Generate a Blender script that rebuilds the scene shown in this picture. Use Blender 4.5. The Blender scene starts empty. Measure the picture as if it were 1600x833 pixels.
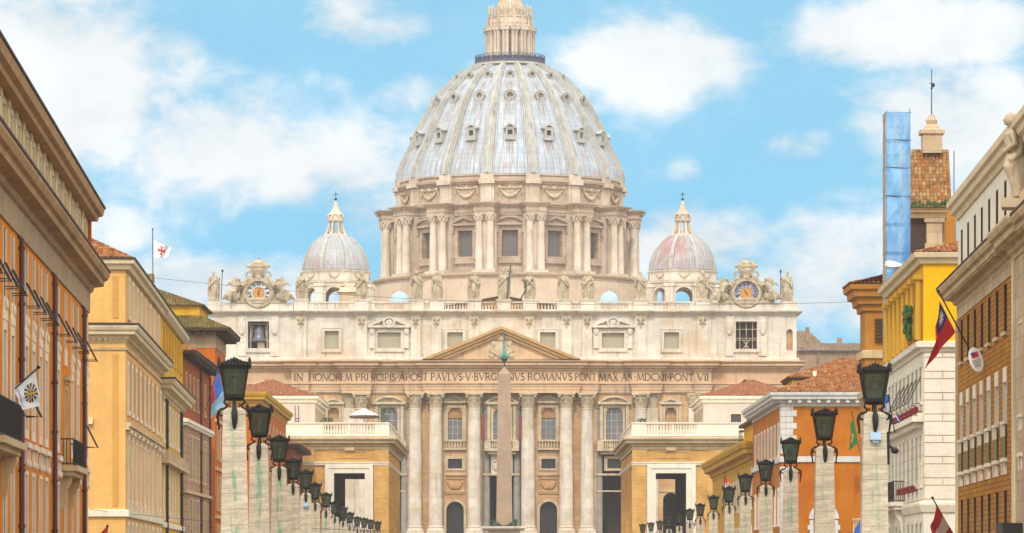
import bpy, math, random
from mathutils import Vector, Matrix
random.seed(7)
SC = bpy.context.scene
COL = SC.collection
PI = math.pi
F, CX, HY, EYE = 6310.0, 800.0, 888.0, 1.7      # focal length in pixels of the 1600 px photograph, street axis, horizon row, eye height

# ------------------------------------------------------------------ camera, sky, sun, exposure
cam_d = bpy.data.cameras.new('camera')
cam_d.sensor_width = 36.0
cam_d.lens = 36.0 * F / 1600.0
cam_d.shift_y = (HY - 416.5) / 1600.0
cam_d.clip_start = 1.0
cam_d.clip_end = 60000.0
cam = bpy.data.objects.new('camera', cam_d)
cam.location = (0, 0, EYE)
cam.rotation_euler = (PI / 2, 0, 0)
COL.objects.link(cam)
SC.camera = cam

SUN_EL, SUN_AZ = math.radians(44), math.radians(8)     # behind the camera, a little to its left
sun_d = bpy.data.lights.new('sun', 'SUN')
sun_d.energy = 2.4
sun_d.angle = math.radians(3)
sun_d.color = (1.0, 0.95, 0.89)
sun = bpy.data.objects.new('sun', sun_d)
SUN_DIR = Vector((-math.sin(SUN_AZ) * math.cos(SUN_EL), -math.cos(SUN_AZ) * math.cos(SUN_EL), math.sin(SUN_EL)))
sun.rotation_euler = SUN_DIR.to_track_quat('Z', 'Y').to_euler()
sun.location = (0, 0, 300)
COL.objects.link(sun)

vs = SC.view_settings
vs.view_transform = 'Standard'
vs.look = 'None'
vs.exposure = -0.1
vs.gamma = 1.0
vs.use_curve_mapping = False
SC.cycles.use_denoising = True
SC.cycles.max_bounces = 6
SC.cycles.diffuse_bounces = 3
SC.cycles.volume_bounces = 1
SC.cycles.transparent_max_bounces = 12

def make_world():
    w = bpy.data.worlds.new('World')
    SC.world = w
    w.use_nodes = True
    nt = w.node_tree
    nt.nodes.clear()
    N, Lk = nt.nodes.new, nt.links.new
    out = N('ShaderNodeOutputWorld')
    bg = N('ShaderNodeBackground')
    bg.inputs['Strength'].default_value = 0.15
    Lk(bg.outputs[0], out.inputs[0])
    tc = N('ShaderNodeTexCoord')
    # the Nishita sky, looked up higher above the horizon where it is clear blue
    up = N('ShaderNodeVectorMath'); up.operation = 'ADD'
    up.inputs[1].default_value = (0, 0, 0.55)
    Lk(tc.outputs['Generated'], up.inputs[0])
    nz = N('ShaderNodeVectorMath'); nz.operation = 'NORMALIZE'
    Lk(up.outputs[0], nz.inputs[0])
    sky = N('ShaderNodeTexSky')
    sky.sky_type = 'NISHITA'
    sky.sun_disc = False
    sky.sun_elevation = SUN_EL
    sky.sun_rotation = math.atan2(SUN_DIR.x, SUN_DIR.y)
    sky.air_density = 1.0
    sky.dust_density = 0.2
    sky.ozone_density = 1.6
    Lk(nz.outputs[0], sky.inputs['Vector'])
    tint = N('ShaderNodeMix'); tint.data_type = 'RGBA'; tint.blend_type = 'MULTIPLY'
    tint.inputs[0].default_value = 1.0
    Lk(sky.outputs[0], tint.inputs[6])
    tint.inputs[7].default_value = SKY_TINT
    # clouds: soft banks placed by direction, broken up with noise
    def noise(scale, detail, rough, vec, dist=0.0):
        n = N('ShaderNodeTexNoise')
        n.inputs['Scale'].default_value = scale
        n.inputs['Detail'].default_value = detail
        n.inputs['Roughness'].default_value = rough
        n.inputs['Distortion'].default_value = dist
        Lk(vec, n.inputs['Vector'])
        return n
    def math_n(op, a, b=None):
        m = N('ShaderNodeMath'); m.operation = op
        for i, q in enumerate((a, b)):
            if q is None: continue
            if isinstance(q, (int, float)): m.inputs[i].default_value = q
            else: Lk(q, m.inputs[i])
        return m.outputs[0]
    sc = N('ShaderNodeMapping'); sc.vector_type = 'POINT'
    sc.inputs['Scale'].default_value = (1.0, 1.0, 1.5)
    Lk(tc.outputs['Generated'], sc.inputs['Vector'])
    n1 = noise(26.0, 9.0, 0.56, sc.outputs[0], 0.25)
    n2 = noise(85.0, 8.0, 0.6, sc.outputs[0], 0.3)
    total = None
    for px, py, rx, ry, s in CLOUDS:
        u, v = (px - CX) / F, (HY - py) / F
        ln = math.sqrt(1 + u * u + v * v)
        d = N('ShaderNodeVectorMath'); d.operation = 'SUBTRACT'
        Lk(tc.outputs['Generated'], d.inputs[0])
        d.inputs[1].default_value = (u / ln, 1 / ln, v / ln)
        k = N('ShaderNodeVectorMath'); k.operation = 'MULTIPLY'
        Lk(d.outputs[0], k.inputs[0])
        k.inputs[1].default_value = (F / rx, 1.0, F / ry)
        l = N('ShaderNodeVectorMath'); l.operation = 'LENGTH'
        Lk(k.outputs[0], l.inputs[0])
        m = N('ShaderNodeMapRange'); m.interpolation_type = 'SMOOTHSTEP'
        m.inputs['From Min'].default_value = 1.35
        m.inputs['From Max'].default_value = 0.25
        m.inputs['To Min'].default_value = 0.0
        m.inputs['To Max'].default_value = s
        Lk(l.outputs['Value'], m.inputs['Value'])
        total = m.outputs[0] if total is None else math_n('MAXIMUM', total, m.outputs[0])
    # elsewhere in the sky: broken cloud, thickened out of view for fill light
    sp = N('ShaderNodeSeparateXYZ'); Lk(tc.outputs['Generated'], sp.inputs[0])
    far = N('ShaderNodeMapRange'); far.interpolation_type = 'SMOOTHSTEP'
    far.inputs['From Min'].default_value = 0.985
    far.inputs['From Max'].default_value = 0.95
    far.inputs['To Max'].default_value = 0.7
    Lk(sp.outputs['Y'], far.inputs['Value'])
    total = math_n('MAXIMUM', total, far.outputs[0])
    nn = math_n('ADD', math_n('MULTIPLY', math_n('SUBTRACT', n1.outputs['Fac'], 0.5), 2.3), math_n('MULTIPLY', math_n('SUBTRACT', n2.outputs['Fac'], 0.5), 1.1))
    dens = math_n('ADD', total, nn)
    mask = N('ShaderNodeMapRange'); mask.interpolation_type = 'SMOOTHSTEP'
    mask.inputs['From Min'].default_value = 0.06
    mask.inputs['From Max'].default_value = 0.9
    Lk(dens, mask.inputs['Value'])
    thin = math_n('ADD', math_n('MULTIPLY', mask.outputs[0], 0.74), 0.20)
    cl = N('ShaderNodeMix'); cl.data_type = 'RGBA'
    cs = N('ShaderNodeMapRange'); cs.inputs['From Min'].default_value = 0.32; cs.inputs['From Max'].default_value = 0.62
    Lk(n1.outputs['Fac'], cs.inputs['Value']); Lk(cs.outputs[0], cl.inputs[0])
    cl.inputs[6].default_value = tuple(c * 0.8 for c in CLOUD_COL[:3]) + (1,)
    cl.inputs[7].default_value = CLOUD_COL
    # unseen clouds toward the sun, behind the camera, are brightened as added fill light
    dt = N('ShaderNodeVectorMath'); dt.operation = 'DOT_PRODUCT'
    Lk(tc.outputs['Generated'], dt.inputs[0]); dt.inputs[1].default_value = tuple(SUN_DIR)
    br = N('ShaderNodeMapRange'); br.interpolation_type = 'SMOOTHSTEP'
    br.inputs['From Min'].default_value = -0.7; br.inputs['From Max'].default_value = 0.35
    br.inputs['To Min'].default_value = 1.0; br.inputs['To Max'].default_value = CLOUD_FILL
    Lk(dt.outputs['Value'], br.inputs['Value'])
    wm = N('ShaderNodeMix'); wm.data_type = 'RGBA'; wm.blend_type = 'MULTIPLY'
    wf = N('ShaderNodeMapRange'); wf.inputs['From Min'].default_value = 1.0; wf.inputs['From Max'].default_value = CLOUD_FILL
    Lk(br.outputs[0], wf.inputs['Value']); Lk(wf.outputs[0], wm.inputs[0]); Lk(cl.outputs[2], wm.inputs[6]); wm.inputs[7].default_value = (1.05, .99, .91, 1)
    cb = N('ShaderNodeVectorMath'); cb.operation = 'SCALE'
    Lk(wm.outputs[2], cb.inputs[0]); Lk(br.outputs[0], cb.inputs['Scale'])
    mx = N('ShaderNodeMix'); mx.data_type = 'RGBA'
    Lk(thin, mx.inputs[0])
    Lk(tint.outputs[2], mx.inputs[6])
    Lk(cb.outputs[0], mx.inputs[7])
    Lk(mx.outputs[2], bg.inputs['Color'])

SKY_TINT = (0.66, 2.42, 2.15, 1)
CLOUD_COL = (6.9, 7.1, 7.2, 1)
CLOUD_FILL = 2.6
CLOUDS = [  # column, row, half width, half height, strength
    (70, 120, 270, 180, 1.05), (330, 230, 180, 105, 0.85), (500, 262, 160, 85, 0.85), (270, 100, 130, 34, 0.55),
    (1040, 92, 165, 80, 0.95), (1420, 48, 250, 66, 1.0), (585, 24, 140, 56, 0.75), (330, 440, 240, 50, 0.95),
    (1085, 372, 150, 70, 0.9), (1310, 430, 150, 120, 0.9), (1490, 190, 200, 100, 0.85), (1250, 225, 70, 42, 0.6),
    (1240, 360, 110, 34, 0.5), (640, 145, 60, 34, 0.55), (180, 360, 70, 50, 0.6), (560, 330, 110, 60, 0.7),
    (1080, 270, 40, 24, 0.4), (1560, 300, 120, 60, 0.5)]
make_world()

# ------------------------------------------------------------------ pixel and depth to metres
def wx(px, d): return (px - CX) / F * d
def wz(py, d): return (HY - py) / F * d + EYE

# ------------------------------------------------------------------ mesh collecting
class MB:
    def __init__(s):
        s.v = []; s.f = []; s.sm = []; s.mi = []; s.uv = {}; s.m = 0; s.M = None; s.cuts = []
    def add(s, vs, fs, smooth=False, uv=None):
        b = len(s.v)
        M = s.M
        s.v.extend([tuple(M @ Vector(p)) for p in vs] if M is not None else [tuple(p) for p in vs])
        for f in fs:
            s.f.append([b + i for i in f]); s.sm.append(smooth); s.mi.append(s.m)
        if uv:
            for i, c in enumerate(uv): s.uv[b + i] = c
        return s
    def cut(s): s.cuts.append((len(s.v), len(s.f))); return s      # the next shapes are a separate piece
    def each(s, name, mat, parent=None, loc=(0, 0, 0), rz=0.0):        # one object per piece
        cs = [c for i, c in enumerate(s.cuts) if i + 1 == len(s.cuts) or s.cuts[i + 1] != c] + [(len(s.v), len(s.f))]
        for (v0, f0), (v1, f1) in zip(cs[:-1], cs[1:]):
            if v1 == v0: continue
            q = MB(); q.v = s.v[v0:v1]; q.f = [[i - v0 for i in f] for f in s.f[f0:f1]]; q.sm = s.sm[f0:f1]; q.mi = s.mi[f0:f1]
            q.build(name, mat, parent, loc, rz)
    def box(s, x0, x1, y0, y1, z0, z1):
        return s.add([(x0, y0, z0), (x1, y0, z0), (x1, y1, z0), (x0, y1, z0), (x0, y0, z1), (x1, y0, z1), (x1, y1, z1), (x0, y1, z1)],
                     [(3, 2, 1, 0), (4, 5, 6, 7), (0, 1, 5, 4), (1, 2, 6, 5), (2, 3, 7, 6), (3, 0, 4, 7)])
    def frustum(s, cx, cy, z0, z1, hx0, hy0, hx1, hy1):
        return s.add([(cx - hx0, cy - hy0, z0), (cx + hx0, cy - hy0, z0), (cx + hx0, cy + hy0, z0), (cx - hx0, cy + hy0, z0),
                      (cx - hx1, cy - hy1, z1), (cx + hx1, cy - hy1, z1), (cx + hx1, cy + hy1, z1), (cx - hx1, cy + hy1, z1)],
                     [(3, 2, 1, 0), (4, 5, 6, 7), (0, 1, 5, 4), (1, 2, 6, 5), (2, 3, 7, 6), (3, 0, 4, 7)])
    def prism(s, poly, y0, y1):            # polygon in x,z pushed along y
        n = len(poly)
        vs = [(x, y0, z) for x, z in poly] + [(x, y1, z) for x, z in poly]
        fs = [tuple(range(n)), tuple(range(2 * n - 1, n - 1, -1))]
        for i in range(n):
            j = (i + 1) % n
            fs.append((j, i, n + i, n + j))
        return s.add(vs, fs)
    def lathe(s, prof, n=24, c=(0, 0), a0=0.0, a1=2 * PI, smooth=True, uvs=None, cap=True):
        full = abs(a1 - a0 - 2 * PI) < 1e-6
        k = n if full else n + 1
        vs = []; uv = []
        ln = 0; pr = None
        for (r, z) in prof:
            if pr: ln += math.hypot(r - pr[0], z - pr[1])
            pr = (r, z)
            for i in range(k):
                a = a0 + (a1 - a0) * i / n
                vs.append((c[0] + r * math.cos(a), c[1] + r * math.sin(a), z))
                uv.append((a, ln))
        fs = []
        m = len(prof)
        for j in range(m - 1):
            for i in range(n):
                i2 = (i + 1) % k
                fs.append((j * k + i, j * k + i2, (j + 1) * k + i2, (j + 1) * k + i))
        if cap and full:
            fs.append(tuple(range(k - 1, -1, -1))); fs.append(tuple((m - 1) * k + i for i in range(k)))
        return s.add(vs, fs, smooth, uv if uvs else None)
    def tube(s, pts, r, n=6, smooth=True, flat=1.0):
        pts = [Vector(p) for p in pts]
        m = len(pts)
        rs = r if isinstance(r, (list, tuple)) else [r] * m
        vs = []
        for i, p in enumerate(pts):
            t = (pts[min(i + 1, m - 1)] - pts[max(i - 1, 0)])
            if t.length < 1e-9: t = Vector((0, 0, 1))
            t.normalize()
            a = Vector((0, 1, 0)) if abs(t.y) < 0.9 else Vector((1, 0, 0))
            u = t.cross(a).normalized(); w = t.cross(u)
            for k in range(n):
                an = 2 * PI * k / n
                vs.append(p + u * math.cos(an) * rs[i] + w * math.sin(an) * rs[i] * flat)
        fs = [(j * n + i, j * n + (i + 1) % n, (j + 1) * n + (i + 1) % n, (j + 1) * n + i) for j in range(m - 1) for i in range(n)]
        fs += [tuple(range(n - 1, -1, -1)), tuple((m - 1) * n + i for i in range(n))]
        return s.add(vs, fs, smooth)
    def ball(s, c, r, n=10, m=7, R=None):
        rx, ry, rz = r if isinstance(r, (tuple, list)) else (r, r, r)
        vs = []
        for j in range(m + 1):
            th = PI * j / m
            for i in range(n):
                a = 2 * PI * i / n
                p = Vector((rx * math.sin(th) * math.cos(a), ry * math.sin(th) * math.sin(a), -rz * math.cos(th)))
                if R is not None: p = R @ p
                vs.append(Vector(c) + p)
        fs = [(j * n + i, j * n + (i + 1) % n, (j + 1) * n + (i + 1) % n, (j + 1) * n + i) for j in range(m) for i in range(n)]
        return s.add(vs, fs, True)
    def sweep(s, path, prof, closed=False, caps=True):      # profile of (outward, z) along a footprint; outward is on the right-hand side
        n = len(path)
        P = [Vector(p) for p in path]
        offs = []
        for i in range(n):
            ns = []
            if i > 0 or closed:
                d = (P[i] - P[i - 1]).normalized(); ns.append(Vector((d.y, -d.x)))
            if i < n - 1 or closed:
                d = (P[(i + 1) % n] - P[i]).normalized(); ns.append(Vector((d.y, -d.x)))
            if len(ns) == 2:
                offs.append((ns[0] + ns[1]) / max(0.2, 1 + ns[0].dot(ns[1])))
            else: offs.append(ns[0])
        k = len(prof)
        vs = []
        for i in range(n):
            for o, z in prof:
                q = P[i] + offs[i] * o
                vs.append((q.x, q.y, z))
        fs = []
        for i in range(n if closed else n - 1):
            i2 = (i + 1) % n
            for j in range(k - 1):
                fs.append((i * k + j, i2 * k + j, i2 * k + j + 1, i * k + j + 1))
        if caps and not closed:
            fs.append(tuple(range(k - 1, -1, -1))); fs.append(tuple((n - 1) * k + j for j in range(k)))
        return s.add(vs, fs)
    def wall(s, x0, x1, z0, z1, ops=(), y=0.0, dep=0.4, back=False):     # wall in the plane y with real openings (x0,x1,z0,z1[,arch])
        xs = sorted(set([x0, x1] + [q for o in ops for q in o[:2] if x0 < q < x1]))
        zs = sorted(set([z0, z1] + [q for o in ops for q in o[2:4] if z0 < q < z1]))
        vs = []; fs = []
        def quad(a, b, c, d):
            i = len(vs); vs.extend([a, b, c, d]); fs.append((i, i + 1, i + 2, i + 3))
        for j in range(len(zs) - 1):
            i = 0
            while i < len(xs) - 1:
                zc = (zs[j] + zs[j + 1]) / 2
                def inside(q):
                    xc = (xs[q] + xs[q + 1]) / 2
                    return any(o[0] < xc < o[1] and o[2] < zc < o[3] for o in ops)
                if inside(i): i += 1; continue
                e = i
                while e + 1 < len(xs) - 1 and not inside(e + 1): e += 1
                quad((xs[i], y, zs[j]), (xs[e + 1], y, zs[j]), (xs[e + 1], y, zs[j + 1]), (xs[i], y, zs[j + 1]))
                i = e + 1
        for o in ops:
            a, b, c, d = o[:4]
            if len(o) > 4 and o[4]:
                r = (b - a) / 2; sp = d - r; xc = (a + b) / 2
                arc = [(xc - r * math.cos(PI * q / 16), sp + r * math.sin(PI * q / 16)) for q in range(17)]
                for q in range(16):
                    p, w = arc[q], arc[q + 1]
                    quad((p[0], y, p[1]), (w[0], y, w[1]), (w[0], y, d), (p[0], y, d))
                    quad((p[0], y, p[1]), (p[0], y + dep, p[1]), (w[0], y + dep, w[1]), (w[0], y, w[1]))
                top = sp
            else:
                top = d
                quad((a, y, d), (a, y + dep, d), (b, y + dep, d), (b, y, d))
            quad((a, y, c), (a, y + dep, c), (a, y + dep, top), (a, y, top))
            quad((b, y, top), (b, y + dep, top), (b, y + dep, c), (b, y, c))
            quad((a, y, c), (b, y, c), (b, y + dep, c), (a, y + dep, c))
        return s.add(vs, fs)
    def mesh(s, name, mats):
        me = bpy.data.meshes.new(name)
        me.from_pydata(s.v, [], s.f)
        for m in (mats if isinstance(mats, (list, tuple)) else [mats]): me.materials.append(m)
        me.polygons.foreach_set('use_smooth', s.sm)
        me.polygons.foreach_set('material_index', s.mi)
        if s.uv:
            l = me.uv_layers.new(name='UVMap')
            dat = [0.0] * (2 * len(me.loops))
            vi = [0] * len(me.loops)
            me.loops.foreach_get('vertex_index', vi)
            for i, q in enumerate(vi):
                c = s.uv.get(q, (0, 0)); dat[2 * i] = c[0]; dat[2 * i + 1] = c[1]
            l.data.foreach_set('uv', dat)
        me.update()
        if any(s.sm): me.set_sharp_from_angle(angle=math.radians(40))
        return me
    def build(s, name, mats, parent=None, loc=(0, 0, 0), rz=0.0, scale=None):
        o = bpy.data.objects.new(name, s.mesh(name, mats))
        COL.objects.link(o)
        if parent is not None: o.parent = parent
        o.location = loc
        o.rotation_euler = (0, 0, rz)
        if scale: o.scale = scale
        return o

def thing(name, label, cat, loc=(0, 0, 0), rz=0.0, group=None):
    o = bpy.data.objects.new(name, None)
    o.empty_display_size = 0.5
    COL.objects.link(o)
    o.location = loc; o.rotation_euler = (0, 0, rz)
    return tag(o, label, cat, group)
def tag(o, label, cat, group=None):
    o['label'] = label; o['category'] = cat
    if group: o['group'] = group
    return o
def struct(o, kind='structure'):
    o['kind'] = kind
    return o
def inst(src, parent, loc=None, rz=None, scale=None):       # a copy of one object with copies of its children
    c = src.copy(); COL.objects.link(c); c.parent = parent
    if loc is not None: c.location = loc
    if rz is not None: c.rotation_euler = (0, 0, rz)
    if scale is not None: c.scale = scale
    for ch in CHILDREN.get(src.name, []):
        inst(ch, c)
    return c
CHILDREN = {}
def note(src, *ch): CHILDREN.setdefault(src.name, []).extend(ch)
def copy_tree(o, parent=None):
    c = o.copy(); COL.objects.link(c); c.parent = parent
    for ch in list(o.children): copy_tree(ch, c)
    return c
def remesh(o, size, smooth=True):
    m = o.modifiers.new('remesh', 'REMESH'); m.mode = 'VOXEL'; m.voxel_size = size; m.use_smooth_shade = smooth
    return o

# ------------------------------------------------------------------ materials
def hexc(h, k=1.0):
    c = [int(h[i:i + 2], 16) / 255 for i in (0, 2, 4)]
    return tuple(min(1.0, k * (x / 12.92 if x <= 0.04045 else ((x + 0.055) / 1.055) ** 2.4)) for x in c) + (1,)
class NT:
    def __init__(s, name, rough=0.85, metal=0.0, spec=0.12):
        s.mat = bpy.data.materials.new(name); s.mat.use_nodes = True
        s.nt = s.mat.node_tree; s.b = s.nt.nodes['Principled BSDF']
        s.b.inputs['Roughness'].default_value = rough; s.b.inputs['Metallic'].default_value = metal
        s.b.inputs['Specular IOR Level'].default_value = spec
    def n(s, t): return s.nt.nodes.new(t)
    def l(s, a, b): s.nt.links.new(a, b)
    def coord(s, kind='Object', scale=(1, 1, 1), loc=(0, 0, 0)):
        t = s.n('ShaderNodeTexCoord'); m = s.n('ShaderNodeMapping')
        m.inputs['Scale'].default_value = scale; m.inputs['Location'].default_value = loc
        s.l(t.outputs[kind], m.inputs['Vector']); return m.outputs[0]
    def world(s, scale=(1, 1, 1)):
        t = s.n('ShaderNodeNewGeometry'); m = s.n('ShaderNodeMapping'); m.inputs['Scale'].default_value = scale
        s.l(t.outputs['Position'], m.inputs['Vector']); return m.outputs[0]
    def noise(s, vec, scale, detail=4, rough=0.55, out='Fac'):
        t = s.n('ShaderNodeTexNoise'); t.inputs['Scale'].default_value = scale; t.inputs['Detail'].default_value = detail
        t.inputs['Roughness'].default_value = rough; s.l(vec, t.inputs['Vector']); return t.outputs[out]
    def ramp(s, fac, a, b, va=0.0, vb=1.0):
        m = s.n('ShaderNodeMapRange'); m.interpolation_type = 'SMOOTHSTEP'
        m.inputs['From Min'].default_value = a; m.inputs['From Max'].default_value = b
        m.inputs['To Min'].default_value = va; m.inputs['To Max'].default_value = vb
        s.l(fac, m.inputs['Value']); return m.outputs[0]
    def mix(s, fac, a, b, mode='MIX'):
        m = s.n('ShaderNodeMix'); m.data_type = 'RGBA'; m.blend_type = mode
        for sock, q in ((0, fac), (6, a), (7, b)):
            if isinstance(q, (int, float)): m.inputs[sock].default_value = q
            elif isinstance(q, tuple): m.inputs[sock].default_value = q
            else: s.l(q, m.inputs[sock])
        return m.outputs[2]
    def brick(s, vec, c1, c2, mortar, w, h, ms=0.02, bias=0.0, off=0.5):
        t = s.n('ShaderNodeTexBrick')
        t.offset = off
        t.inputs['Scale'].default_value = 1.0; t.inputs['Brick Width'].default_value = w; t.inputs['Row Height'].default_value = h
        t.inputs['Mortar Size'].default_value = ms; t.inputs['Bias'].default_value = bias; t.inputs['Mortar Smooth'].default_value = 0.3
        for nme, c in (('Color1', c1), ('Color2', c2), ('Mortar', mortar)): t.inputs[nme].default_value = c
        s.l(vec, t.inputs['Vector']); return t
    def col(s, c):
        if isinstance(c, tuple): s.b.inputs['Base Color'].default_value = c
        else: s.l(c, s.b.inputs['Base Color'])
        return s
    def bump(s, h, strength=0.4, dist=0.05):
        b = s.n('ShaderNodeBump'); b.inputs['Strength'].default_value = strength; b.inputs['Distance'].default_value = dist
        s.l(h, b.inputs['Height']); s.l(b.outputs[0], s.b.inputs['Normal']); return s
def dk(c, k): return (c[0] * k, c[1] * k, c[2] * k, 1)

def stone(name, h, k=1.0, vary=0.25, streak=0.4, scale=0.5, rough=0.85, stain='5a4a3c', blocks=None, patch=None):
    """weathered stone or plaster: blotches, vertical rain streaks, optional block joints (w, h)"""
    m = NT(name, rough)
    base = hexc(h, k)
    v = m.world()
    vst = m.world((1.3, 1.3, 0.09))
    c = m.mix(m.ramp(m.noise(v, scale, 6, 0.62), 0.3, 0.7), dk(base, 1 - vary), dk(base, 1 + vary * 0.55))
    if patch:
        c = m.mix(m.ramp(m.noise(v, scale * 0.45, 5, 0.65), 0.5, 0.68, 0, 0.75), c, hexc(patch, k))
    c = m.mix(m.ramp(m.noise(v, scale * 9, 3, 0.6), 0.45, 0.8, 0, 0.22), c, dk(base, 0.5))
    c = m.mix(m.ramp(m.noise(vst, 1.0, 5, 0.65), 0.5, 0.78, 0, streak), c, hexc(stain, 0.8))
    h0 = m.noise(v, scale * 12, 4, 0.6)
    if blocks:
        g = m.n('ShaderNodeNewGeometry')
        s = m.n('ShaderNodeSeparateXYZ'); m.l(g.outputs['Position'], s.inputs[0])
        ad = m.n('ShaderNodeMath'); ad.operation = 'ADD'; m.l(s.outputs[0], ad.inputs[0]); m.l(s.outputs[1], ad.inputs[1])
        cb = m.n('ShaderNodeCombineXYZ'); m.l(ad.outputs[0], cb.inputs[0]); m.l(s.outputs[2], cb.inputs[1])
        br = m.brick(cb.outputs[0], (1, 1, 1, 1), (0.84, 0.82, 0.8, 1), (0.55, 0.52, 0.48, 1), blocks[0], blocks[1], blocks[2] if len(blocks) > 2 else 0.03)
        c = m.mix(blocks[3] if len(blocks) > 3 else 1.0, c, br.outputs['Color'], 'MULTIPLY')
    m.col(c).bump(h0, 0.35, 0.04)
    return m.mat
def plain(name, h, k=1.0, rough=0.6, metal=0.0, vary=0.12, scale=2.0, spec=0.35):
    m = NT(name, rough, metal, spec)
    base = hexc(h, k)
    m.col(m.mix(m.noise(m.world(), scale, 4), dk(base, 1 - vary), dk(base, 1 + vary)))
    return m.mat
def tiles(name, cols, k=1.0, moss=None, amt=.85):
    """clay roof tiles; UV counts columns and rows"""
    m = NT(name, 0.9)
    t = m.n('ShaderNodeTexCoord')
    fl = m.n('ShaderNodeVectorMath'); fl.operation = 'FLOOR'; m.l(t.outputs['UV'], fl.inputs[0])
    wn = m.n('ShaderNodeTexWhiteNoise'); wn.noise_dimensions = '2D'; m.l(fl.outputs[0], wn.inputs['Vector'])
    r = m.n('ShaderNodeValToRGB'); m.l(wn.outputs['Value'], r.inputs[0])
    el = r.color_ramp.elements
    while len(el) < len(cols): el.new(0.5)
    for i, h in enumerate(cols):
        el[i].position = i / (len(cols) - 1); el[i].color = hexc(h, k)
    c = m.mix(m.ramp(m.noise(m.world(), 1.6, 5, 0.65), 0.45, 0.7, 0, 0.45), r.outputs[0], hexc('4a3a2c', k))
    if moss: c = m.mix(m.ramp(m.noise(m.world(), 0.9, 5, 0.7), 0.42, 0.62, 0, amt), c, hexc(moss, k))
    m.col(c)
    return m.mat
# ------------------------------------------------------------------ palette
M = {}
M['facade'] = stone('facade_stone', 'dcb080', 0.80, 0.2, 0.5, 0.3, blocks=(3.4, 1.1, 0.03), patch='c98f5a')
M['entab'] = stone('entablature_stone', 'deb68e', 0.80, 0.16, 0.45, 0.25, patch='d09a70')
M['raking'] = stone('raking_cornice', 'd4a56c', 0.76, 0.12, 0.35, 0.2, patch='c08c58')
M['column'] = stone('column_travertine', 'ead8c3', 0.80, 0.18, 0.5, 0.4, blocks=(60.0, 1.9, 0.02, 0.7), patch='cdb48e')
M['attic'] = stone('attic_travertine', 'e9dcc9', 0.79, 0.16, 0.55, 0.28, patch='d6b897', stain='8a6f5a', blocks=(3.0, 1.05, 0.02, 0.4))
M['drum'] = stone('drum_stone', 'd6bca6', 0.74, 0.18, 0.45, 0.2, patch='b08a6c', blocks=(2.6, 0.9, 0.03), stain='6a5040')
M['drumcol'] = stone('drum_columns', 'dfcbb6', 0.78, 0.18, 0.35, 0.3, patch='c4a482')
M['trim'] = stone('carved_stone', 'dcc3a0', 0.74, 0.2, 0.5, 0.6, patch='b99a78', stain='6e5848')
M['statue'] = stone('statue_stone', 'd6c0a0', 0.68, 0.25, 0.55, 0.9, patch='b59c7c', stain='6a5a48')
M['panel'] = stone('relief_panel', 'cf9a64', 0.70, 0.15, 0.3, 0.4)
M['redmarble'] = plain('red_marble', '9a3a28', 0.8)
M['greycol'] = stone('grey_granite', 'a39c92', 0.7, 0.2, 0.3, 0.6)
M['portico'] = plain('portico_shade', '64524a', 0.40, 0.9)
M['door'] = plain('bronze_door', '4a3e3a', 0.6, 0.6)
M['glass'] = plain('window_glass', '7c8088', 0.6, 0.25, vary=0.25, scale=0.8, spec=0.5)
M['drumglass'] = plain('haze_paled_glass', '8a7a6e', 0.55, 0.4, vary=.25)  # pane colour paled to stand in for distance haze
M['glassd'] = plain('dark_glass', '3a3438', 0.6, 0.3, vary=0.3)
M['blind'] = plain('pale_window_cloth', 'b9ae94', 0.72, 0.8)
M['letter'] = plain('carved_letters', '5e4a3c', 0.55, 0.9)
M['bronze'] = plain('aged_bronze', '3c5248', 0.8, 0.5, 0.3)
M['patina'] = plain('green_patina', '63a896', 0.7, 0.6, vary=0.3, scale=3)
M['gold'] = plain('gilding', 'c98a36', 0.9, 0.35, 0.4)
M['dialwhite'] = plain('dial_enamel', 'e4e0d6', 0.85, 0.5)
M['dialblue'] = plain('dial_violet', '8f8ab0', 0.7, 0.6)
M['black'] = plain('black_iron', '1c1a1a', 1.0, 0.5, 0.2)
M['rail'] = plain('railing_paint', '565a70', 0.8, 0.6)
M['clothblue'] = plain('visitor_clothes', '5a5f80', 0.8, 0.9, vary=0.6, scale=1.5)
M['skylight'] = plain('skylight_lead', 'a9c8dc', 0.8, 0.5)
M['nave'] = stone('nave_plaster', 'd8bfa6', 0.74, 0.15, 0.4, 0.15)

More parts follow.
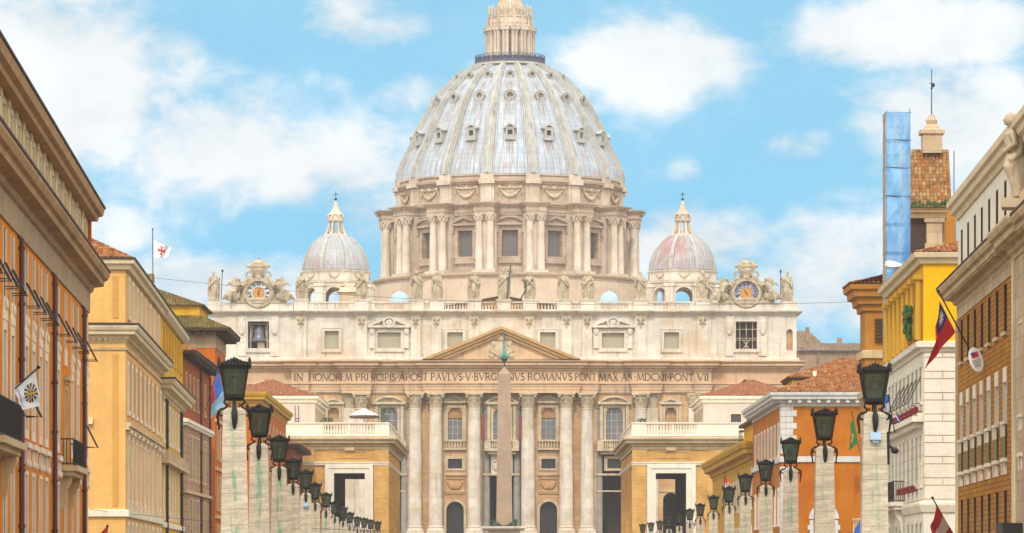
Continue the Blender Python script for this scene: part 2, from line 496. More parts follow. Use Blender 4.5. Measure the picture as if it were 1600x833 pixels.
def lead(name, base, brown, amt, seed, rowh, drips=()):
    """lead sheets on a dome: u is the angle, v the length along the meridian"""
    m = NT(name, 0.5, 0.0, 0.4)
    t = m.n('ShaderNodeTexCoord')
    mp = m.n('ShaderNodeMapping'); mp.inputs['Scale'].default_value = (16 * 6 / (2 * PI), 1.0 / rowh, 1); m.l(t.outputs['UV'], mp.inputs['Vector'])
    br = m.brick(mp.outputs[0], (1, 1, 1, 1), (0.94, 0.95, 0.96, 1), (0.62, 0.6, 0.58, 1), 1.0, 1.0, 0.03, 0.0, 0.0)
    fl = m.n('ShaderNodeVectorMath'); fl.operation = 'FLOOR'; m.l(mp.outputs[0], fl.inputs[0])
    wn = m.n('ShaderNodeTexWhiteNoise'); wn.noise_dimensions = '3D'
    ad = m.n('ShaderNodeVectorMath'); ad.operation = 'ADD'; ad.inputs[1].default_value = (0, 0, seed); m.l(fl.outputs[0], ad.inputs[0]); m.l(ad.outputs[0], wn.inputs['Vector'])
    c = m.mix(m.ramp(wn.outputs['Value'], 0, 1), dk(hexc(base), 0.93), dk(hexc(base), 1.05))
    pat = m.ramp(wn.outputs['Value'], 0.972 - 0.1 * amt, 0.976 - 0.1 * amt, 0, 0.45)
    c = m.mix(pat, c, hexc(brown))
    sv = m.n('ShaderNodeMapping'); sv.inputs['Scale'].default_value = (30, .07, 1); sv.inputs['Location'].default_value = (seed, seed, 0); m.l(t.outputs['UV'], sv.inputs['Vector'])
    v = sv.outputs[0]
    c = m.mix(m.ramp(m.noise(v, 1.0, 6, 0.65), 0.46, 0.66, 0, 0.6), c, hexc('9c8870', 0.85))
    # rusty drips below the dormers: (length along the meridian where a drip starts, how far it runs)
    us = m.n('ShaderNodeSeparateXYZ'); m.l(t.outputs['UV'], us.inputs[0])
    def mm(op, a, b):
        q = m.n('ShaderNodeMath'); q.operation = op
        for i, w in enumerate((a, b)):
            if isinstance(w, (int, float)): q.inputs[i].default_value = w
            else: m.l(w, q.inputs[i])
        return q.outputs[0]
    fu = mm('PINGPONG', mm('MULTIPLY', us.outputs[0], 16 / (2 * PI)), .5)
    for v0, run in drips:
        dd = mm('SUBTRACT', v0, us.outputs[1])
        k = mm('MULTIPLY', m.ramp(fu, .17, .08), mm('MULTIPLY', m.ramp(dd, -.2, .1), m.ramp(dd, run, run * .25)))
        k = mm('MULTIPLY', k, m.ramp(m.noise(v, 2.2, 4, .6), .42, .62, .1, .95))
        c = m.mix(k, c, hexc('7d6448', .8))
    c = m.mix(m.ramp(m.noise(m.world(), 0.11, 5, 0.6), 0.56 - 0.1 * amt, 0.66, 0, 0.25 + 0.5 * amt), c, hexc(brown))
    c = m.mix(1.0, c, br.outputs['Color'], 'MULTIPLY')
    sm = mm('PINGPONG', mm('MULTIPLY', us.outputs[0], 16 * 6 / (2 * PI)), .5)
    c = m.mix(m.ramp(sm, .09, .03, 0, .55), c, (.16, .15, .15, 1))
    c = m.mix(m.ramp(m.noise(v, 3.0, 3, .6), .5, .7, 0, .5), c, (.72, .74, .78, 1))
    m.col(c)
    return m.mat
M['lead'] = lead('dome_lead', '9ca3ab', 'a87a66', 0.0, 3.0, 1.25, ((9.6, 6.5), (18.6, 5.5), (24.6, 4.0)))
M['leadl'] = lead('small_dome_lead', '9a9c9e', '9a6a58', 0.5, 8.0, 0.9)
M['leadr'] = lead('rusty_small_dome_lead', '9a989a', '96604e', 1.35, 21.0, 0.9)
M['rib'] = stone('rib_lead', 'd0ccc4', 0.66, 0.2, 0.9, 0.5, stain='8c7458', patch='c2b6a4')

# ------------------------------------------------------------------ the basilica
BY = 780.0; BC = 784.0; BS = F / BY                     # facade distance, centre column, pixels per metre there
def bx(px): return (px - BC) / BS
def bz(py): return (HY - py) / BS + EYE
basilica = thing('basilica', 'great domed basilica of cream travertine with a long columned front and a latin inscription', 'basilica', (wx(BC, BY), BY, 0))

def part(mb, name, mat, parent=basilica, loc=(0, 0, 0), rz=0.0): return mb.build(name, mat, parent, loc, rz)

def frame(mb, x0, x1, z0, z1, w, proud, y=0.0, sill=0.0):
    g = 0.012
    mb.box(x0 - w, x0 - g, y - proud, y + 0.06, z0, z1)
    mb.box(x1 + g, x1 + w, y - proud, y + 0.06, z0, z1)
    mb.box(x0 - w, x1 + w, y - proud, y + 0.06, z1 + 0.002, z1 + w)
    mb.box(x0 - w - sill, x1 + w + sill, y - proud - sill, y + 0.06, z0 - w, z0 - 0.002)
def tri_ped(mb, xc, hw, z0, h, proud, y=0.0, t=0.45):
    mb.box(xc - hw, xc + hw, y - proud, y + 0.05, z0, z0 + t)
    for s in (-1, 1):
        mb.prism([(xc + s * hw, z0 + t + 0.002), (xc, z0 + h), (xc, z0 + h - t * 1.05), (xc + s * (hw - t * 1.9), z0 + t + 0.002)][::s], y - proud, y + 0.05)
    mb.prism([(xc - hw + t * 1.9, z0 + t + 0.002), (xc + hw - t * 1.9, z0 + t + 0.002), (xc, z0 + h - t * 1.05)], y - proud * 0.3, y + 0.05)
def seg_ped(mb, xc, hw, z0, h, proud, y=0.0, t=0.45, n=14):
    mb.box(xc - hw, xc + hw, y - proud, y + 0.05, z0, z0 + t)
    hh = h - t
    R = (hw * hw + hh * hh) / (2 * hh); zc = z0 + t + hh - R; a = math.asin(hw / R)
    def arc(r): return [(xc + r * math.sin(-a + 2 * a * i / n), max(z0 + t + 0.002, zc + r * math.cos(-a + 2 * a * i / n))) for i in range(n + 1)]
    o, i_ = arc(R), arc(R - t)
    for k in range(n): mb.prism([o[k], o[k + 1], i_[k + 1], i_[k]], y - proud, y + 0.05)
    mb.prism([(xc - hw * 0.9, z0 + t + 0.003)] + i_[1:-1] + [(xc + hw * 0.9, z0 + t + 0.003)], y - proud * 0.3, y + 0.05)

# -- lower wall with its real openings
Z0 = 7.9
colx = [649, 681, 741, 825, 884.5, 917, 565, 1001]
zc_b, zc_t = bz(638), bz(615)
cent = dict(door=(754, 814), arch=(769, 799))
ops = [(bx(754), bx(814), Z0, bz(635)), (bx(771), bx(797), bz(687), bz(637), True)]
bays = [(711, 1), (857, 1)]
for c, k in bays:
    ops += [(bx(c - 13.5), bx(c + 13.5), Z0, bz(784), True), (bx(c - 11), bx(c + 11), bz(732), bz(717)), (bx(c - 11), bx(c + 11), bz(687), bz(637), True)]
for c in (608, 960):
    ops += [(bx(c - 26), bx(c + 22), Z0, bz(635)) if c > 800 else (bx(c - 22), bx(c + 26), Z0, bz(635)), (bx(c - 11), bx(c + 11), bz(732), bz(717)), (bx(c - 13), bx(c + 13), bz(687), bz(635), True)]
for c in (521, 1048):
    ops += [(bx(c - 9), bx(c + 9), bz(684), bz(637), True), (bx(c - 12), bx(c + 12), Z0, bz(770), True)]
w = MB()
w.wall(bx(459), bx(1111), Z0, bz(600), ops, 0.0, 1.3)
w.wall(bx(330), bx(459), Z0, bz(600), [(bx(385), bx(420), Z0, bz(740), True), (bx(388), bx(417), bz(690), bz(640))], 1.0, 1.3)
w.wall(bx(1111), bx(1242), Z0, bz(600), [(bx(1150), bx(1185), Z0, bz(740), True), (bx(1152), bx(1181), bz(690), bz(640))], 1.0, 1.3)
w.add([(bx(330), 1.0, Z0), (bx(330), 14, Z0), (bx(330), 14, bz(600)), (bx(330), 1.0, bz(600)), (bx(1242), 1.0, Z0), (bx(1242), 14, Z0), (bx(1242), 14, bz(600)), (bx(1242), 1.0, bz(600))], [(1, 0, 3, 2), (4, 5, 6, 7)])
w.add([(bx(459), 0, Z0), (bx(459), 1, Z0), (bx(459), 1, bz(600)), (bx(459), 0, bz(600)), (bx(1111), 0, Z0), (bx(1111), 1, Z0), (bx(1111), 1, bz(600)), (bx(1111), 0, bz(600))], [(1, 0, 3, 2), (4, 5, 6, 7)])
part(w, 'facade_wall', M['facade'])
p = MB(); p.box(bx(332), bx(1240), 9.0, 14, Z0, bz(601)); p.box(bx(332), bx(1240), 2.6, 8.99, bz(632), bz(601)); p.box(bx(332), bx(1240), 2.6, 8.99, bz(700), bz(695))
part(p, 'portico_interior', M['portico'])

# -- trim on the lower wall: string courses, frames, panels
t = MB()
for a, b in ((459, 552), (579, 636), (695, 728), (754, 812), (840, 872), (930, 987), (1014, 1111)):
    t.cut(); t.box(bx(a), bx(b), -0.35, 0.04, bz(743), bz(740)); t.box(bx(a), bx(b), -0.5, 0.04, bz(613), bz(610.5))
    if a != 754: t.box(bx(a), bx(b), -0.22, 0.04, bz(768.5), bz(766.5))
t.each('string_course', M['trim'], basilica)
def f_window(c, hw, z0, z1, kind):
    mb = MB()
    frame(mb, bx(c - hw), bx(c + hw), bz(z0), bz(z1) , 0.45, 0.25)
    if kind == 'tri':
        mb.box(bx(c - hw - 6), bx(c - hw - 3.5), -0.3, 0.04, bz(z0), bz(630)); mb.box(bx(c + hw + 3.5), bx(c + hw + 6), -0.3, 0.04, bz(z0), bz(630))
        tri_ped(mb, bx(c), 19 / BS, bz(630), 13 / BS, 0.8)
        mb.box(bx(c - 17), bx(c + 17), -0.7, 0.04, bz(703), bz(700)); mb.box(bx(c - 17), bx(c + 17), -0.6, 0.04, bz(690), bz(687.6))
        for k in range(7): mb.lathe([(0.12, bz(700)), (0.22, bz(697)), (0.1, bz(690))], 6, (bx(c - 14 + k * 4.67), -0.4), cap=False)
    elif kind == 'seg':
        for s in (-1, 1): mb.box(bx(c + s * 20) - 0.3, bx(c + s * 20) + 0.3, -0.5, 0.04, bz(z0), bz(632))
        seg_ped(mb, bx(c), 26 / BS, bz(632), 14 / BS, 1.0)
        mb.box(bx(c - 27), bx(c + 27), -1.8, 0.04, bz(705), bz(701)); mb.box(bx(c - 25), bx(c + 25), -1.5, 0.04, bz(690), bz(687.6))
        mb.box(bx(c - 22), bx(c + 22), -1.2, 0.04, bz(710), bz(705.2))
        for s in (-1, 1): mb.box(bx(c + s * 22) - 0.6, bx(c + s * 22) + 0.6, -1.45, 0.03, bz(700.8), bz(690.2))
        for k in range(11): mb.lathe([(0.12, bz(700.8)), (0.22, bz(697)), (0.1, bz(690.2))], 6, (bx(c - 18 + k * 3.6), -1.3), cap=False)
    o = part(mb, 'window', M['trim'])
    g = MB()
    g.box(bx(c - hw) - 0.05, bx(c + hw) + 0.05, 0.75, 0.85, bz(z0), bz(z1) - 0.02)
    part(g, 'pane', M['glass'], o)
    if kind == 'tri':
        g = MB(); g.box(bx(c - hw) - .02, bx(c + hw) + .02, .6, .74, bz(652), bz(z1) - .03); g.box(bx(c - hw), bx(c + hw), .5, .75, bz(653), bz(651.5)); part(g, 'lunette', M['panel'], o)
    b = MB()
    n = 3
    for k in range(1, n): b.box(bx(c - hw + 2 * hw * k / n) - 0.05, bx(c - hw + 2 * hw * k / n) + 0.05, 0.66, 0.745, bz(z0), bz(z1 + 3))
    for k in range(1, 5): b.box(bx(c - hw), bx(c + hw), 0.68, 0.742, bz(z0 + (z1 - z0) * k / 5) - 0.04, bz(z0 + (z1 - z0) * k / 5) + 0.04)
    part(b, 'mullion', M['trim'], o)
for c, hw, k in ((711, 11, 'tri'), (857, 11, 'tri'), (608, 13, 'seg'), (960, 13, 'seg'), (784, 13, 'seg')): f_window(c, hw, 687, 637, k)
for c in (521, 1048):
    mb = MB(); frame(mb, bx(c - 9), bx(c + 9), bz(684), bz(637), 0.35, 0.2)
    for s in (-1, 1): mb.box(bx(c + s * 15) - 0.25, bx(c + s * 15) + 0.25, -0.35, 0.04, bz(684), bz(633))
    tri_ped(mb, bx(c), 17 / BS, bz(632), 11 / BS, 0.7)
    o = part(mb, 'niche', M['trim'])
    g = MB(); g.box(bx(c - 9) - 0.05, bx(c + 9) + 0.05, 1.0, 1.1, bz(684), bz(637)); part(g, 'niche_back', M['facade'], o)
for c in (711, 857, 608, 960):
    mb = MB(); frame(mb, bx(c - 11), bx(c + 11), bz(732), bz(717), 0.4, 0.2); frame(mb, bx(c - 14.5), bx(c + 14.5), bz(734.5), bz(714.5), 0.18, 0.12)
    o = part(mb, 'mezzanine_window', M['trim'])
    g = MB(); g.box(bx(c - 11) - 0.05, bx(c + 11) + 0.05, 0.8, 0.9, bz(732), bz(717)); part(g, 'pane', M['glassd'], o)
for c in (711, 857):
    mb = MB(); mb.wall(bx(c - 16), bx(c + 16), bz(772), bz(746), [(bx(c - 14), bx(c + 14), bz(769), bz(749))], -0.2, 0.19)
    mb.ball((bx(c), -0.1, bz(761)), (0.5, 0.3, 0.6)); 
    for s in (-1, 1):
        mb.tube([(bx(c), -0.1, bz(757)), (bx(c + s * 5), -0.15, bz(763)), (bx(c + s * 9), -0.1, bz(758)), (bx(c + s * 11), -0.1, bz(753))], [0.2, 0.4, 0.3, 0.2])
    part(mb, 'relief_panel', M['panel'])
    mb = MB(); n = 14
    r0, r1, cz = 13.9 / BS, 17.5 / BS, bz(784) - 13.5 / BS
    for k in range(n):
        a, b = PI * k / n, PI * (k + 1) / n
        mb.prism([(bx(c) + r0 * math.cos(a), cz + r0 * math.sin(a)), (bx(c) + r1 * math.cos(a), cz + r1 * math.sin(a)), (bx(c) + r1 * math.cos(b), cz + r1 * math.sin(b)), (bx(c) + r0 * math.cos(b), cz + r0 * math.sin(b))], -0.25, 0.04)
    for s in (-1, 1): mb.prism([(bx(c) + s * r0, Z0), (bx(c) + s * r1, Z0), (bx(c) + s * r1, cz - 0.004), (bx(c) + s * r0, cz - 0.004)][::s], -0.25, 0.04)
    o = part(mb, 'portal', M['trim'])
    g = MB(); g.box(bx(c - 13.5) - 0.06, bx(c + 13.5) + 0.06, 1.45, 1.5, Z0, bz(784)); part(g, 'bronze_gate', M['glassd'], o)
mb = MB(); frame(mb, bx(769), bx(799), bz(740), bz(712), 0.25, 0.2); mb.box(bx(769), bx(799), -0.06, 0.04, bz(740), bz(712))
for k, (dx, hh) in enumerate(((-10, 1.7), (-6, 2.0), (0, 2.4), (4, 1.9), (9, 1.6))): mb.ball((bx(784 + dx), -0.15, bz(736) + hh / 2), (0.45, 0.25, hh / 2)); mb.ball((bx(784 + dx), -0.2, bz(736) + hh + 0.25), 0.3)
part(mb, 'relief_panel', M['column'])
for px in (754.8, 813.2):
    mb = MB(); mb.box(bx(px) - 0.35, bx(px) + 0.35, -0.12, 0.04, bz(687), bz(650)); part(mb, 'marble_inlay', M['redmarble'])
for px in (760, 808, 632, 936):
    mb = MB(); mb.lathe([(0.85, Z0), (0.85, Z0 + .5), (0.72, Z0 + .8), (0.66, bz(640.5)), (0.8, bz(639.5)), (0.95, bz(635.5)), (0.95, bz(635))], 14, (bx(px), 0.5))
    part(mb, 'portal_column', M['greycol'])

# -- the giant order
sh = MB()
H = zc_b - Z0
sh.box(-1.75, 1.75, -1.75, 1.75, 0, 0.9)
sh.lathe([(1.7, 0.902), (1.75, 1.1), (1.62, 1.35), (1.45, 1.5), (1.55, 1.75), (1.36, 1.95), (1.33, H * 0.33), (1.27, H * 0.66), (1.14, H - 0.25), (1.24, H - 0.2), (1.22, H)], 28)
cp = MB()
hc = zc_t - zc_b
cp.lathe([(1.1, 0), (1.15, hc * .3), (1.3, hc * .65), (1.6, hc * .86)], 20)
for tier, (zb, zt, ro, n0) in enumerate(((0.05, 0.42, 1.5, 0), (0.25, 0.68, 1.72, 0.5))):
    for k in range(8):
        a = 2 * PI * (k + n0) / 8
        d = Vector((math.cos(a), math.sin(a), 0)); q = Vector((-d.y, d.x, 0))
        w0 = 0.42
        pts = [(1.13, zb), (1.22, (zb + zt) / 2), (ro * .94, zt * 0.97), (ro + .1, zt), (ro + .12, zt - 0.09)]
        vs = []
        for i, (r, zf) in enumerate(pts):
            ww = w0 * (1 - 0.16 * i)
            vs += [d * r - q * ww + Vector((0, 0, zf * hc)), d * (r + 0.1) + Vector((0, 0, zf * hc + .03)), d * r + q * ww + Vector((0, 0, zf * hc))]
        cp.add(vs, [(3 * i + j, 3 * i + j + 1, 3 * i + j + 4, 3 * i + j + 3) for i in range(4) for j in range(2)], True)
for k in range(4):
    a = PI / 4 + k * PI / 2
    cp.ball((1.85 * math.cos(a), 1.85 * math.sin(a), hc * .78), (0.36, 0.36, 0.36), 8, 6)
    cp.tube([(1.2 * math.cos(a), 1.2 * math.sin(a), hc * .45), (1.6 * math.cos(a), 1.6 * math.sin(a), hc * .7), (1.95 * math.cos(a), 1.95 * math.sin(a), hc * .86)], [0.15, .2, .25], 5)
    cp.ball((1.5 * math.cos(a + PI / 4), 1.5 * math.sin(a + PI / 4), hc * .9), (0.3, 0.3, 0.25), 8, 5)
cp.box(-1.75, 1.75, -1.75, 1.75, hc * .88, hc - 0.004)
colm = sh.mesh('column', M['column']); capm = cp.mesh('capital', M['trim'])
def mk(name, me, parent, loc, scale=None, rz=0):
    o = bpy.data.objects.new(name, me); COL.objects.link(o); o.parent = parent; o.location = loc
    o.rotation_euler = (0, 0, rz)
    if scale: o.scale = scale
    return o
for px in colx:
    yy = -1.3 if 660 < px < 905 else -0.6
    o = mk('column', colm, basilica, (bx(px), yy, Z0)); mk('capital', capm, o, (0, 0, H))
pil = MB(); pil.box(-1.15, 1.15, -0.55, 0.04, 1.5, H); pil.box(-1.45, 1.45, -0.75, 0.04, 0, 1.5)
pilm = pil.mesh('pilaster', M['column'])
for px in (547, 1019, 483, 1085, 461, 1107):
    o = mk('pilaster', pilm, basilica, (bx(px), 0, Z0)); mk('capital', capm, o, (0, 0, H), (0.85, 0.4, 1))
for px in (340, 448, 1120, 1232):
    o = mk('pilaster', pilm, basilica, (bx(px), 1.0, Z0)); mk('capital', capm, o, (0, 0, H), (0.85, 0.4, 1))

# -- entablature, breaking forward over the columns
def epath(steps, y_end=14.0):
    pts = [(bx(steps[0][0]), y_end)]
    for px0, px1, y in steps: pts += [(bx(px0), y), (bx(px1), y)]
    pts.append((bx(steps[-1][1]), y_end))
    return pts
steps = [(328, 456, 0.4), (456, 482, -0.8), (482, 534, -0.3), (534, 580, -1.5), (580, 633, -0.4), (633, 662, -1.5), (662, 905, -2.4), (905, 934, -1.5), (934, 987, -0.4), (987, 1033, -1.5), (1033, 1085, -0.3), (1085, 1111, -0.8), (1111, 1244, 0.4)]
e = MB()
prof = [(-0.5, bz(614.8)), (0.0, bz(614.8)), (0.0, bz(610)), (0.12, bz(609.8)), (0.12, bz(605)), (0.24, bz(604.8)), (0.24, bz(601.5)), (0.5, bz(600.5)), (0.5, bz(599)), (0.02, bz(598.5)), (0.02, bz(581)), (0.3, bz(580)), (0.35, bz(577.5)), (0.9, bz(576)), (1.0, bz(573)), (1.5, bz(572)), (1.5, bz(569)), (1.9, bz(566)), (1.95, bz(564.8)), (-0.5, bz(562.5))]
e.sweep(epath(steps), prof)
ent = part(e, 'entablature', M['entab'])

# -- inscription
def arc(cx, cy, rx, ry, a0, a1, n=10): return [(cx + rx * math.cos(math.radians(a0 + (a1 - a0) * i / n)), cy + ry * math.sin(math.radians(a0 + (a1 - a0) * i / n))) for i in range(n + 1)]
tk, tn = 0.135, 0.075
GL = {
    'I': (0.3, [([(.15, 0), (.15, 1)], tk)], [(.15, 0), (.15, 1)]),
    'N': (0.9, [([(.14, 0), (.14, 1)], tn), ([(.14, 1), (.76, 0)], tk), ([(.76, 0), (.76, 1)], tn)], [(.14, 0), (.14, 1), (.76, 1)]),
    'H': (0.88, [([(.15, 0), (.15, 1)], tk), ([(.73, 0), (.73, 1)], tk), ([(.15, .52), (.73, .52)], tn)], [(.15, 0), (.15, 1), (.73, 0), (.73, 1)]),
    'O': (1.0, [(arc(.5, .5, .43, .47, 60, 240), tk), (arc(.5, .5, .43, .47, 240, 420), tk * .9)], []),
    'R': (0.8, [([(.15, 0), (.15, 1)], tk), ([(.15, .96)] + arc(.38, .73, .24, .23, 90, -90) + [(.15, .5)], tk * .8), ([(.4, .5), (.74, .02)], tk)], [(.15, 0), (.15, 1)]),
    'E': (0.62, [([(.15, 0), (.15, 1)], tk), ([(.15, .96), (.54, .96)], tn), ([(.15, .52), (.48, .52)], tn), ([(.15, .04), (.56, .04)], tn)], [(.15, 0), (.15, 1)]),
    'M': (1.05, [([(.1, 0), (.2, 1)], tn), ([(.2, 1), (.52, .05)], tk), ([(.52, .05), (.84, 1)], tn), ([(.84, 1), (.94, 0)], tk)], [(.1, 0), (.94, 0)]),
    'P': (0.68, [([(.15, 0), (.15, 1)], tk), ([(.15, .96)] + arc(.36, .71, .24, .25, 90, -90) + [(.15, .46)], tk * .8)], [(.15, 0), (.15, 1)]),
    'C': (0.82, [(arc(.5, .5, .42, .47, 50, 310), tk)], []),
    'S': (0.62, [(arc(.31, .74, .2, .22, 30, 270) + arc(.31, .27, .22, .25, 90, -150)[1:], tk)], []),
    'A': (0.86, [([(.08, 0), (.43, 1)], tn), ([(.43, 1), (.78, 0)], tk), ([(.22, .36), (.66, .36)], tn)], [(.08, 0), (.78, 0)]),
    'T': (0.78, [([(.39, 0), (.39, 1)], tk), ([(.05, .96), (.73, .96)], tn)], [(.39, 0)]),
    'V': (0.86, [([(.08, 1), (.43, 0)], tk), ([(.43, 0), (.78, 1)], tn)], [(.08, 1), (.78, 1)]),
    'L': (0.62, [([(.15, 0), (.15, 1)], tk), ([(.15, .04), (.57, .04)], tn)], [(.15, 0), (.15, 1)]),
    'B': (0.7, [([(.15, 0), (.15, 1)], tk), ([(.15, .96)] + arc(.35, .75, .2, .21, 90, -90) + [(.15, .54)], tn * 1.2), ([(.15, .54)] + arc(.37, .28, .24, .26, 90, -90) + [(.15, .03)], tk * .8)], [(.15, 0), (.15, 1)]),
    'G': (0.88, [(arc(.5, .5, .42, .47, 50, 300), tk), ([(.74, .06), (.74, .45)], tk)], [(.74, .45)]),
    'X': (0.8, [([(.1, 1), (.68, 0)], tk), ([(.68, 1), (.1, 0)], tn)], [(.1, 0), (.1, 1), (.68, 0), (.68, 1)]),
    'D': (0.9, [([(.15, 0), (.15, 1)], tk), ([(.15, .96)] + arc(.38, .5, .42, .46, 90, -90, 14) + [(.15, .04)], tk * .85)], [(.15, 0), (.15, 1)]),
    '.': (0.34, [([(.11, .5), (.23, .5)], 0.14)], [])}
def stroke(mb, pts, w, ox, oz, hs, ws, y0, y1):
    for (a, b) in zip(pts[:-1], pts[1:]):
        d = Vector((b[0] - a[0], b[1] - a[1])); L = max(d.length, 1e-4); q = Vector((-d.y, d.x)) / L * w / 2; e_ = d / L * w * 0.12
        P = [(a[0] - q.x - e_.x, a[1] - q.y - e_.y), (b[0] - q.x + e_.x, b[1] - q.y + e_.y), (b[0] + q.x + e_.x, b[1] + q.y + e_.y), (a[0] + q.x - e_.x, a[1] + q.y - e_.y)]
        mb.prism([(ox + x * ws, oz + z * hs) for x, z in P], y0, y1)
def word(mb, txt, x0, x1, z, h, yf):
    tot = sum(GL[c][0] for c in txt); ws = (x1 - x0) / tot; cx = x0; n = 0
    for c in txt:
        wd, st, se = GL[c]
        y = yf(cx + wd * ws / 2) 
        for pts, tw in st:
            stroke(mb, pts, tw, cx, z, h, ws, y - 0.035 - n * 0.0013 % 0.01, y + 0.05); n += 1
        for (sx, sz) in se:
            stroke(mb, [(sx - .13, abs(sz - .025)), (sx + .13, abs(sz - .025))], 0.05, cx, z, h, ws, y - 0.031 - n * 0.0013 % 0.01, y + 0.05); n += 1
        cx += wd * ws
def ysurf(x):
    px = x * BS + BC
    for a, b, y in steps:
        if a <= px <= b: return y - 0.02
    return -0.3
ins = MB()
for txt, a, b in (('IN', 459, 474.5), ('HONOREM', 482.5, 551), ('PRINCIPIS.APOST', 555.5, 669.5), ('PAVLVS.V.BVRGHESIVS', 673, 820), ('ROMANVS', 824, 894.5), ('PONT', 897.5, 932), ('MAX.AN.MDCXII.PONT', 935.5, 1084), ('VII', 1088.5, 1107.5)):
    word(ins, txt, bx(a), bx(b), bz(595.3), (bz(584) - bz(595.3)), ysurf)
part(ins, 'inscription', M['letter'], ent)

# -- pediment
pd = MB()
ax, az = bx(783.5), bz(511.5)
zb = bz(562.4)
for s in (-1, 1):
    ex = bx(783.5 + s * 123)
    for (o0, o1, y) in ((0.0, 0.55, -4.2), (0.55, 1.1, -3.8), (1.1, 1.75, -3.3)):
        pd.prism([(ex - s * o0 * 2.6, zb + 0.01), (ax, az - o0), (ax, az - o1), (ex - s * o1 * 2.6, zb + 0.01)][::s], y, 0.3)
pd.prism([(bx(668), zb), (bx(899), zb), (ax, az - 1.7)], -2.5, 0.3)
ped = part(pd, 'pediment', M['raking'])
tym = MB(); tym.prism([(bx(668) + .3, zb + .01), (bx(899) - .3, zb + .01), (ax, az - 1.75)], -2.56, -2.4); part(tym, 'tympanum', M['entab'], ped)
ca = MB()
rnd = random.Random(4)
for s in (-1, 1):
    for k in range(5):
        z = bz(556) + k * 1.15
        ca.ball((ax + s * (1.9 - 0.12 * k * k * .6), -2.55, z), (0.75, 0.35, 0.7), 8, 6)
    ca.tube([(ax + s * .4, -2.7, bz(556)), (ax + s * 2.2, -2.8, bz(549)), (ax + s * 1.6, -2.8, bz(540)), (ax + s * 2.0, -2.7, bz(533)), (ax + s * .5, -2.7, bz(529))], 0.3)
ca.ball((ax, -2.6, bz(547)), (1.4, 0.5, 1.9)); ca.ball((ax, -2.7, bz(527)), (0.8, 0.5, 1.1)); ca.tube([(ax - 1.6, -2.7, bz(541)), (ax + 1.6, -2.7, bz(527))], 0.2); ca.tube([(ax + 1.6, -2.7, bz(541)), (ax - 1.6, -2.7, bz(527))], 0.2)
part(ca, 'coat_of_arms', M['trim'], ped)

# -- attic storey
za0, za1 = bz(563.5), bz(489)
aops = []
for c, hw, z0, z1 in ((403.5, 16.5, 544, 501), (518, 11, 545, 517), (608, 18, 544, 519), (711, 12, 543, 519), (856, 12, 543, 519), (958, 17.5, 544, 520), (1049.5, 11.5, 545, 519), (1166.5, 16.5, 546, 503)):
    aops.append((bx(c - hw), bx(c + hw), bz(z0), bz(z1)))
aops.append((bx(1229), bx(1239), bz(547), bz(514), True)); aops.append((bx(334), bx(344), bz(547), bz(514), True))
a = MB()
a.wall(bx(329), bx(1245), za0, za1, aops, 0.6, 0.9)
a.add([(bx(329), 0.6, za0), (bx(329), 14, za0), (bx(329), 14, za1), (bx(329), 0.6, za1), (bx(1245), 0.6, za0), (bx(1245), 14, za0), (bx(1245), 14, za1), (bx(1245), 0.6, za1)], [(1, 0, 3, 2), (4, 5, 6, 7)])
a.box(bx(329.5), bx(1244.5), 4.5, 13.98, za0, za1 - 0.01)
attic = part(a, 'attic_wall', M['attic'])
am = MB()
apx = [(470, 8.5), (565, 8.5), (649.5, 7.5), (682, 7.5), (741, 8), (827, 8), (885.5, 7.5), (917.5, 7.5), (1001, 8.5), (1098, 8.5)]
zones = []
for px, hw in apx: zones.append((px - hw - 2, px + hw + 2))
def asteps(yb, yp):
    st = []; cur = 328
    for a0, b0 in zones: st += [(cur, a0, yb), (a0, b0, yp)]; cur = b0
    return st + [(cur, 1246, yb)]
am.sweep(epath(asteps(0.5, 0.05)), [(-0.3, bz(494)), (0.0, bz(494)), (0.1, bz(491)), (0.6, bz(490)), (0.7, bz(488)), (1.1, bz(487.2)), (1.15, bz(485.5)), (0.1, bz(485)), (-0.3, bz(485))])
part(am, 'attic_cornice', M['attic'])
ab = MB(); ab.sweep(epath(asteps(0.55, 0.1)), [(-0.2, za0 - 0.2), (0.35, za0 - 0.2), (0.35, bz(560)), (0.1, bz(558.5)), (-0.2, bz(558.5))]); part(ab, 'attic_plinth', M['attic'])
hd = MB()
hd.ball((0, -0.25, 0), (0.55, 0.5, 0.75), 10, 8)
for s in (-1, 1):
    hd.ball((s * 0.85, -0.15, 0.35), (0.6, 0.3, 0.42), 8, 6); hd.ball((s * .75, -0.1, -0.5), (0.4, 0.25, 0.35), 8, 6)
hd.box(-1.25, 1.25, -0.45, 0.05, 0.95, 1.3)
hd.tube([(0, -.15, -0.7), (0, -.12, -1.5)], [0.35, 0.1])
hdm = hd.mesh('cherub_head', M['trim'])
ps = MB(); ps.box(-1, 1, -0.5, 0.04, 0, 1); psm = ps.mesh('attic_pilaster', M['attic'])
for px, hw in apx:
    o = mk('attic_pilaster', psm, basilica, (bx(px), 0.6, bz(558.3)), (hw / BS, 1, bz(494.2) - bz(558.3)))
    mk('cherub_head', hdm, basilica, (bx(px), 0.1, bz(500.5)), (hw / 8.0 * .56, .8, 1.1))
sp = MB()
for px in (378, 429, 1140, 1192): 
    sp.cut(); sp.box(bx(px) - 0.8, bx(px) + 0.8, 0.3, 0.64, bz(556), bz(494.2)); sp.ball((bx(px), 0.25, bz(511)), (0.8, 0.35, 1.6)); sp.ball((bx(px), 0.2, bz(519)), (0.5, 0.3, 0.6))
for px in (360, 1210, 455, 1112): sp.cut(); sp.box(bx(px) - 1.1, bx(px) + 1.1, 0.45, 0.64, bz(558.3), bz(494.2))
sp.each('corner_pilaster', M['attic'], basilica)
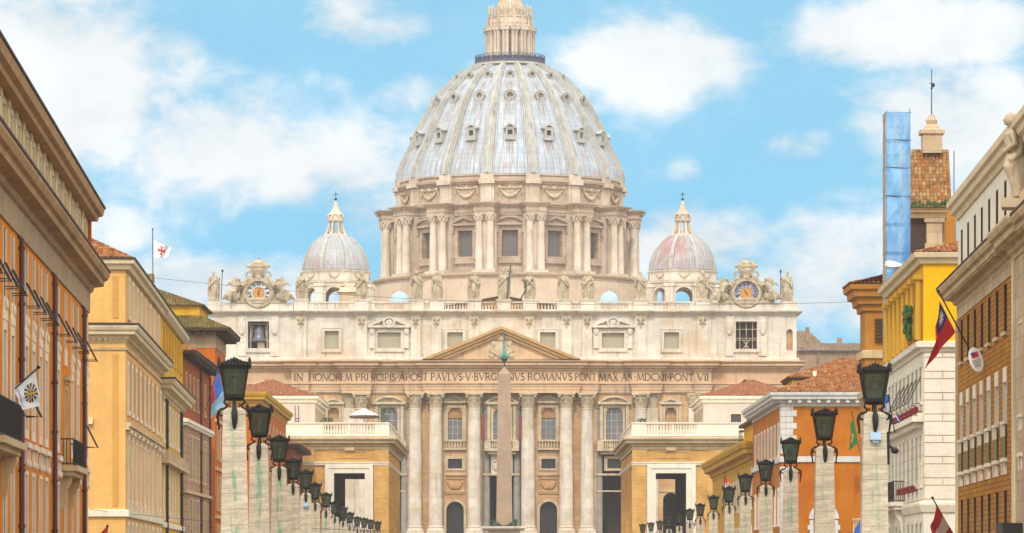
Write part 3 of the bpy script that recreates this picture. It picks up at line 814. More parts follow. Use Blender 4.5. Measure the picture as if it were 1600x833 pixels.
def a_window(c, hw, z0, z1, kind, pm):
    mb = MB()
    frame(mb, bx(c - hw), bx(c + hw), bz(z0), bz(z1), 0.5, 0.28, 0.6); frame(mb, bx(c - hw) - .52, bx(c + hw) + .52, bz(z0) - .52, bz(z1) + .52, 0.16, 0.36, 0.6)
    if kind == 'ped':
        for s in (-1, 1):
            mb.box(bx(c + s * (hw + 9)) - 0.45, bx(c + s * (hw + 9)) + 0.45, 0.2, 0.64, bz(z0), bz(514)); mb.ball((bx(c + s * (hw + 9)), 0.2, bz(517)), (0.55, 0.35, 0.9))
        tri_ped(mb, bx(c), 33.5 / BS, bz(512), 17.5 / BS, 1.0, 0.6, 0.42)
        r = 7.5 / BS; zc = bz(503.5)
        for k in range(20):
            a0, a1 = 2 * PI * k / 20, 2 * PI * (k + 1) / 20
            mb.prism([(bx(c) + 1.35 * r * math.cos(q1) * f1, zc + 1.15 * r * math.sin(q1) * f1) for q1, f1 in ((a0, 1), (a1, 1), (a1, .72), (a0, .72))][::-1], -0.55, 0.62)
        mb.ball((bx(c), -0.1, zc), (r * 0.9, 0.25, r * 0.8))
    o = part(mb, 'attic_window', M['attic'])
    if pm:
        g = MB(); g.box(bx(c - hw) - .05, bx(c + hw) + .05, 1.15, 1.25, bz(z0) - .03, bz(z1) + .03); part(g, 'pane', M[pm], o)
    return o
for c, hw, z0, z1, k in ((518, 11, 545, 517, ''), (608, 18, 544, 519, 'ped'), (711, 12, 543, 519, ''), (856, 12, 543, 519, ''), (958, 17.5, 544, 520, 'ped'), (1049.5, 11.5, 545, 519, '')):
    a_window(c, hw, z0, z1, k, 'blind')
for c in (403.5, 1166.5):
    o = a_window(c, 16.5, 545, 502, '', None)
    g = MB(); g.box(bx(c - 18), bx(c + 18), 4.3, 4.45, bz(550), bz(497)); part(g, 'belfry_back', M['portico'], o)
    if c < 800:
        b = MB(); b.lathe([(0.12, 2.9), (0.75, 2.8), (0.95, 2.3), (1.1, 1.2), (1.35, 0.4), (1.75, 0.0), (1.6, 0.02), (0.0, 0.3)], 20, cap=False); b.tube([(0, 0, 2.8), (0, 0, 4.0)], 0.15)
        bb = part(b, 'bell', M['glass'], o, (bx(c), 2.6, bz(532)))
        b = MB()
        for s in (-1, 1):
            b.tube([(bx(c + s * 14), 2.2, bz(545)), (bx(c + s * 10), 2.2, bz(508))], 0.12); b.box(bx(c + s * 13) - .12, bx(c + s * 13) + .12, 1.9, 2.1, bz(545), bz(503))
        b.box(bx(c - 16), bx(c + 16), 1.95, 2.15, bz(532.5), bz(531)); b.box(bx(c - 16), bx(c + 16), 2.4, 2.8, bz(506), bz(504)); b.box(bx(c - 2), bx(c + 9), 1.8, 2.4, bz(544.5), bz(534))
        part(b, 'bell_frame', M['statue'], o)
    else:
        b = MB()
        for px in (1156.5, 1166.5, 1176.5): b.box(bx(px) - .07, bx(px) + .07, 1.2, 1.35, bz(545), bz(503))
        for py in (514, 528, 531): b.box(bx(1150), bx(1183), 1.22, 1.33, bz(py) - .06, bz(py) + .06)
        for s in (-1, 1): b.tube([(bx(1166.5 - s * 5), 1.27, bz(545)), (bx(1166.5 + s * 5), 1.27, bz(531))], 0.09, 5)
        part(b, 'lattice', M['statue'], o)
for c in (1234, 339):
    g = MB(); g.box(bx(c - 5.5), bx(c + 5.5), 1.45, 1.52, bz(547), bz(513.5)); part(g, 'niche_back', M['facade'])

# -- roof terrace and balustrade
tr = MB(); tr.box(bx(329), bx(1245), 0.8, 14, bz(489) + 0.004, bz(486)); part(tr, 'roof_terrace', M['nave'])
zb0, zb1 = bz(484.9), bz(471)
peds = [470, 565, 651, 682.5, 741, 787, 828, 881, 918.5, 1001, 1098]
pb = MB(); pb.box(-1.35, 1.35, -0.9, 0.9, 0, zb1 - zb0 + 0.15); pb.box(-1.5, 1.5, -1.05, 1.05, zb1 - zb0 + 0.152, zb1 - zb0 + 0.4); pbm = pb.mesh('pedestal', M['attic'])
for px in peds: mk('pedestal', pbm, basilica, (bx(px), 1.1, zb0))
for i in range(len(peds) - 1):
    x0, x1 = bx(peds[i]) + 1.37, bx(peds[i + 1]) - 1.37
    b = MB()
    L = x1 - x0
    b.box(x0, x1, 0.55, 1.35, zb0, zb0 + 0.3); b.box(x0, x1, 0.5, 1.4, zb1 - 0.28, zb1)
    solid = 1.1 if L > 5 else 0.0
    if solid:
        b.box(x0, x0 + solid, 0.62, 1.3, zb0 + .302, zb1 - .282); b.box(x1 - solid, x1, 0.62, 1.3, zb0 + .302, zb1 - .282)
        if L > 8: b.box((x0 + x1) / 2 - .7, (x0 + x1) / 2 + .7, 0.62, 1.3, zb0 + .302, zb1 - .282)
    n = max(2, int((L - 2 * solid) / 0.55))
    hh = zb1 - zb0 - .58
    for k in range(n):
        x = x0 + solid + (L - 2 * solid) * (k + .5) / n
        b.lathe([(0.12, zb0 + .3), (0.2, zb0 + .3 + hh * .3), (0.09, zb0 + .3 + hh * .65), (0.15, zb1 - .28)], 6, (x, 0.95), cap=False)
    part(b, 'balustrade', M['attic'])
ep = MB()
ep.cut(); ep.box(bx(330), bx(458), 0.5, 3.0, bz(484.9), bz(473)); ep.box(bx(324), bx(345), 0.2, 2.6, bz(484.9) + .003, bz(470))
ep.cut(); ep.box(bx(1109), bx(1245), 0.5, 3.0, bz(484.9), bz(473)); ep.box(bx(1220), bx(1247), 0.2, 2.6, bz(484.9) + .003, bz(470))
ep.each('clock_base', M['attic'], basilica)

# -- body of the church behind the front
nv = MB()
nv.box(bx(420), bx(1150), 14, 120, 0, 46); nv.box(bx(640), bx(930), 14.2, 119, 46.002, bz(484))
nv.prism([(bx(640), bz(484)), (bx(930), bz(484)), (bx(785), bz(455))], 14.4, 118)
nv.box(bx(330), bx(1245), 13.99, 30, Z0, 44)
part(nv, 'nave', M['nave'])
ng = MB()
ng.prism([(bx(690), bz(474)), (bx(880), bz(474)), (bx(785), bz(458))], 10.5, 14.3)
part(ng, 'nave_gable', M['panel'])
ng = MB()
for s in (-1, 1): ng.prism([(bx(785 + s * 100), bz(474.5)), (bx(785), bz(456.2)), (bx(785), bz(458.2)), (bx(785 + s * 93), bz(475))][::s], 9.6, 14.6)
part(ng, 'gable_roof_edge', M['portico'])
for px in (620, 956):
    s_ = MB(); s_.lathe([(15.5 / 8, 0), (15.5 / 8, .5), (14.5 / 8, 1.2), (11.5 / 8, 2.0), (6.5 / 8, 2.5), (0.05, 2.7)], 20); s_.ball((0, 0, 2.75), .2, 6, 4)
    part(s_, 'skylight_cupola', M['skylight'], basilica, (bx(px), 20, bz(466)))
    s_ = MB(); s_.box(-2.3, 2.3, -2.3, 2.3, -9, 0); part(s_, 'cupola_base', M['nave'], basilica, (bx(px), 20, bz(466)))
tu = MB(); tu.box(-1.9, 1.9, -1.9, 1.9, -3, 2.6); tu.frustum(0, 0, 2.602, 4.2, 2.4, 2.4, .3, .3)
part(tu, 'roof_turret', M['trim'], basilica, (bx(541.5), 12, bz(472)))
# ------------------------------------------------------------------ main dome
DY = 915.0; DS = F / DY
def dz(py): return (HY - py) / DS + EYE
DLOC = (wx(797, DY) - basilica.location.x, DY - BY, 0)
pe = MB()
pe.lathe([(33, 44), (33, dz(462)), (31.4, dz(461)), (31.4, dz(452)), (30.6, dz(450.5)), (30.6, dz(446)), (31.2, dz(445.3)), (31.5, dz(442.8)), (31.5, dz(441.6)), (30.6, dz(441)), (24, dz(440.5))], 64, smooth=False)
part(pe, 'dome_podium', M['nave'], basilica, DLOC)
dr = MB()
RW = 25.6
zt, zb_ = dz(349), dz(440.4)
NB = 16
# wall of the drum: 16 bays, each with a real window opening
def cyl_wall(mb, R, a_mid, half, z0, z1, op=None, dep=1.0, nseg=6):
    zs = [z0] + ([op[1], op[2]] if op else []) + [z1]
    hw = op[0] / R if op else 0
    angs = sorted(set([-half + 2 * half * i / nseg for i in range(nseg + 1)] + ([-hw, hw] if op else [])))
    vs = []; fs = []
    def q(a, b, c, d):
        i = len(vs); vs.extend([a, b, c, d]); fs.append((i, i + 1, i + 2, i + 3))
    P = lambda a, r, z: (r * math.cos(a_mid + a), r * math.sin(a_mid + a), z)
    for i in range(len(angs) - 1):
        for j in range(len(zs) - 1):
            if op and j == 1 and -hw - 1e-6 <= angs[i] and angs[i + 1] <= hw + 1e-6: continue
            q(P(angs[i], R, zs[j]), P(angs[i + 1], R, zs[j]), P(angs[i + 1], R, zs[j + 1]), P(angs[i], R, zs[j + 1]))
    if op:
        for s in (-1, 1): q(P(s * hw, R, op[1]), P(s * hw, R - dep, op[1]), P(s * hw, R - dep, op[2]), P(s * hw, R, op[2]))
        for z in op[1:3]: q(P(-hw, R, z), P(hw, R, z), P(hw, R - dep, z), P(-hw, R - dep, z))
    mb.add(vs, fs)
for k in range(NB): cyl_wall(dr, RW, -PI / 2 + 2 * PI * k / NB, PI / NB, zb_, zt, (1.75, dz(414), dz(374)), 1.4)
drum = part(dr, 'drum', M['drum'], basilica, DLOC)
# one bay's window, copied round
def drum_window(kind):
    mb = MB(); y = -RW - 0.15; xw = 1.75; z0, z1 = dz(414), dz(374)
    frame(mb, -xw, xw, z0, z1, 0.65, 0.3, y + 0.1)
    frame(mb, -xw - .68, xw + .68, z0, z1 + .68, 0.3, 0.18, y + 0.12)
    for s in (-1, 1): mb.box(s * 2.85 - .3, s * 2.85 + .3, y - 0.8, y + .3, z1 - 0.6, z1 + 1.0)
    (seg_ped if kind == 0 else tri_ped)(mb, 0, 3.7, z1 + 1.05, 2.1, 1.1, y + 0.1, 0.42)
    mb.prism([(-2.6, z0 - 1.5), (2.6, z0 - 1.5), (2.2, z0 - .68), (-2.2, z0 - .68)], y - 0.5, y + .4)
    return mb
wme = [drum_window(k).mesh('drum_window', M['drum']) for k in (0, 1)]
g = MB(); g.box(-1.85, 1.85, -RW + 1.0, -RW + 1.1, dz(415), dz(373)); gme = g.mesh('pane', M['drumglass'])
b = MB()
for k in range(1, 6): b.box(-1.75 + 3.5 * k / 6 - .06, -1.75 + 3.5 * k / 6 + .06, -RW + .85, -RW + .98, dz(414), dz(374))
bme = b.mesh('window_bars', M['glass'])
# buttress with paired columns
bt = MB()
xo, yo = 1.25, -28.6
bt.box(-0.95, 0.95, -28.2, -24.6, dz(436), dz(348.6))
bt.box(-2.3, 2.3, -27.0, -24.6, dz(436.2), dz(349))
bt.box(-2.6, 2.6, -30.0, -24.6, dz(440.3), dz(436.3))
for s in (-1, 1):
    bt.lathe([(1.0, dz(436.2)), (1.05, dz(435)), (0.88, dz(433.5)), (0.86, dz(400)), (0.76, dz(362.5))], 14, (s * xo, yo))
    bt.lathe([(0.76, dz(362.4)), (0.85, dz(358)), (1.1, dz(353.5)), (1.18, dz(352.6))], 10, (s * xo, yo))
    for k in range(8):
        a = 2 * PI * k / 8
        bt.ball((s * xo + 0.98 * math.cos(a), yo + .98 * math.sin(a), dz(357.5)), (0.24, 0.24, 0.55), 6, 4); bt.ball((s * xo + 1.1 * math.cos(a + .4), yo + 1.1 * math.sin(a + .4), dz(354)), (0.24, .24, .4), 6, 4)
    bt.box(s * xo - 1.15, s * xo + 1.15, yo - 1.15, yo + 1.15, dz(352.5), dz(351.2))
btm = bt.mesh('buttress', M['drumcol'])
# entablature of the drum, breaking forward over each buttress
ring = []
for k in range(NB):
    a = -PI / 2 + 2 * PI * (k + .5) / NB
    d = Vector((math.cos(a), math.sin(a))); q = Vector((-d.y, d.x))
    for (u, r) in ((-2.25, RW + .25), (-2.25, 29.7), (2.25, 29.7), (2.25, RW + .25)): ring.append(tuple(d * r + q * u))
en = MB()
en.sweep(ring, [(-0.6, dz(351)), (0, dz(351)), (0, dz(347.5)), (0.12, dz(347.3)), (0.12, dz(344.5)), (0.02, dz(344)), (0.02, dz(339.5)), (0.35, dz(338.7)), (0.45, dz(336.5)), (0.95, dz(335.6)), (1.0, dz(333.5)), (0.2, dz(333)), (-5.4, dz(332.8))], closed=True)
part(en, 'drum_entablature', M['drum'], drum)
# attic of the dome with garlands
at = MB(); RA = 25.2
at.lathe([(RA + .5, dz(333)), (RA + .5, dz(329)), (RA, dz(328)), (RA, dz(304.5)), (RA + .35, dz(303.5)), (RA + .5, dz(301)), (RA + 1.1, dz(300)), (RA + 1.15, dz(297)), (RA + 0.3, dz(296.3)), (RA + .2, dz(291)), (RA + .55, dz(290.4)), (RA + .5, dz(288.5)), (23.5, dz(288))], 96, smooth=False)
datt = part(at, 'dome_attic', M['drum'], basilica, DLOC)
ap = MB(); ap.box(-1.55, 1.55, -RA - .55, -RA + .3, dz(331), dz(304)); ap.box(-1.75, 1.75, -RA - 1.5, -RA + .1, dz(303.6), dz(296.6)); ap.box(-1.0, 1.0, -RA - .75, -RA + .1, dz(330.5), dz(304.5)); ap.box(-1.5, 1.5, -RA - .9, -RA + .2, dz(296.2), dz(288))
apm = ap.mesh('attic_pilaster', M['drumcol'])
ga = MB()
n = 12
pts = [(-2.4 + 4.8 * i / n, -RA - .25 + abs(-2.4 + 4.8 * i / n) ** 2 / (2 * RA), dz(310) - 1.75 * math.sin(PI * i / n)) for i in range(n + 1)]
for i, p_ in enumerate(pts):
    r = 0.2 + 0.28 * math.sin(PI * i / n); ga.ball(p_, (r, r * .8, r), 8, 6)
for s in (-1, 1):
    ga.tube([(s * 2.4, -RA - .05, dz(308)), (s * 2.75, -RA + .0, dz(315)), (s * 2.6, -RA + .05, dz(318))], [0.3, .22, .3])
    ga.ball((s * 2.4, -RA - .1, dz(308.5)), .45, 8, 6)
ga.ball((0, -RA - .2, dz(309)), (.42, .4, .5), 8, 6); ga.tube([(-2.3, -RA - .1, dz(308.5)), (-1, -RA - .2, dz(310)), (0, -RA - .2, dz(309)), (1, -RA - .2, dz(310)), (2.3, -RA - .1, dz(308.5))], [.3, .16, .2, .16, .3], 6)
gam = ga.mesh('garland', M['trim'])
# shell
prof = [(25.75, dz(288)), (25.5, dz(280)), (25.25, dz(272)), (24.45, dz(259)), (23.7, dz(248)), (22.8, dz(237)), (21.55, dz(216)), (20.7, dz(203)), (19.7, dz(190)), (18.6, dz(176)), (17.3, dz(162)), (15.9, dz(150)), (14.4, dz(139)), (12.5, dz(126)), (10.6, dz(117)), (8.6, dz(109.5)), (7.3, dz(105.5))]
# smooth the profile with a Catmull-Rom pass
def cat(P, n=4):
    out = []
    for i in range(len(P) - 1):
        p0, p1, p2, p3 = P[max(i - 1, 0)], P[i], P[i + 1], P[min(i + 2, len(P) - 1)]
        for k in range(n):
            t = k / n
            out.append(tuple(0.5 * (2 * p1[j] + (p2[j] - p0[j]) * t + (2 * p0[j] - 5 * p1[j] + 4 * p2[j] - p3[j]) * t * t + (3 * p1[j] - p0[j] - 3 * p2[j] + p3[j]) * t ** 3) for j in (0, 1)))
    return out + [P[-1]]
P_ = cat(prof, 3)
P_s = [(r - 0.35, z) for r, z in P_]
ds = MB(); ds.lathe(P_s, 128, uvs=True, cap=False)
dome = part(ds, 'dome_shell', M['lead'], basilica, DLOC)
ar = math.pi / NB
rb = MB()
def rib_strip(mb, hw0, hw1, raise_):
    vs = []; fs = []
    m = len(P_)
    for i, (r, z) in enumerate(P_):
        t = i / (m - 1)
        r0, z0 = P_[max(i - 1, 0)]; r1, z1 = P_[min(i + 1, m - 1)]
        tn_ = Vector((r1 - r0, z1 - z0)).normalized(); nx, nz_ = tn_.y, -tn_.x
        h = hw0 + (hw1 - hw0) * t
        for u, o in ((-h, -0.6), (-h * .96, raise_), (h * .96, raise_), (h, -0.6)):
            vs.append((u, -(r + nx * o), z + nz_ * o))
    for i in range(m - 1):
        for j in range(3): fs.append((4 * i + j, 4 * i + j + 1, 4 * i + j + 5, 4 * i + j + 4))
    fs.append((3, 2, 1, 0)); fs.append(tuple(4 * (m - 1) + j for j in range(4)))
    mb.add(vs, fs)
rib_strip(rb, 1.15, 0.72, 0.2); rib_strip(rb, .72, 0.42, 0.5); rib_strip(rb, .25, .15, 0.75)
ribm = rb.mesh('rib', M['rib'])
def on_shell(py):
    z = dz(py)
    for (r0, z0), (r1, z1) in zip(P_s[:-1], P_s[1:]):
        if z0 <= z <= z1:
            f = (z - z0) / (z1 - z0); return r0 + (r1 - r0) * f, z
    return P_s[-1]
def dormer(py, kind, s):
    r, z = on_shell(py)
    mb = MB()
    mb.M = Matrix.Translation((0, -r, z))
    if kind == 0:
        mb.wall(-1.05 * s, 1.05 * s, -1.3 * s, 1.0 * s, [(-.6 * s, .6 * s, -.8 * s, .6 * s)], -1.0, 0.7)
        mb.box(-1.05 * s, -.62 * s, -.98, 2.2, -1.3 * s, 1.0 * s); mb.box(.62 * s, 1.05 * s, -.98, 2.2, -1.3 * s, 1.0 * s); mb.box(-.61 * s, .61 * s, -.98, 1.5, -1.3 * s, -.82 * s)
        tri_ped(mb, 0, 1.6 * s, 1.002 * s, 1.15 * s, 1.5, 0.4 , .3 * s); mb.prism([(-1.4 * s, 1.05 * s), (1.4 * s, 1.05 * s), (0, 2.0 * s)], 0.3, 3.0)
        mb.prism([(-1.3 * s, -1.9 * s), (1.3 * s, -1.9 * s), (1.3 * s, -1.305 * s), (-1.3 * s, -1.305 * s)], -1.3, 1.2)
    else:
        n = 16
        for k in range(n):
            a0, a1 = 2 * PI * k / n, 2 * PI * (k + 1) / n
            mb.prism([(1.25 * s * f * math.cos(q), 1.25 * s * f * math.sin(q)) for q, f in ((a0, 1), (a1, 1), (a1, .62), (a0, .62))][::-1], -0.9, 1.6 * s)
        for k in range(7):
            a = PI * (k + .5) / 7; mb.ball((1.35 * s * math.cos(a), -.75, 1.35 * s * math.sin(a)), (.3 * s, .3, .3 * s), 6, 5)
        mb.box(-1.0 * s, 1.0 * s, -.85, 1.2, -1.75 * s, -1.1 * s)
    g_ = MB(); g_.M = mb.M
    g_.box(-.9 * s, .9 * s, -0.15, -.05, -.9 * s, .9 * s)
    return mb, g_
dms = []
for py, kd, s in ((223, 0, .9), (163, 1, .92), (126, 1, 0.62)):
    a_, g_ = dormer(py, kd, s); dms.append((a_.mesh('dormer', M['rib']), g_.mesh('dormer_pane', M['glassd'] if kd == 0 else M['trim'])))
for k in range(NB):
    a0 = 2 * PI * k / NB; a1 = 2 * PI * (k + .5) / NB
    mk('drum_window', wme[k % 2], drum, (0, 0, 0), rz=a0); mk('window_pane', gme, drum, (0, 0, 0), rz=a0); mk('window_bars', bme, drum, (0, 0, 0), rz=a0)
    mk('buttress', btm, drum, (0, 0, 0), rz=a1)
    mk('attic_pilaster', apm, datt, (0, 0, 0), rz=a1); mk('garland', gam, datt, (0, 0, 0), rz=a0)
    mk('rib', ribm, dome, (0, 0, 0), rz=a1)
    for a_, g_ in dms:
        mk('dormer', a_, dome, (0, 0, 0), rz=a0); mk('dormer_pane', g_, dome, (0, 0, 0), rz=a0)
# little flues low on the shell
for ang in (-2.5, 2.5, -5.5, 5.5):
    r, z = on_shell(280); fl = MB(); fl.tube([(0, -r - .2, z - .9), (0, -r - .2, z + 1.1)], [.3, .35]); fl.box(-.6, .6, -r - .8, -r + .4, z + 1.1, z + 1.7)
    part(fl, 'flue', M['drum'], dome, (0, 0, 0), 2 * PI * ang / NB)
# lantern
ln = MB()
ln.lathe([(7.6, dz(106)), (8.05, dz(104.5)), (8.1, dz(102)), (7.6, dz(101.5)), (4.0, dz(101.4))], 48, smooth=False)
ln.lathe([(4.3, dz(101.5)), (4.3, dz(50))], 32, smooth=False)
ln.lathe([(4.2, dz(51)), (5.7, dz(50.8)), (5.7, dz(47.5)), (6.05, dz(46.8)), (6.1, dz(45.2)), (4.9, dz(44.5)), (4.8, dz(40)), (4.95, dz(38)), (4.8, dz(36)), (4.8, dz(30.5)), (5.0, dz(29.5)), (5.05, dz(27)), (4.6, dz(26.6)), (3.2, dz(26)), (3.1, dz(20)), (3.3, dz(16)), (3.0, dz(14)), (2.4, dz(6)), (1.75, dz(-6)), (1.1, dz(-20)), (0.7, dz(-34)), (0.5, dz(-38))], 32)
lant = part(ln, 'lantern', M['drumcol'], basilica, DLOC)
lb = MB()
for s in (-1, 1): lb.lathe([(.42, dz(101.4)), (.36, dz(98)), (.33, dz(56)), (.5, dz(52)), (.52, dz(51))], 10, (s * .42, -5.35))
lb.box(-.75, .75, -5.3, -4.0, dz(101.4), dz(51.2)); lb.box(-1.0, 1.0, -6.0, -4.2, dz(51), dz(46.4))
lbm = lb.mesh('lantern_pier', M['drumcol'])
lw = MB(); lw.wall(-.62, .62, dz(101), dz(53), [(-.45, .45, dz(97), dz(60), True)], -4.45, .12); lwm = lw.mesh('lantern_window', M['panel'])
lg = MB(); lg.box(-.5, .5, -4.36, -4.32, dz(98), dz(59)); lgm = lg.mesh('lantern_pane', M['glassd'])
cd = MB(); cd.lathe([(.32, dz(26.6)), (.4, dz(24)), (.15, dz(20)), (.34, dz(15)), (.2, dz(12)), (.1, dz(10))], 8, (0, -4.75)); cdm = cd.mesh('candelabrum', M['trim'])
vo = MB(); vo.tube([(0, -4.9, dz(43)), (0, -5.2, dz(39)), (0, -4.95, dz(33)), (0, -4.85, dz(30))], [.42, .3, .22, .35], 6); vom = vo.mesh('scroll', M['drumcol'])
cr = MB(); cr.tube([(0, -3.15, dz(24)), (0, -3.3, dz(16)), (0, -2.5, dz(6)), (0, -1.8, dz(-6))], [.25, .3, .24, .2], 6); crm = cr.mesh('spire_rib', M['trim'])
for k in range(NB):
    mk('lantern_pier', lbm, lant, (0, 0, 0), rz=2 * PI * (k + .5) / NB); mk('lantern_window', lwm, lant, (0, 0, 0), rz=2 * PI * k / NB); mk('lantern_pane', lgm, lant, (0, 0, 0), rz=2 * PI * k / NB)
    mk('candelabrum', cdm, lant, (0, 0, 0), rz=2 * PI * (k + .5) / NB); mk('scroll', vom, lant, (0, 0, 0), rz=2 * PI * (k + .5) / NB); mk('spire_rib', crm, lant, (0, 0, 0), rz=2 * PI * (k + .5) / NB)
bc = MB(); bc.ball((0, 0, dz(-46)), 1.25, 16, 10); bc.box(-.12, .12, -.1, .1, dz(-55), dz(-82)); bc.box(-1.2, 1.2, -.1, .1, dz(-71), dz(-69)); part(bc, 'ball_and_cross', M['gold'], lant)
rl = MB()
for k in range(72):
    a = 2 * PI * k / 72; rl.tube([(7.85 * math.cos(a), 7.85 * math.sin(a), dz(102)), (7.85 * math.cos(a), 7.85 * math.sin(a), dz(88.5))], .05 if k % 6 else .1, 4, False)
for py in (88.5, 93, 97.5): rl.lathe([(7.78, dz(py) - .05), (7.92, dz(py) - .05), (7.92, dz(py) + .05), (7.78, dz(py) + .05), (7.78, dz(py) - .05)], 72, cap=False)
rl.lathe([(7.8, dz(101.9)), (7.86, dz(101.9)), (7.86, dz(98)), (7.8, dz(98)), (7.8, dz(101.9))], 72, cap=False)
part(rl, 'balcony_railing', M['rail'], lant)
# visitors packed behind the railing, a dark band from here
cw = MB(); rnd = random.Random(5)
for k in range(150):
    a = 2 * PI * (k + rnd.uniform(-.3, .3)) / 150; r = rnd.uniform(6.9, 7.6); h = rnd.uniform(1.5, 1.8); x, y, z = r * math.cos(a), r * math.sin(a), dz(101.4)
    cw.tube([(x, y, z), (x, y, z + .8), (x, y, z + 1.3), (x, y, z + h - .25)], [.13, .17, .23, .09], 6); cw.ball((x, y, z + h - .1), (.1, .1, .13), 6, 5)
cwo = cw.build('crowd', M['clothblue'], None, (wx(797, DY), DY, 0)); tag(cwo, 'crowd of visitors packed behind the railing at the foot of the dome lantern', 'crowd'); struct(cwo, 'stuff')

# ------------------------------------------------------------------ the two minor domes
def minor(px, mat):
    Y = 832.0; S = F / Y
    def z(py): return (HY - py) / S + EYE
    loc = (wx(px, Y) - basilica.location.x, Y - BY, 0)
    dm = MB()
    R = 7.0
    pf = cat([(R, z(424)), (6.9, z(415)), (6.6, z(405)), (6.1, z(396)), (5.4, z(387)), (4.4, z(378)), (3.4, z(372)), (2.6, z(369))], 3)
    dm.lathe(pf, 64, uvs=True, cap=False)
    root = part(dm, 'minor_dome', mat, basilica, loc)
    rbm = MB()
    vs = []; fs = []
    for i, (r, zz) in enumerate(pf):
        t = i / (len(pf) - 1); h = .42 - .18 * t
        for u, o in ((-h, -.2), (-h, .16), (h, .16), (h, -.2)): vs.append((u, -(r + o), zz + o * .5))
    for i in range(len(pf) - 1):
        for j in range(3): fs.append((4 * i + j, 4 * i + j + 1, 4 * i + j + 5, 4 * i + j + 4))
    rbm.add(vs, fs); rme = rbm.mesh('rib', M['rib'])
    st = MB()
    st.lathe([(7.4, z(441)), (7.4, z(430)), (7.5, z(428.5)), (7.75, z(426.5)), (7.8, z(425)), (6.8, z(424))], 8, a0=PI / 8, a1=2 * PI + PI / 8, smooth=False)
    st.lathe([(6.9, z(451)), (7.6, z(450)), (7.6, z(446)), (8.0, z(444.5)), (8.1, z(442.5)), (7.0, z(441))], 8, a0=PI / 8, a1=2 * PI + PI / 8, smooth=False)
    part(st, 'dome_cornice', M['attic'], root)
    ba = MB(); ba.lathe([(8.6, 44), (8.6, z(480)), (8.0, z(479)), (0.5, z(478.5))], 8, a0=PI / 8, a1=2 * PI + PI / 8, smooth=False); part(ba, 'dome_base', M['attic'], root)
    sd = MB()                                   # one side of the octagonal arcade: an open arch between piers
    ap_ = 7.3 * math.cos(PI / 8); hw = 7.3 * math.sin(PI / 8)
    sd.wall(-hw, hw, z(479), z(450), [(-1.75, 1.75, z(479), z(452), True)], -ap_, .9)
    sd.wall(-hw * .85, hw * .85, z(479), z(450), [(-1.75, 1.75, z(479), z(452), True)], -ap_ + .9, .02)
    n = 12
    cz = z(452) - 1.75
    for k in range(n):
        a0, a1 = PI * k / n, PI * (k + 1) / n
        sd.prism([(q_ * math.cos(a), cz + q_ * math.sin(a)) for a, q_ in ((a0, 1.77), (a0, 2.15), (a1, 2.15), (a1, 1.77))], -ap_ - .15, -ap_ + .03)
    for s in (-1, 1):
        sd.box(s * 2.1 - .3, s * 2.1 + .3, -ap_ - .45, -ap_ + .03, z(479), z(456)); sd.box(s * 2.1 - .42, s * 2.1 + .42, -ap_ - .6, -ap_ + .03, z(456) + .004, z(453))
    sme = sd.mesh('arcade_side', M['attic'])
    pr = MB(); pr.box(-.9, .9, -8.2, -7.0, z(479), z(451)); pr.box(-1.15, 1.15, -8.4, -7.0, z(450.9), z(446)); prm = pr.mesh('corner_pier', M['attic'])
    gme2 = MB()
    for i in range(9):
        x = -1.1 + 2.2 * i / 8; gme2.ball((x, -7.4 * math.cos(PI / 8) - .08, z(431) - .75 * math.sin(PI * i / 8)), .13 + .12 * math.sin(PI * i / 8), 6, 5)
    gme2.tube([(-1.1 + 2.2 * i / 8, -7.4 * math.cos(PI / 8) - .06, z(431) - .75 * math.sin(PI * i / 8)) for i in range(9)], .12, 5)
    gm2 = gme2.mesh('garland', M['trim'])
    for k in range(8):
        a0, a1 = 2 * PI * k / 8, 2 * PI * (k + .5) / 8
        mk('rib', rme, root, (0, 0, 0), rz=a1); mk('arcade_side', sme, root, (0, 0, 0), rz=a0); mk('corner_pier', prm, root, (0, 0, 0), rz=a1); mk('garland', gm2, root, (0, 0, 0), rz=a0)
    la = MB()
    la.lathe([(2.6, z(370)), (2.4, z(367)), (1.5, z(366)), (1.5, z(364)), (1.3, z(363.8))], 24)
    for k in range(8):
        a = 2 * PI * (k + .5) / 8; d = Vector((math.cos(a), math.sin(a)))
        la.tube([(d.x * 1.35, d.y * 1.35, z(365)), (d.x * 1.35, d.y * 1.35, z(346))], .24, 6)
        la.tube([(d.x * 2.3, d.y * 2.3, z(370)), (d.x * 1.75, d.y * 1.75, z(361)), (d.x * 1.5, d.y * 1.5, z(352))], [.35, .25, .2], 6)
        la.ball((d.x * 1.6, d.y * 1.6, z(338)), (.22, .22, .5), 6, 4)
    la.lathe([(1.2, z(347)), (1.7, z(346)), (1.75, z(343.5)), (1.45, z(343)), (1.4, z(337)), (1.6, z(336)), (1.55, z(334.5)), (1.2, z(333)), (.75, z(327)), (.42, z(320)), (.22, z(315)), (.15, z(313.5))], 20)
    lo = part(la, 'lantern', M['drumcol'], root)
    bl = MB(); bl.ball((0, 0, z(311.5)), .3, 8, 6); bl.tube([(0, 0, z(309)), (0, 0, z(299))], .06, 4); bl.box(-.5, .5, -.05, .05, z(304) - .06, z(304) + .06); part(bl, 'ball_and_cross', M['black'], root)
    return root
minor(524.5, M['leadl'])
minor(1066.5, M['leadr'])
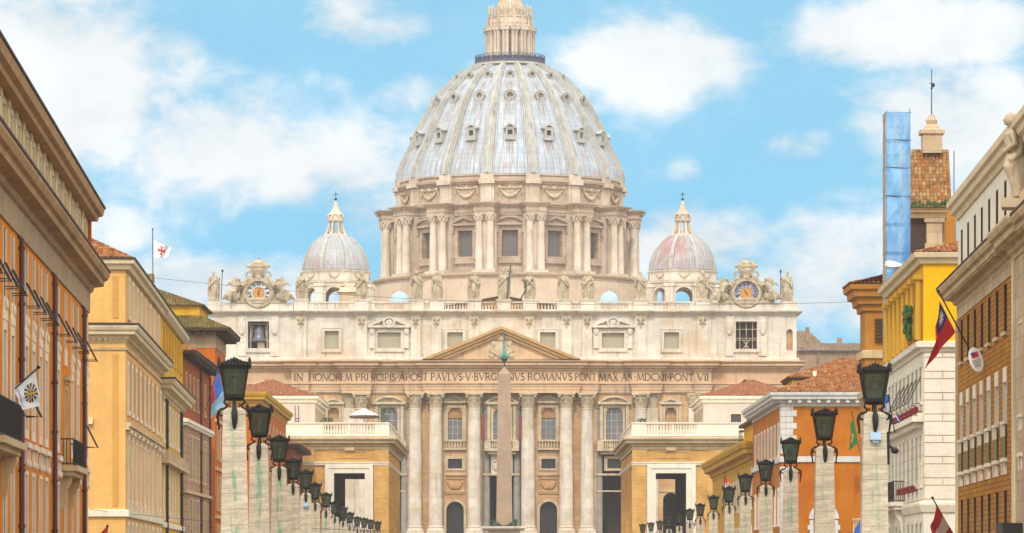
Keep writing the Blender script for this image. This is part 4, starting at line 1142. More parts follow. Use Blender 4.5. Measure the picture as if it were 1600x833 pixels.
# ------------------------------------------------------------------ carved figures (human scale, enlarged by the object's scale)
def figure(seed, la, ra, beard=True, turn=0.0, veil=False):
    """robed standing figure: la / ra are the elbow and hand points of the two arms"""
    r = random.Random(seed)
    mb = MB()
    sway = r.uniform(-.04, .04); ph = r.uniform(0, 6); kf = r.choice((7, 8, 9))
    rings = [(0.0, .27, .22), (.04, .29, .24), (.2, .27, .22), (.45, .25, .2), (.7, .235, .185), (.88, .225, .175), (1.02, .19, .145), (1.16, .2, .14), (1.28, .215, .14), (1.36, .21, .125), (1.42, .15, .1), (1.47, .065, .065), (1.53, .055, .06)]
    n = 40
    vs = []
    for z, rx, ry in rings:
        fold = .19 * max(0, 1 - z / 1.15)
        cx = sway * math.sin(PI * z / 1.5) * 1.5
        for i in range(n):
            a = 2 * PI * i / n
            q = 1 + fold * math.sin(kf * a + ph + 1.7 * z) + fold * .5 * math.sin((kf * 2 - 3) * a + 2 * ph - 2.5 * z)
            vs.append((cx + rx * q * math.cos(a), ry * q * math.sin(a), z))
    m = len(rings)
    fs = [(j * n + i, j * n + (i + 1) % n, (j + 1) * n + (i + 1) % n, (j + 1) * n + i) for j in range(m - 1) for i in range(n)]
    fs += [tuple(range(n - 1, -1, -1)), tuple((m - 1) * n + i for i in range(n))]
    mb.add(vs, fs, True)
    R = Matrix.Rotation(turn, 3, 'Z')
    hc = Vector((0, -.02, 1.645))
    def hp(p): return hc + R @ Vector(p)
    mb.ball(hc, (.083, .1, .12), 14, 10, R)
    mb.ball(hp((0, .03, .035)), (.095, .1, .11), 12, 8, R)
    mb.ball(hp((0, -.105, -.015)), (.018, .03, .03), 8, 6); mb.ball(hp((0, -.09, .04)), (.06, .025, .014), 8, 5); mb.ball(hp((0, -.088, -.055)), (.03, .02, .012), 8, 5)
    for s in (-1, 1): mb.ball(hp((s * .083, 0, -.01)), (.015, .025, .035), 6, 5)
    if beard: mb.ball(hp((0, -.075, -.11)), (.06, .05, .085), 10, 7)
    if veil:
        mb.ball(hp((0, .05, -.08)), (.13, .1, .2), 10, 8)
    for s, arm in ((-1, la), (1, ra)):
        el, hd = arm
        sh = (s * .185, 0, 1.37)
        mb.tube([sh, ((sh[0] + el[0]) / 2 + s * .01, (sh[1] + el[1]) / 2, (sh[2] + el[2]) / 2), el, ((el[0] + hd[0]) / 2, (el[1] + hd[1]) / 2, (el[2] + hd[2]) / 2), hd], [.085, .085, .075, .06, .045], 10)
        mb.ball(sh, .095, 10, 7); mb.ball(el, .077, 8, 6); mb.ball(hd, (.045, .05, .06), 8, 6)
        d = (Vector(hd) - Vector(el)).normalized()
        for k in range(4): 
            o = Vector((.022 * (k - 1.5), -.015, 0)); mb.tube([Vector(hd) + o, Vector(hd) + o + d * .06 + Vector((0, -.02, 0)), Vector(hd) + o + d * .085 + Vector((0, -.045, 0))], [.016, .015, .012], 5)
        # sleeve hanging from the forearm
        mb.tube([el, (el[0] + s * .01, el[1] + .02, el[2] - .2), (el[0], el[1] + .03, el[2] - .36)], [.075, .08, .03], 8)
    # mantle thrown across the chest and hanging from one side
    s = r.choice((-1, 1))
    mb.tube([(s * .2, .02, 1.4), (s * .1, -.13, 1.22), (-s * .1, -.18, 1.0), (-s * .22, -.12, .86), (-s * .27, .02, .7), (-s * .27, .05, .35), (-s * .24, .05, .12)], [.06, .075, .08, .085, .1, .11, .06], 9)
    mb.tube([(s * .2, .08, 1.4), (s * .26, .13, 1.0), (s * .26, .14, .5), (s * .22, .12, .05)], [.08, .12, .13, .12], 9)
    for k, s2 in enumerate((-1, 1)): mb.ball((s2 * .1 + sway, -.24, .03), (.055, .12, .05), 8, 5)
    mb.tube([(s * .08, -.17, .85), (s * .12, -.26, .52), (s * .1, -.2, .1)], [.09, .1, .07], 9)      # advanced knee under the cloth
    mb.box(-.33, .33, -.3, .28, -.09, .012)
    return mb
down = ((-.27, -.03, 1.08), (-.25, -.14, .84))
def mir(a): return tuple((-x, y, z) for x, y, z in a)
POSES = {
    'down': down, 'chest': ((-.28, -.06, 1.08), (-.06, -.2, 1.2)), 'raise': ((-.34, -.08, 1.25), (-.36, -.2, 1.55)),
    'out': ((-.33, -.05, 1.13), (-.5, -.18, 1.2)), 'staff': ((-.32, -.08, 1.12), (-.38, -.2, 1.28)), 'hip': ((-.36, .02, 1.12), (-.2, -.14, .98))}
STAT = [  # column, left arm, right arm, facing, words, attribute
    (333, 'down', 'staff', 0.3, 'robed stone apostle with a staff on the far left corner block of the roofline', 'staffR'),
    (470.5, 'chest', 'out', -.2, 'stone saint with one arm held out, just right of the left clock', None),
    (565, 'hip', 'chest', .3, 'bearded stone saint before the right half of the left small dome', None),
    (651, 'raise', 'out', .25, 'stone saint raising one arm, right of the pale blue skylight cupola', 'rod'),
    (682.5, 'down', 'chest', -.3, 'slim stone saint standing close beside the arm raising saint', None),
    (741, 'staff', 'hip', .5, 'stone saint with hand on hip, just left of the cross bearing christ', None),
    (787, 'chest', 'raise', -.1, 'central stone christ holding a tall dark cross on the roofline', 'cross'),
    (828, 'out', 'down', -.35, 'stone apostle leaning on a dark green diagonal cross, right of the centre', 'saltire'),
    (881, 'raise', 'chest', .4, 'stone saint with a lifted hand, second figure to the right of the central christ', None),
    (918.5, 'hip', 'hip', -.25, 'broad stone saint with both hands at the hips, left of the white skylight cupola', None),
    (1001, 'out', 'chest', .2, 'stone saint standing right of the white skylight cupola', None),
    (1098, 'chest', 'down', .35, 'stone saint in front of the right half of the right small dome', None),
    (1231, 'staff', 'down', -.2, 'robed stone apostle with a staff on the far right corner block of the roofline', 'staffL')]
for i, (px, l, r_, turn, lab, att) in enumerate(STAT):
    root = thing('saint_statue', 'weathered ' + lab, 'statue', (wx(px, BY), BY + 1.1, bz(470.2) + .05), 0, 'stone saints along the basilica roofline')
    fb = figure(20 + i, POSES[l], mir(POSES[r_]), beard=i not in (4,), turn=turn, veil=i in (2, 9))
    sc_ = 3.12 if i != 6 else 3.4
    o = fb.build('figure', M['statue'], root, (0, 0, .25), turn * .6, (sc_, sc_, sc_)); remesh(o, .018)
    a_ = MB()
    if att == 'cross':
        a_.tube([(.6, -.9, .4), (1.35, -.9, 6.9)], .12, 6); a_.tube([(.75, -.9, 5.65), (1.75, -.9, 5.5)], .1, 6); a_.build('cross', M['bronze'], root)
        o.rotation_euler = (0, 0, 0)
    elif att == 'saltire':
        a_.tube([(-1.9, -.6, .2), (.5, -.6, 4.2)], .15, 6); a_.tube([(-1.3, -.5, 4.3), (-.2, -.5, 1.9)], .15, 6); a_.build('saltire_cross', M['bronze'], root)
        o.rotation_euler = (0, 0, 0)
    elif att == 'staffR':
        a_.tube([(1.5, -.65, .2), (1.75, -.65, 5.7)], .08, 6); a_.ball((1.76, -.65, 5.8), (.25, .2, .3), 8, 6); a_.build('staff', M['bronze'], root); o.rotation_euler = (0, 0, 0)
    elif att == 'staffL':
        a_.tube([(-1.4, -.65, .2), (-1.35, -.65, 5.6)], .08, 6); a_.ball((-1.35, -.65, 5.7), (.2, .2, .35), 8, 6); a_.build('staff', M['bronze'], root); o.rotation_euler = (0, 0, 0)
    elif att == 'rod':
        a_.tube([(-1.1, -.6, 4.9), (2.2, -.7, 5.9)], .07, 5); a_.build('sword', M['bronze'], root); o.rotation_euler = (0, 0, 0)

# -- the two clocks with their carved surrounds
def numeral(mb, txt, R, ang, h):
    W = {'I': .34, 'V': .8, 'X': .8}
    tot = sum(W[c] for c in txt); cx = -tot * h * .5 * .8
    sub = MB()
    for c in txt:
        ws = h * .8
        for pts, tw in GL[c][1]:
            for (a, b) in zip(pts[:-1], pts[1:]): stroke(sub, [a, b], tw * 1.5, cx, -h / 2, h, ws, -.03, .03)
        cx += W[c] * ws
    Mx = Matrix.Rotation(ang, 4, 'Y') @ Matrix.Translation((0, 0, R))
    b = len(mb.v); mb.v += [tuple(Mx @ Vector(p)) for p in sub.v]
    for f in sub.f: mb.f.append([b + i for i in f]); mb.sm.append(False); mb.mi.append(0)
def disc(mb, r0, r1, y0, y1, n=48):
    for k in range(n):
        a, b = 2 * PI * k / n, 2 * PI * (k + 1) / n
        if r0 > 0: mb.prism([(r1 * math.cos(a), r1 * math.sin(a)), (r0 * math.cos(a), r0 * math.sin(a)), (r0 * math.cos(b), r0 * math.sin(b)), (r1 * math.cos(b), r1 * math.sin(b))], y0, y1)
        else: mb.prism([(0, 0), (r1 * math.cos(b), r1 * math.sin(b)), (r1 * math.cos(a), r1 * math.sin(a))], y0, y1)
def seated(seed, s):
    """winged figure half reclining against the clock; s = +1 leans to the right"""
    mb = MB()
    def T(x, y, z): return (s * x, y, z)
    mb.tube([T(-.35, 0, .5), T(-.22, -.05, .75), T(-.05, -.05, 1.05), T(.02, 0, 1.2)], [.24, .22, .24, .12], 12)
    mb.tube([T(.02, 0, 1.2), T(.04, -.02, 1.32)], [.07, .06], 8)
    mb.ball(T(.07, -.04, 1.43), (.1, .115, .13), 12, 9); mb.ball(T(.0, .02, 1.47), (.12, .12, .12), 10, 7); mb.ball(T(.1, -.16, 1.41), (.02, .03, .03), 6, 5)
    mb.tube([T(-.35, -.1, .5), T(-.72, -.2, .42), T(-1.0, -.18, .1), T(-1.25, -.12, -.12)], [.2, .17, .12, .08], 10)
    mb.tube([T(-.3, -.2, .48), T(-.5, -.32, .5), T(-.62, -.36, .05), T(-.7, -.42, -.3)], [.2, .17, .12, .08], 10)
    mb.tube([T(.18, -.05, 1.12), T(.4, -.15, .95), T(.62, -.1, 1.15)], [.09, .08, .06], 8); mb.ball(T(.66, -.1, 1.18), .07, 8, 6)
    mb.tube([T(-.2, -.02, 1.1), T(-.5, -.1, .98), T(-.7, -.2, 1.15)], [.09, .08, .06], 8); mb.ball(T(-.74, -.2, 1.18), .07, 8, 6)
    for k in range(6): mb.tube([T(-.05, .16, 1.1), T(-.2 - .09 * k, .22, 1.45 - .05 * k), T(-.3 - .14 * k, .22, 1.8 - .17 * k)], [.06, .09, .03], 6)
    rr = random.Random(seed)
    for k in range(8):
        x = -.2 - .1 * k; mb.tube([T(x, -.2, .5 - .02 * k), T(x - .08, -.28, .2), T(x - .05 + rr.uniform(-.1, .1), -.22, -.2)], [.09, .1, .05], 7)
    mb.ball(T(-.5, .05, .1), (.7, .25, .35), 12, 8)
    return mb
def clock(px, lab, tone):
    root = thing('roof_clock', lab, 'clock', (wx(px, BY), BY + .9, bz(473)), 0)
    zc = bz(457.5) - bz(473)
    R = 18.3 / BS
    b = MB()
    b.box(-5.4, 5.4, -.6, 1.2, -.05, .45); b.box(-3.4, 3.4, -.45, 1.0, .452, 1.0)
    b.M = Matrix.Translation((0, 0, zc))
    disc(b, R + .05, R + .55, -.75, .6); disc(b, R + .551, R + .8, -.45, .6); disc(b, 0, R + .6, .1, .5)
    b.M = None
    b.prism([(-4.0, 0.3), (4.0, .3), (3.4, 3.6), (1.9, 5.2), (-1.9, 5.2), (-3.4, 3.6)], .52, 1.1)
    b.build('clock_surround', M['statue'], root)
    c_ = MB()
    zt_ = zc + R + .6
    for s in (-1, 1):          # volutes and scrolls round the dial
        sp_ = [(s * (3.3 + .9 * math.cos(t) * (1 - t / 9)), -.2, 3.3 + .9 * math.sin(t) * (1 - t / 9)) for t in [k * .6 for k in range(12)]]
        c_.tube(sp_, .26, 6)
        c_.tube([(s * 1.0, -.1, zt_ - .1), (s * 2.0, -.1, zt_ - .1), (s * 2.9, -.1, zt_ - 1.2), (s * 3.5, -.1, 3.9), (s * 3.9, -.1, 2.4), (s * 4.9, -.1, 1.3), (s * 5.2, -.1, .4)], [.3, .35, .4, .45, .4, .45, .5], 7)
        lp = [(s * (1.75 + .62 * math.cos(t)), -.1, zt_ + .75 + .6 * math.sin(t)) for t in [k * .7 - 1.5 for k in range(9)]]
        c_.tube(lp, .22, 6)
        c_.tube([(s * .3, -.2, zt_ + .3), (s * 1.1, -.25, zt_ + 1.5), (s * 2.0, -.2, zt_ + 2.5)], [.18, .2, .22], 6); c_.ball((s * 2.0, -.2, zt_ + 2.4), (.35, .3, .4), 8, 6)
        c_.ball((s * 1.3, -.15, zt_ + 2.4), (.55, .35, .5), 8, 6); c_.ball((s * 1.05, 0, zt_ + 3.05), (.4, .3, .4), 8, 6)
    c_.lathe([(.0, zt_ + .1), (.8, zt_ + .2), (1.15, zt_ + 1.3), (1.2, zt_ + 1.7), (1.0, zt_ + 1.75), (1.15, zt_ + 2.2), (1.1, zt_ + 2.5), (.95, zt_ + 2.55), (1.0, zt_ + 2.9), (.6, zt_ + 3.4), (.15, zt_ + 3.6), (.15, zt_ + 3.75), (.3, zt_ + 3.9), (.05, zt_ + 4.15)], 16, (0, .1))
    c_.ball((0, -.5, zt_ + .1), (.7, .4, .6), 8, 6); c_.tube([(-3.0, -.3, .9), (-1.2, -.4, .55), (0, -.4, .75), (1.2, -.4, .55), (3.0, -.3, .9)], [.25, .35, .3, .35, .25], 6)
    o = c_.build('carved_crest', M['statue'], root); remesh(o, .11)
    for s in (-1, 1):
        f_ = seated(3 + s, -s); o = f_.build('angel_figure', M['statue'], root, (s * 3.85, -.75, .95), 0, (2.45, 2.45, 2.45)); remesh(o, .03)
    d = MB(); d.M = Matrix.Translation((0, 0, zc)); disc(d, 0, R, -.02, .09)
    dial = d.build('clock_dial', M['dialblue' if tone else 'dialwhite'], root)
    wd = MB()
    for k in range(12):
        a = -2 * PI * k / 12; w0 = .2
        q = [(R * .56, -w0 * .8), (R * .96, -w0), (R * .96, w0), (R * .56, w0 * .8)]
        wd.prism([(r * math.cos(a) - t_ * math.sin(a), r * math.sin(a) + t_ * math.cos(a)) for r, t_ in q], -.045, -.015)
    if tone: wd.build('numeral_plate', M['dialwhite'], dial, (0, 0, zc))
    nm = MB()
    for k, txt in enumerate(('XII', 'I', 'II', 'III', 'IIII', 'V', 'VI', 'VII', 'VIII', 'IX', 'X', 'XI')): numeral(nm, txt, R * .77, 2 * PI * k / 12, R * .3)
    nm.build('numerals', M['black'], dial, (0, -.05, zc))
    ce = MB(); disc(ce, 0, R * .47, -.07, -.03); c_o = ce.build('dial_centre', M['gold'], dial, (0, 0, zc))
    rg = MB(); disc(rg, R * .471, R * .53, -.06, -.02); rg.build('dial_ring', M['dialblue'], dial, (0, 0, zc))
    ha = MB()
    for ang, L in ((-.6, R * .42), (math.pi - .5, R * .3)) if tone else ((.35, R * .42), (2.9, R * .35)):
        ha.M = Matrix.Translation((0, 0, zc)) @ Matrix.Rotation(ang, 4, 'Y'); ha.prism([(-.1, -.3), (.1, -.3), (.03, L), (-.03, L)], -.14, -.09)
    ha.build('clock_hands', M['black'], dial)
clock(403.5, 'carved stone roof clock with white roman dial and orange centre, left end of the basilica', 0)
clock(1166.5, 'carved stone roof clock with violet dial and golden centre, right end of the basilica', 1)

# ------------------------------------------------------------------ obelisk in the square
OY = 600.0; OS = F / OY
def oz(py): return (HY - py) / OS + EYE
M['obelisk'] = stone('red_granite', 'b0957e', 0.84, 0.14, 0.3, 0.5, patch='a98c72', stain='8a705c')
obel = thing('obelisk', 'tall plain red granite obelisk with a green bronze finial in front of the basilica door', 'obelisk', (wx(788, OY), OY, 0))
b = MB(); b.frustum(0, 0, oz(824), oz(585), 1.2, 1.2, .92, .92); b.build('shaft', M['obelisk'], obel)
b = MB(); b.frustum(0, 0, oz(585) + .003, oz(573), .92, .92, .05, .05); b.build('pyramidion', M['obelisk'], obel)
b = MB()
b.box(-3.4, 3.4, -3.4, 3.4, oz(826), oz(822.5)); b.box(-3.0, 3.0, -3.0, 3.0, oz(829), oz(826) - .002); b.box(-2.4, 2.4, -2.4, 2.4, 2.2, oz(829) - .002); b.box(-3.2, 3.2, -3.2, 3.2, 1.4, 2.198); b.box(-4.5, 4.5, -4.5, 4.5, .6, 1.398); b.box(-5.5, 5.5, -5.5, 5.5, -.3, .598)
b.build('pedestal', M['attic'], obel)
b = MB()
for k in range(4):
    a = k * PI / 2
    for s in (-1, 1):
        b.M = Matrix.Rotation(a, 4, 'Z')
        b.ball((s * 1.35, -1.6, oz(820)), (.45, .35, .45), 8, 6); b.ball((s * 1.4, -1.75, oz(815)), (.22, .22, .28), 8, 6); b.tube([(s * 1.4, -1.6, oz(819)), (s * 1.9, -1.6, oz(814)), (s * 1.75, -1.6, oz(821))], [.12, .3, .1], 6)
    pts = [(-1.1 + 2.2 * i / 8, -1.6, oz(817.5) - .5 * math.sin(PI * i / 8)) for i in range(9)]
    for p_ in pts: b.ball(p_, .2, 6, 5)
b.M = None
b.build('bronze_garland', M['bronze'], obel)
b = MB(); b.tube([(0, 0, oz(573.5)), (0, 0, oz(566)), (0, 0, oz(565))], [.08, .15, .3], 8); b.lathe([(.3, oz(565)), (.5, oz(561)), (.35, oz(560))], 12); b.build('finial_base', M['bronze'], obel)
b = MB()
for k in range(3): b.ball(((-.38, .38, 0)[k], 0, oz((556.5, 556.5, 554)[k])), (.3, .3, .42), 10, 7)
b.lathe([(.32, oz(552)), (.16, oz(545)), (.28, oz(541)), (.1, oz(536))], 10); b.build('bronze_mounts', M['patina'], obel)
b = MB()
for k in range(8):
    a = k * PI / 4; b.prism([(0.12 * math.cos(a + .5), oz(535) + .12 * math.sin(a + .5)), (.42 * math.cos(a), oz(535) + .42 * math.sin(a)), (.12 * math.cos(a - .5), oz(535) + .12 * math.sin(a - .5))][::-1], -.05, .05)
b.box(-.07, .07, -.06, .06, oz(533), oz(518.5)); b.box(-.6, .6, -.055, .055, oz(523.5) - .07, oz(523.5) + .07); b.build('cross_and_star', M['bronze'], obel)
# ------------------------------------------------------------------ street palette
M['orangeA'] = stone('amber_plaster', 'e08404', 0.88, 0.16, 0.6, 0.4, stain='8a4c14', patch='c87408')
M['peach'] = stone('peach_plaster', 'e8b468', 0.82, 0.10, 0.22, 0.3, stain='a07848', patch='dda763')
M['peachp'] = stone('peach_panel_plaster', 'dba253', 0.76, 0.10, 0.22, 0.3, stain='a07848')
M['yellowC'] = stone('mustard_plaster', 'dca626', 0.84, 0.12, 0.3, 0.3, stain='7a5a28')
M['brownD'] = stone('russet_plaster', 'a45014', 0.82, 0.18, 0.4, 0.35, stain='4a2a20')
M['pinkD'] = stone('pink_travertine', 'c89c7a', 0.76, 0.16, 0.4, 0.4, blocks=(2.2, 0.75, 0.05), stain='5f4638')
M['orangeE'] = stone('deep_orange_plaster', 'd8700c', 0.68, 0.12, 0.35, 0.3, stain='8a4a1c', patch='c8691a')
M['greyband'] = stone('grey_plaster', 'b89a78', 0.76, 0.14, 0.4, 0.4)
M['cream'] = stone('cream_stone', 'e6d0a8', 0.80, 0.12, 0.35, 0.5, stain='80705a')
M['corn'] = stone('cornice_stone', 'dcbe90', 0.80, 0.16, 0.5, 0.5, stain='6a5842', patch='bda17a')
M['cornA'] = stone('brown_cornice_stone', 'c89c6c', 0.72, 0.18, 0.5, 0.5, stain='5a4632', patch='a5835e')
M['atticA'] = stone('tan_attic_plaster', 'dcb880', 0.78, 0.14, 0.4, 0.4, stain='7a6040')
M['frameA'] = stone('pale_window_stone', 'eedcc2', 0.88, 0.12, 0.3, 0.5, stain='8a7660')
M['whitest'] = stone('white_stone', 'ede0ca', 0.84, 0.09, 0.25, 0.4, stain='8a7c68')
M['whiteK'] = stone('pale_grey_trim', 'dcd8d0', 0.80, 0.10, 0.4, 0.4, stain='7a7468')
M['brickG'] = NT('tawny_brick', 0.9).mat
def brickwall(name, c1, c2, mo, w, h):
    m = NT(name, 0.9)
    g = m.n('ShaderNodeNewGeometry'); s = m.n('ShaderNodeSeparateXYZ'); m.l(g.outputs['Position'], s.inputs[0])
    ad = m.n('ShaderNodeMath'); ad.operation = 'ADD'; m.l(s.outputs[0], ad.inputs[0]); m.l(s.outputs[1], ad.inputs[1])
    cb = m.n('ShaderNodeCombineXYZ'); m.l(ad.outputs[0], cb.inputs[0]); m.l(s.outputs[2], cb.inputs[1])
    br = m.brick(cb.outputs[0], c1, c2, mo, w, h, 0.035)
    c = m.mix(m.ramp(m.noise(m.world(), 0.4, 5), .35, .7, 0, .35), br.outputs['Color'], hexc('7a4a1c', .7))
    m.col(c).bump(br.outputs['Fac'], -0.5, 0.02); return m.mat
M['brickG'] = brickwall('tawny_brick', hexc('c4821a', .9), hexc('a86c14', .88), hexc('85541a', .8), 0.9, 0.27)
M['brickP'] = brickwall('ochre_brick', hexc('dfae66', .95), hexc('d6a258', .92), hexc('c0904e', .85), 0.8, 0.22)
M['travp'] = stone('travertine_wall', 'd9bd98', 0.76, 0.12, 0.3, 0.6, blocks=(2.0, 1.0, 0.02), patch='c9a880')
M['yellowH'] = stone('lemon_plaster', 'f0b400', 0.80, 0.07, 0.15, 0.3, stain='b08a20')
M['blockH'] = stone('pale_blocks', 'ebdcc8', 0.84, 0.08, 0.2, 0.4)
M['ochreJ'] = stone('ochre_plaster', 'd08a34', 0.64, 0.14, 0.4, 0.35, stain='6a4420')
M['orangeK'] = stone('bright_orange_plaster', 'dd8218', 0.62, 0.12, 0.3, 0.25, stain='9a5418', patch='c4620c')
M['yellowL'] = stone('ochre_yellow_plaster', 'd8a436', 0.72, 0.10, 0.3, 0.3, stain='8a6428')
M['pink'] = stone('pale_plaster', 'e6d4c4', 0.72, 0.10, 0.25, 0.3, stain='90785c')
M['palace'] = stone('old_palace_wall', 'b99a7c', 0.6, 0.18, 0.4, 0.12, patch='96765c')
M['shut'] = plain('brown_shutter', '6a4a34', 0.7, 0.7)
M['shutw'] = plain('pale_shutter', 'cdb596', 0.74, 0.7)
M['sash'] = plain('dark_glass_and_jamb', '40383a', 0.7, 0.2, vary=.3, spec=.5)
M['green'] = plain('green_glass_panel', '6a6a3c', 0.55, 0.4)
M['pipe'] = plain('oxblood_drainpipe', '5a2018', 0.8, 0.5)
M['dark'] = plain('eave_timber_and_shade', '4a3426', 0.7, 0.8)  # timber; also the painted shade in the belfry and slit jambs
M['iron'] = plain('wrought_iron', '26221f', 0.9, 0.5, 0.4)
M['flowers'] = plain('red_flowers', '7a1c1c', 0.8, 0.9, vary=.5, scale=6)
M['leaf'] = plain('leaves', '4a6a2c', 0.55, 0.8, vary=.5, scale=3)
M['tileA'] = tiles('clay_tiles', ['8f4a26', 'b8642e', 'cc8448', '9c5630', 'd8a068', 'a8602c'], .62)
M['tileM'] = tiles('mossy_clay_tiles', ['7a5a30', '9a7840', 'a8884c', '8a6030', 'b0945c', '74602c'], .6, moss='6a6a28')
M['tileR'] = tiles('red_clay_tiles', ['a85e3c', 'b96c44', 'c47e56', 'ac6844', 'cc9066'], .64)
M['tileT'] = tiles('patched_tower_tiles', ['9a5a2c', 'b87a40', 'c89a60', 'a86a36', 'bc6f36', 'cda878', '94602e'], .70, moss='6a6a34', amt=.12)
M['tileP'] = tiles('faded_palace_tiles', ['a08068', 'b09078', '8c705a', 'b8987c'], .6)

def tile_roof(mb, A, B, C, D, sp=0.34, ln=0.5, lift=0.11):
    """half-round tiles over the slope with eave A-B and ridge D-C (a triangle when C = D)"""
    A, B, C, D = map(Vector, (A, B, C, D))
    e = B - A; W = e.length; e.normalize()
    up = (D - A); up = up - e * up.dot(e); Hh = up.length; up.normalize()
    nrm = e.cross(up); 
    if nrm.z < 0: nrm = -nrm
    d0 = (D - A).dot(e); c0 = (C - A).dot(e)
    mb.add([A - nrm * .02, B - nrm * .02, C - nrm * .02, D - nrm * .02], [(0, 1, 2, 3)], False, [(0.5, 0.5)] * 4)
    n = max(1, int(W / sp))
    for k in range(n):
        s = (k + .5) * W / n
        top = Hh
        if d0 > 1e-6 and s < d0: top = min(top, Hh * s / d0)
        if c0 < W - 1e-6 and s > c0: top = min(top, Hh * (W - s) / (W - c0))
        if top < 0.1: continue
        rows = max(1, int(math.ceil(top / ln)))
        hw = W / n * .5
        for r in range(rows):
            t0, t1 = r * ln, min(top, (r + 1) * ln + .05)
            vs = []
            for t, l0 in ((t0, .05), (t1, .0)):
                for q in range(5):
                    a = PI * q / 4
                    vs.append(A + e * (s - hw * .8 * math.cos(a)) + up * t + nrm * (l0 + lift * math.sin(a)))
            fs = [(q, q + 1, q + 6, q + 5) for q in range(4)] + [(0, 4, 3, 2, 1)]
            mb.add(vs, fs, False, [(k + .5, r + .5)] * 10)
def hip_roof(mb, x0, x1, y0, y1, z0, h, sp=.34, ends=(1, 1), frac=1.0):
    """hipped roof over a rectangle with its ridge along x; frac < 1 cuts it off flat below the ridge"""
    d = (y1 - y0) / 2 * frac
    xa, xb = x0 + d * ends[0], x1 - d * ends[1]
    ya, yb = y0 + d, y1 - d
    z1 = z0 + h
    tile_roof(mb, (x0, y0, z0), (x1, y0, z0), (xb, ya, z1), (xa, ya, z1), sp)
    tile_roof(mb, (x1, y1, z0), (x0, y1, z0), (xa, yb, z1), (xb, yb, z1), sp)
    if ends[0]: tile_roof(mb, (x0, y1, z0), (x0, y0, z0), (xa, ya, z1), (xa, yb, z1), sp)
    else: mb.add([(x0, y0, z0), (x0, y1, z0), (xa, yb, z1), (xa, ya, z1)], [(0, 1, 2, 3)])
    if ends[1]: tile_roof(mb, (x1, y0, z0), (x1, y1, z0), (xb, yb, z1), (xb, ya, z1), sp)
    else: mb.add([(x1, y0, z0), (x1, y1, z0), (xb, yb, z1), (xb, ya, z1)], [(0, 1, 2, 3)])
    mb.add([(xa, ya, z1), (xb, ya, z1), (xb, yb, z1), (xa, yb, z1)], [(0, 1, 2, 3)])

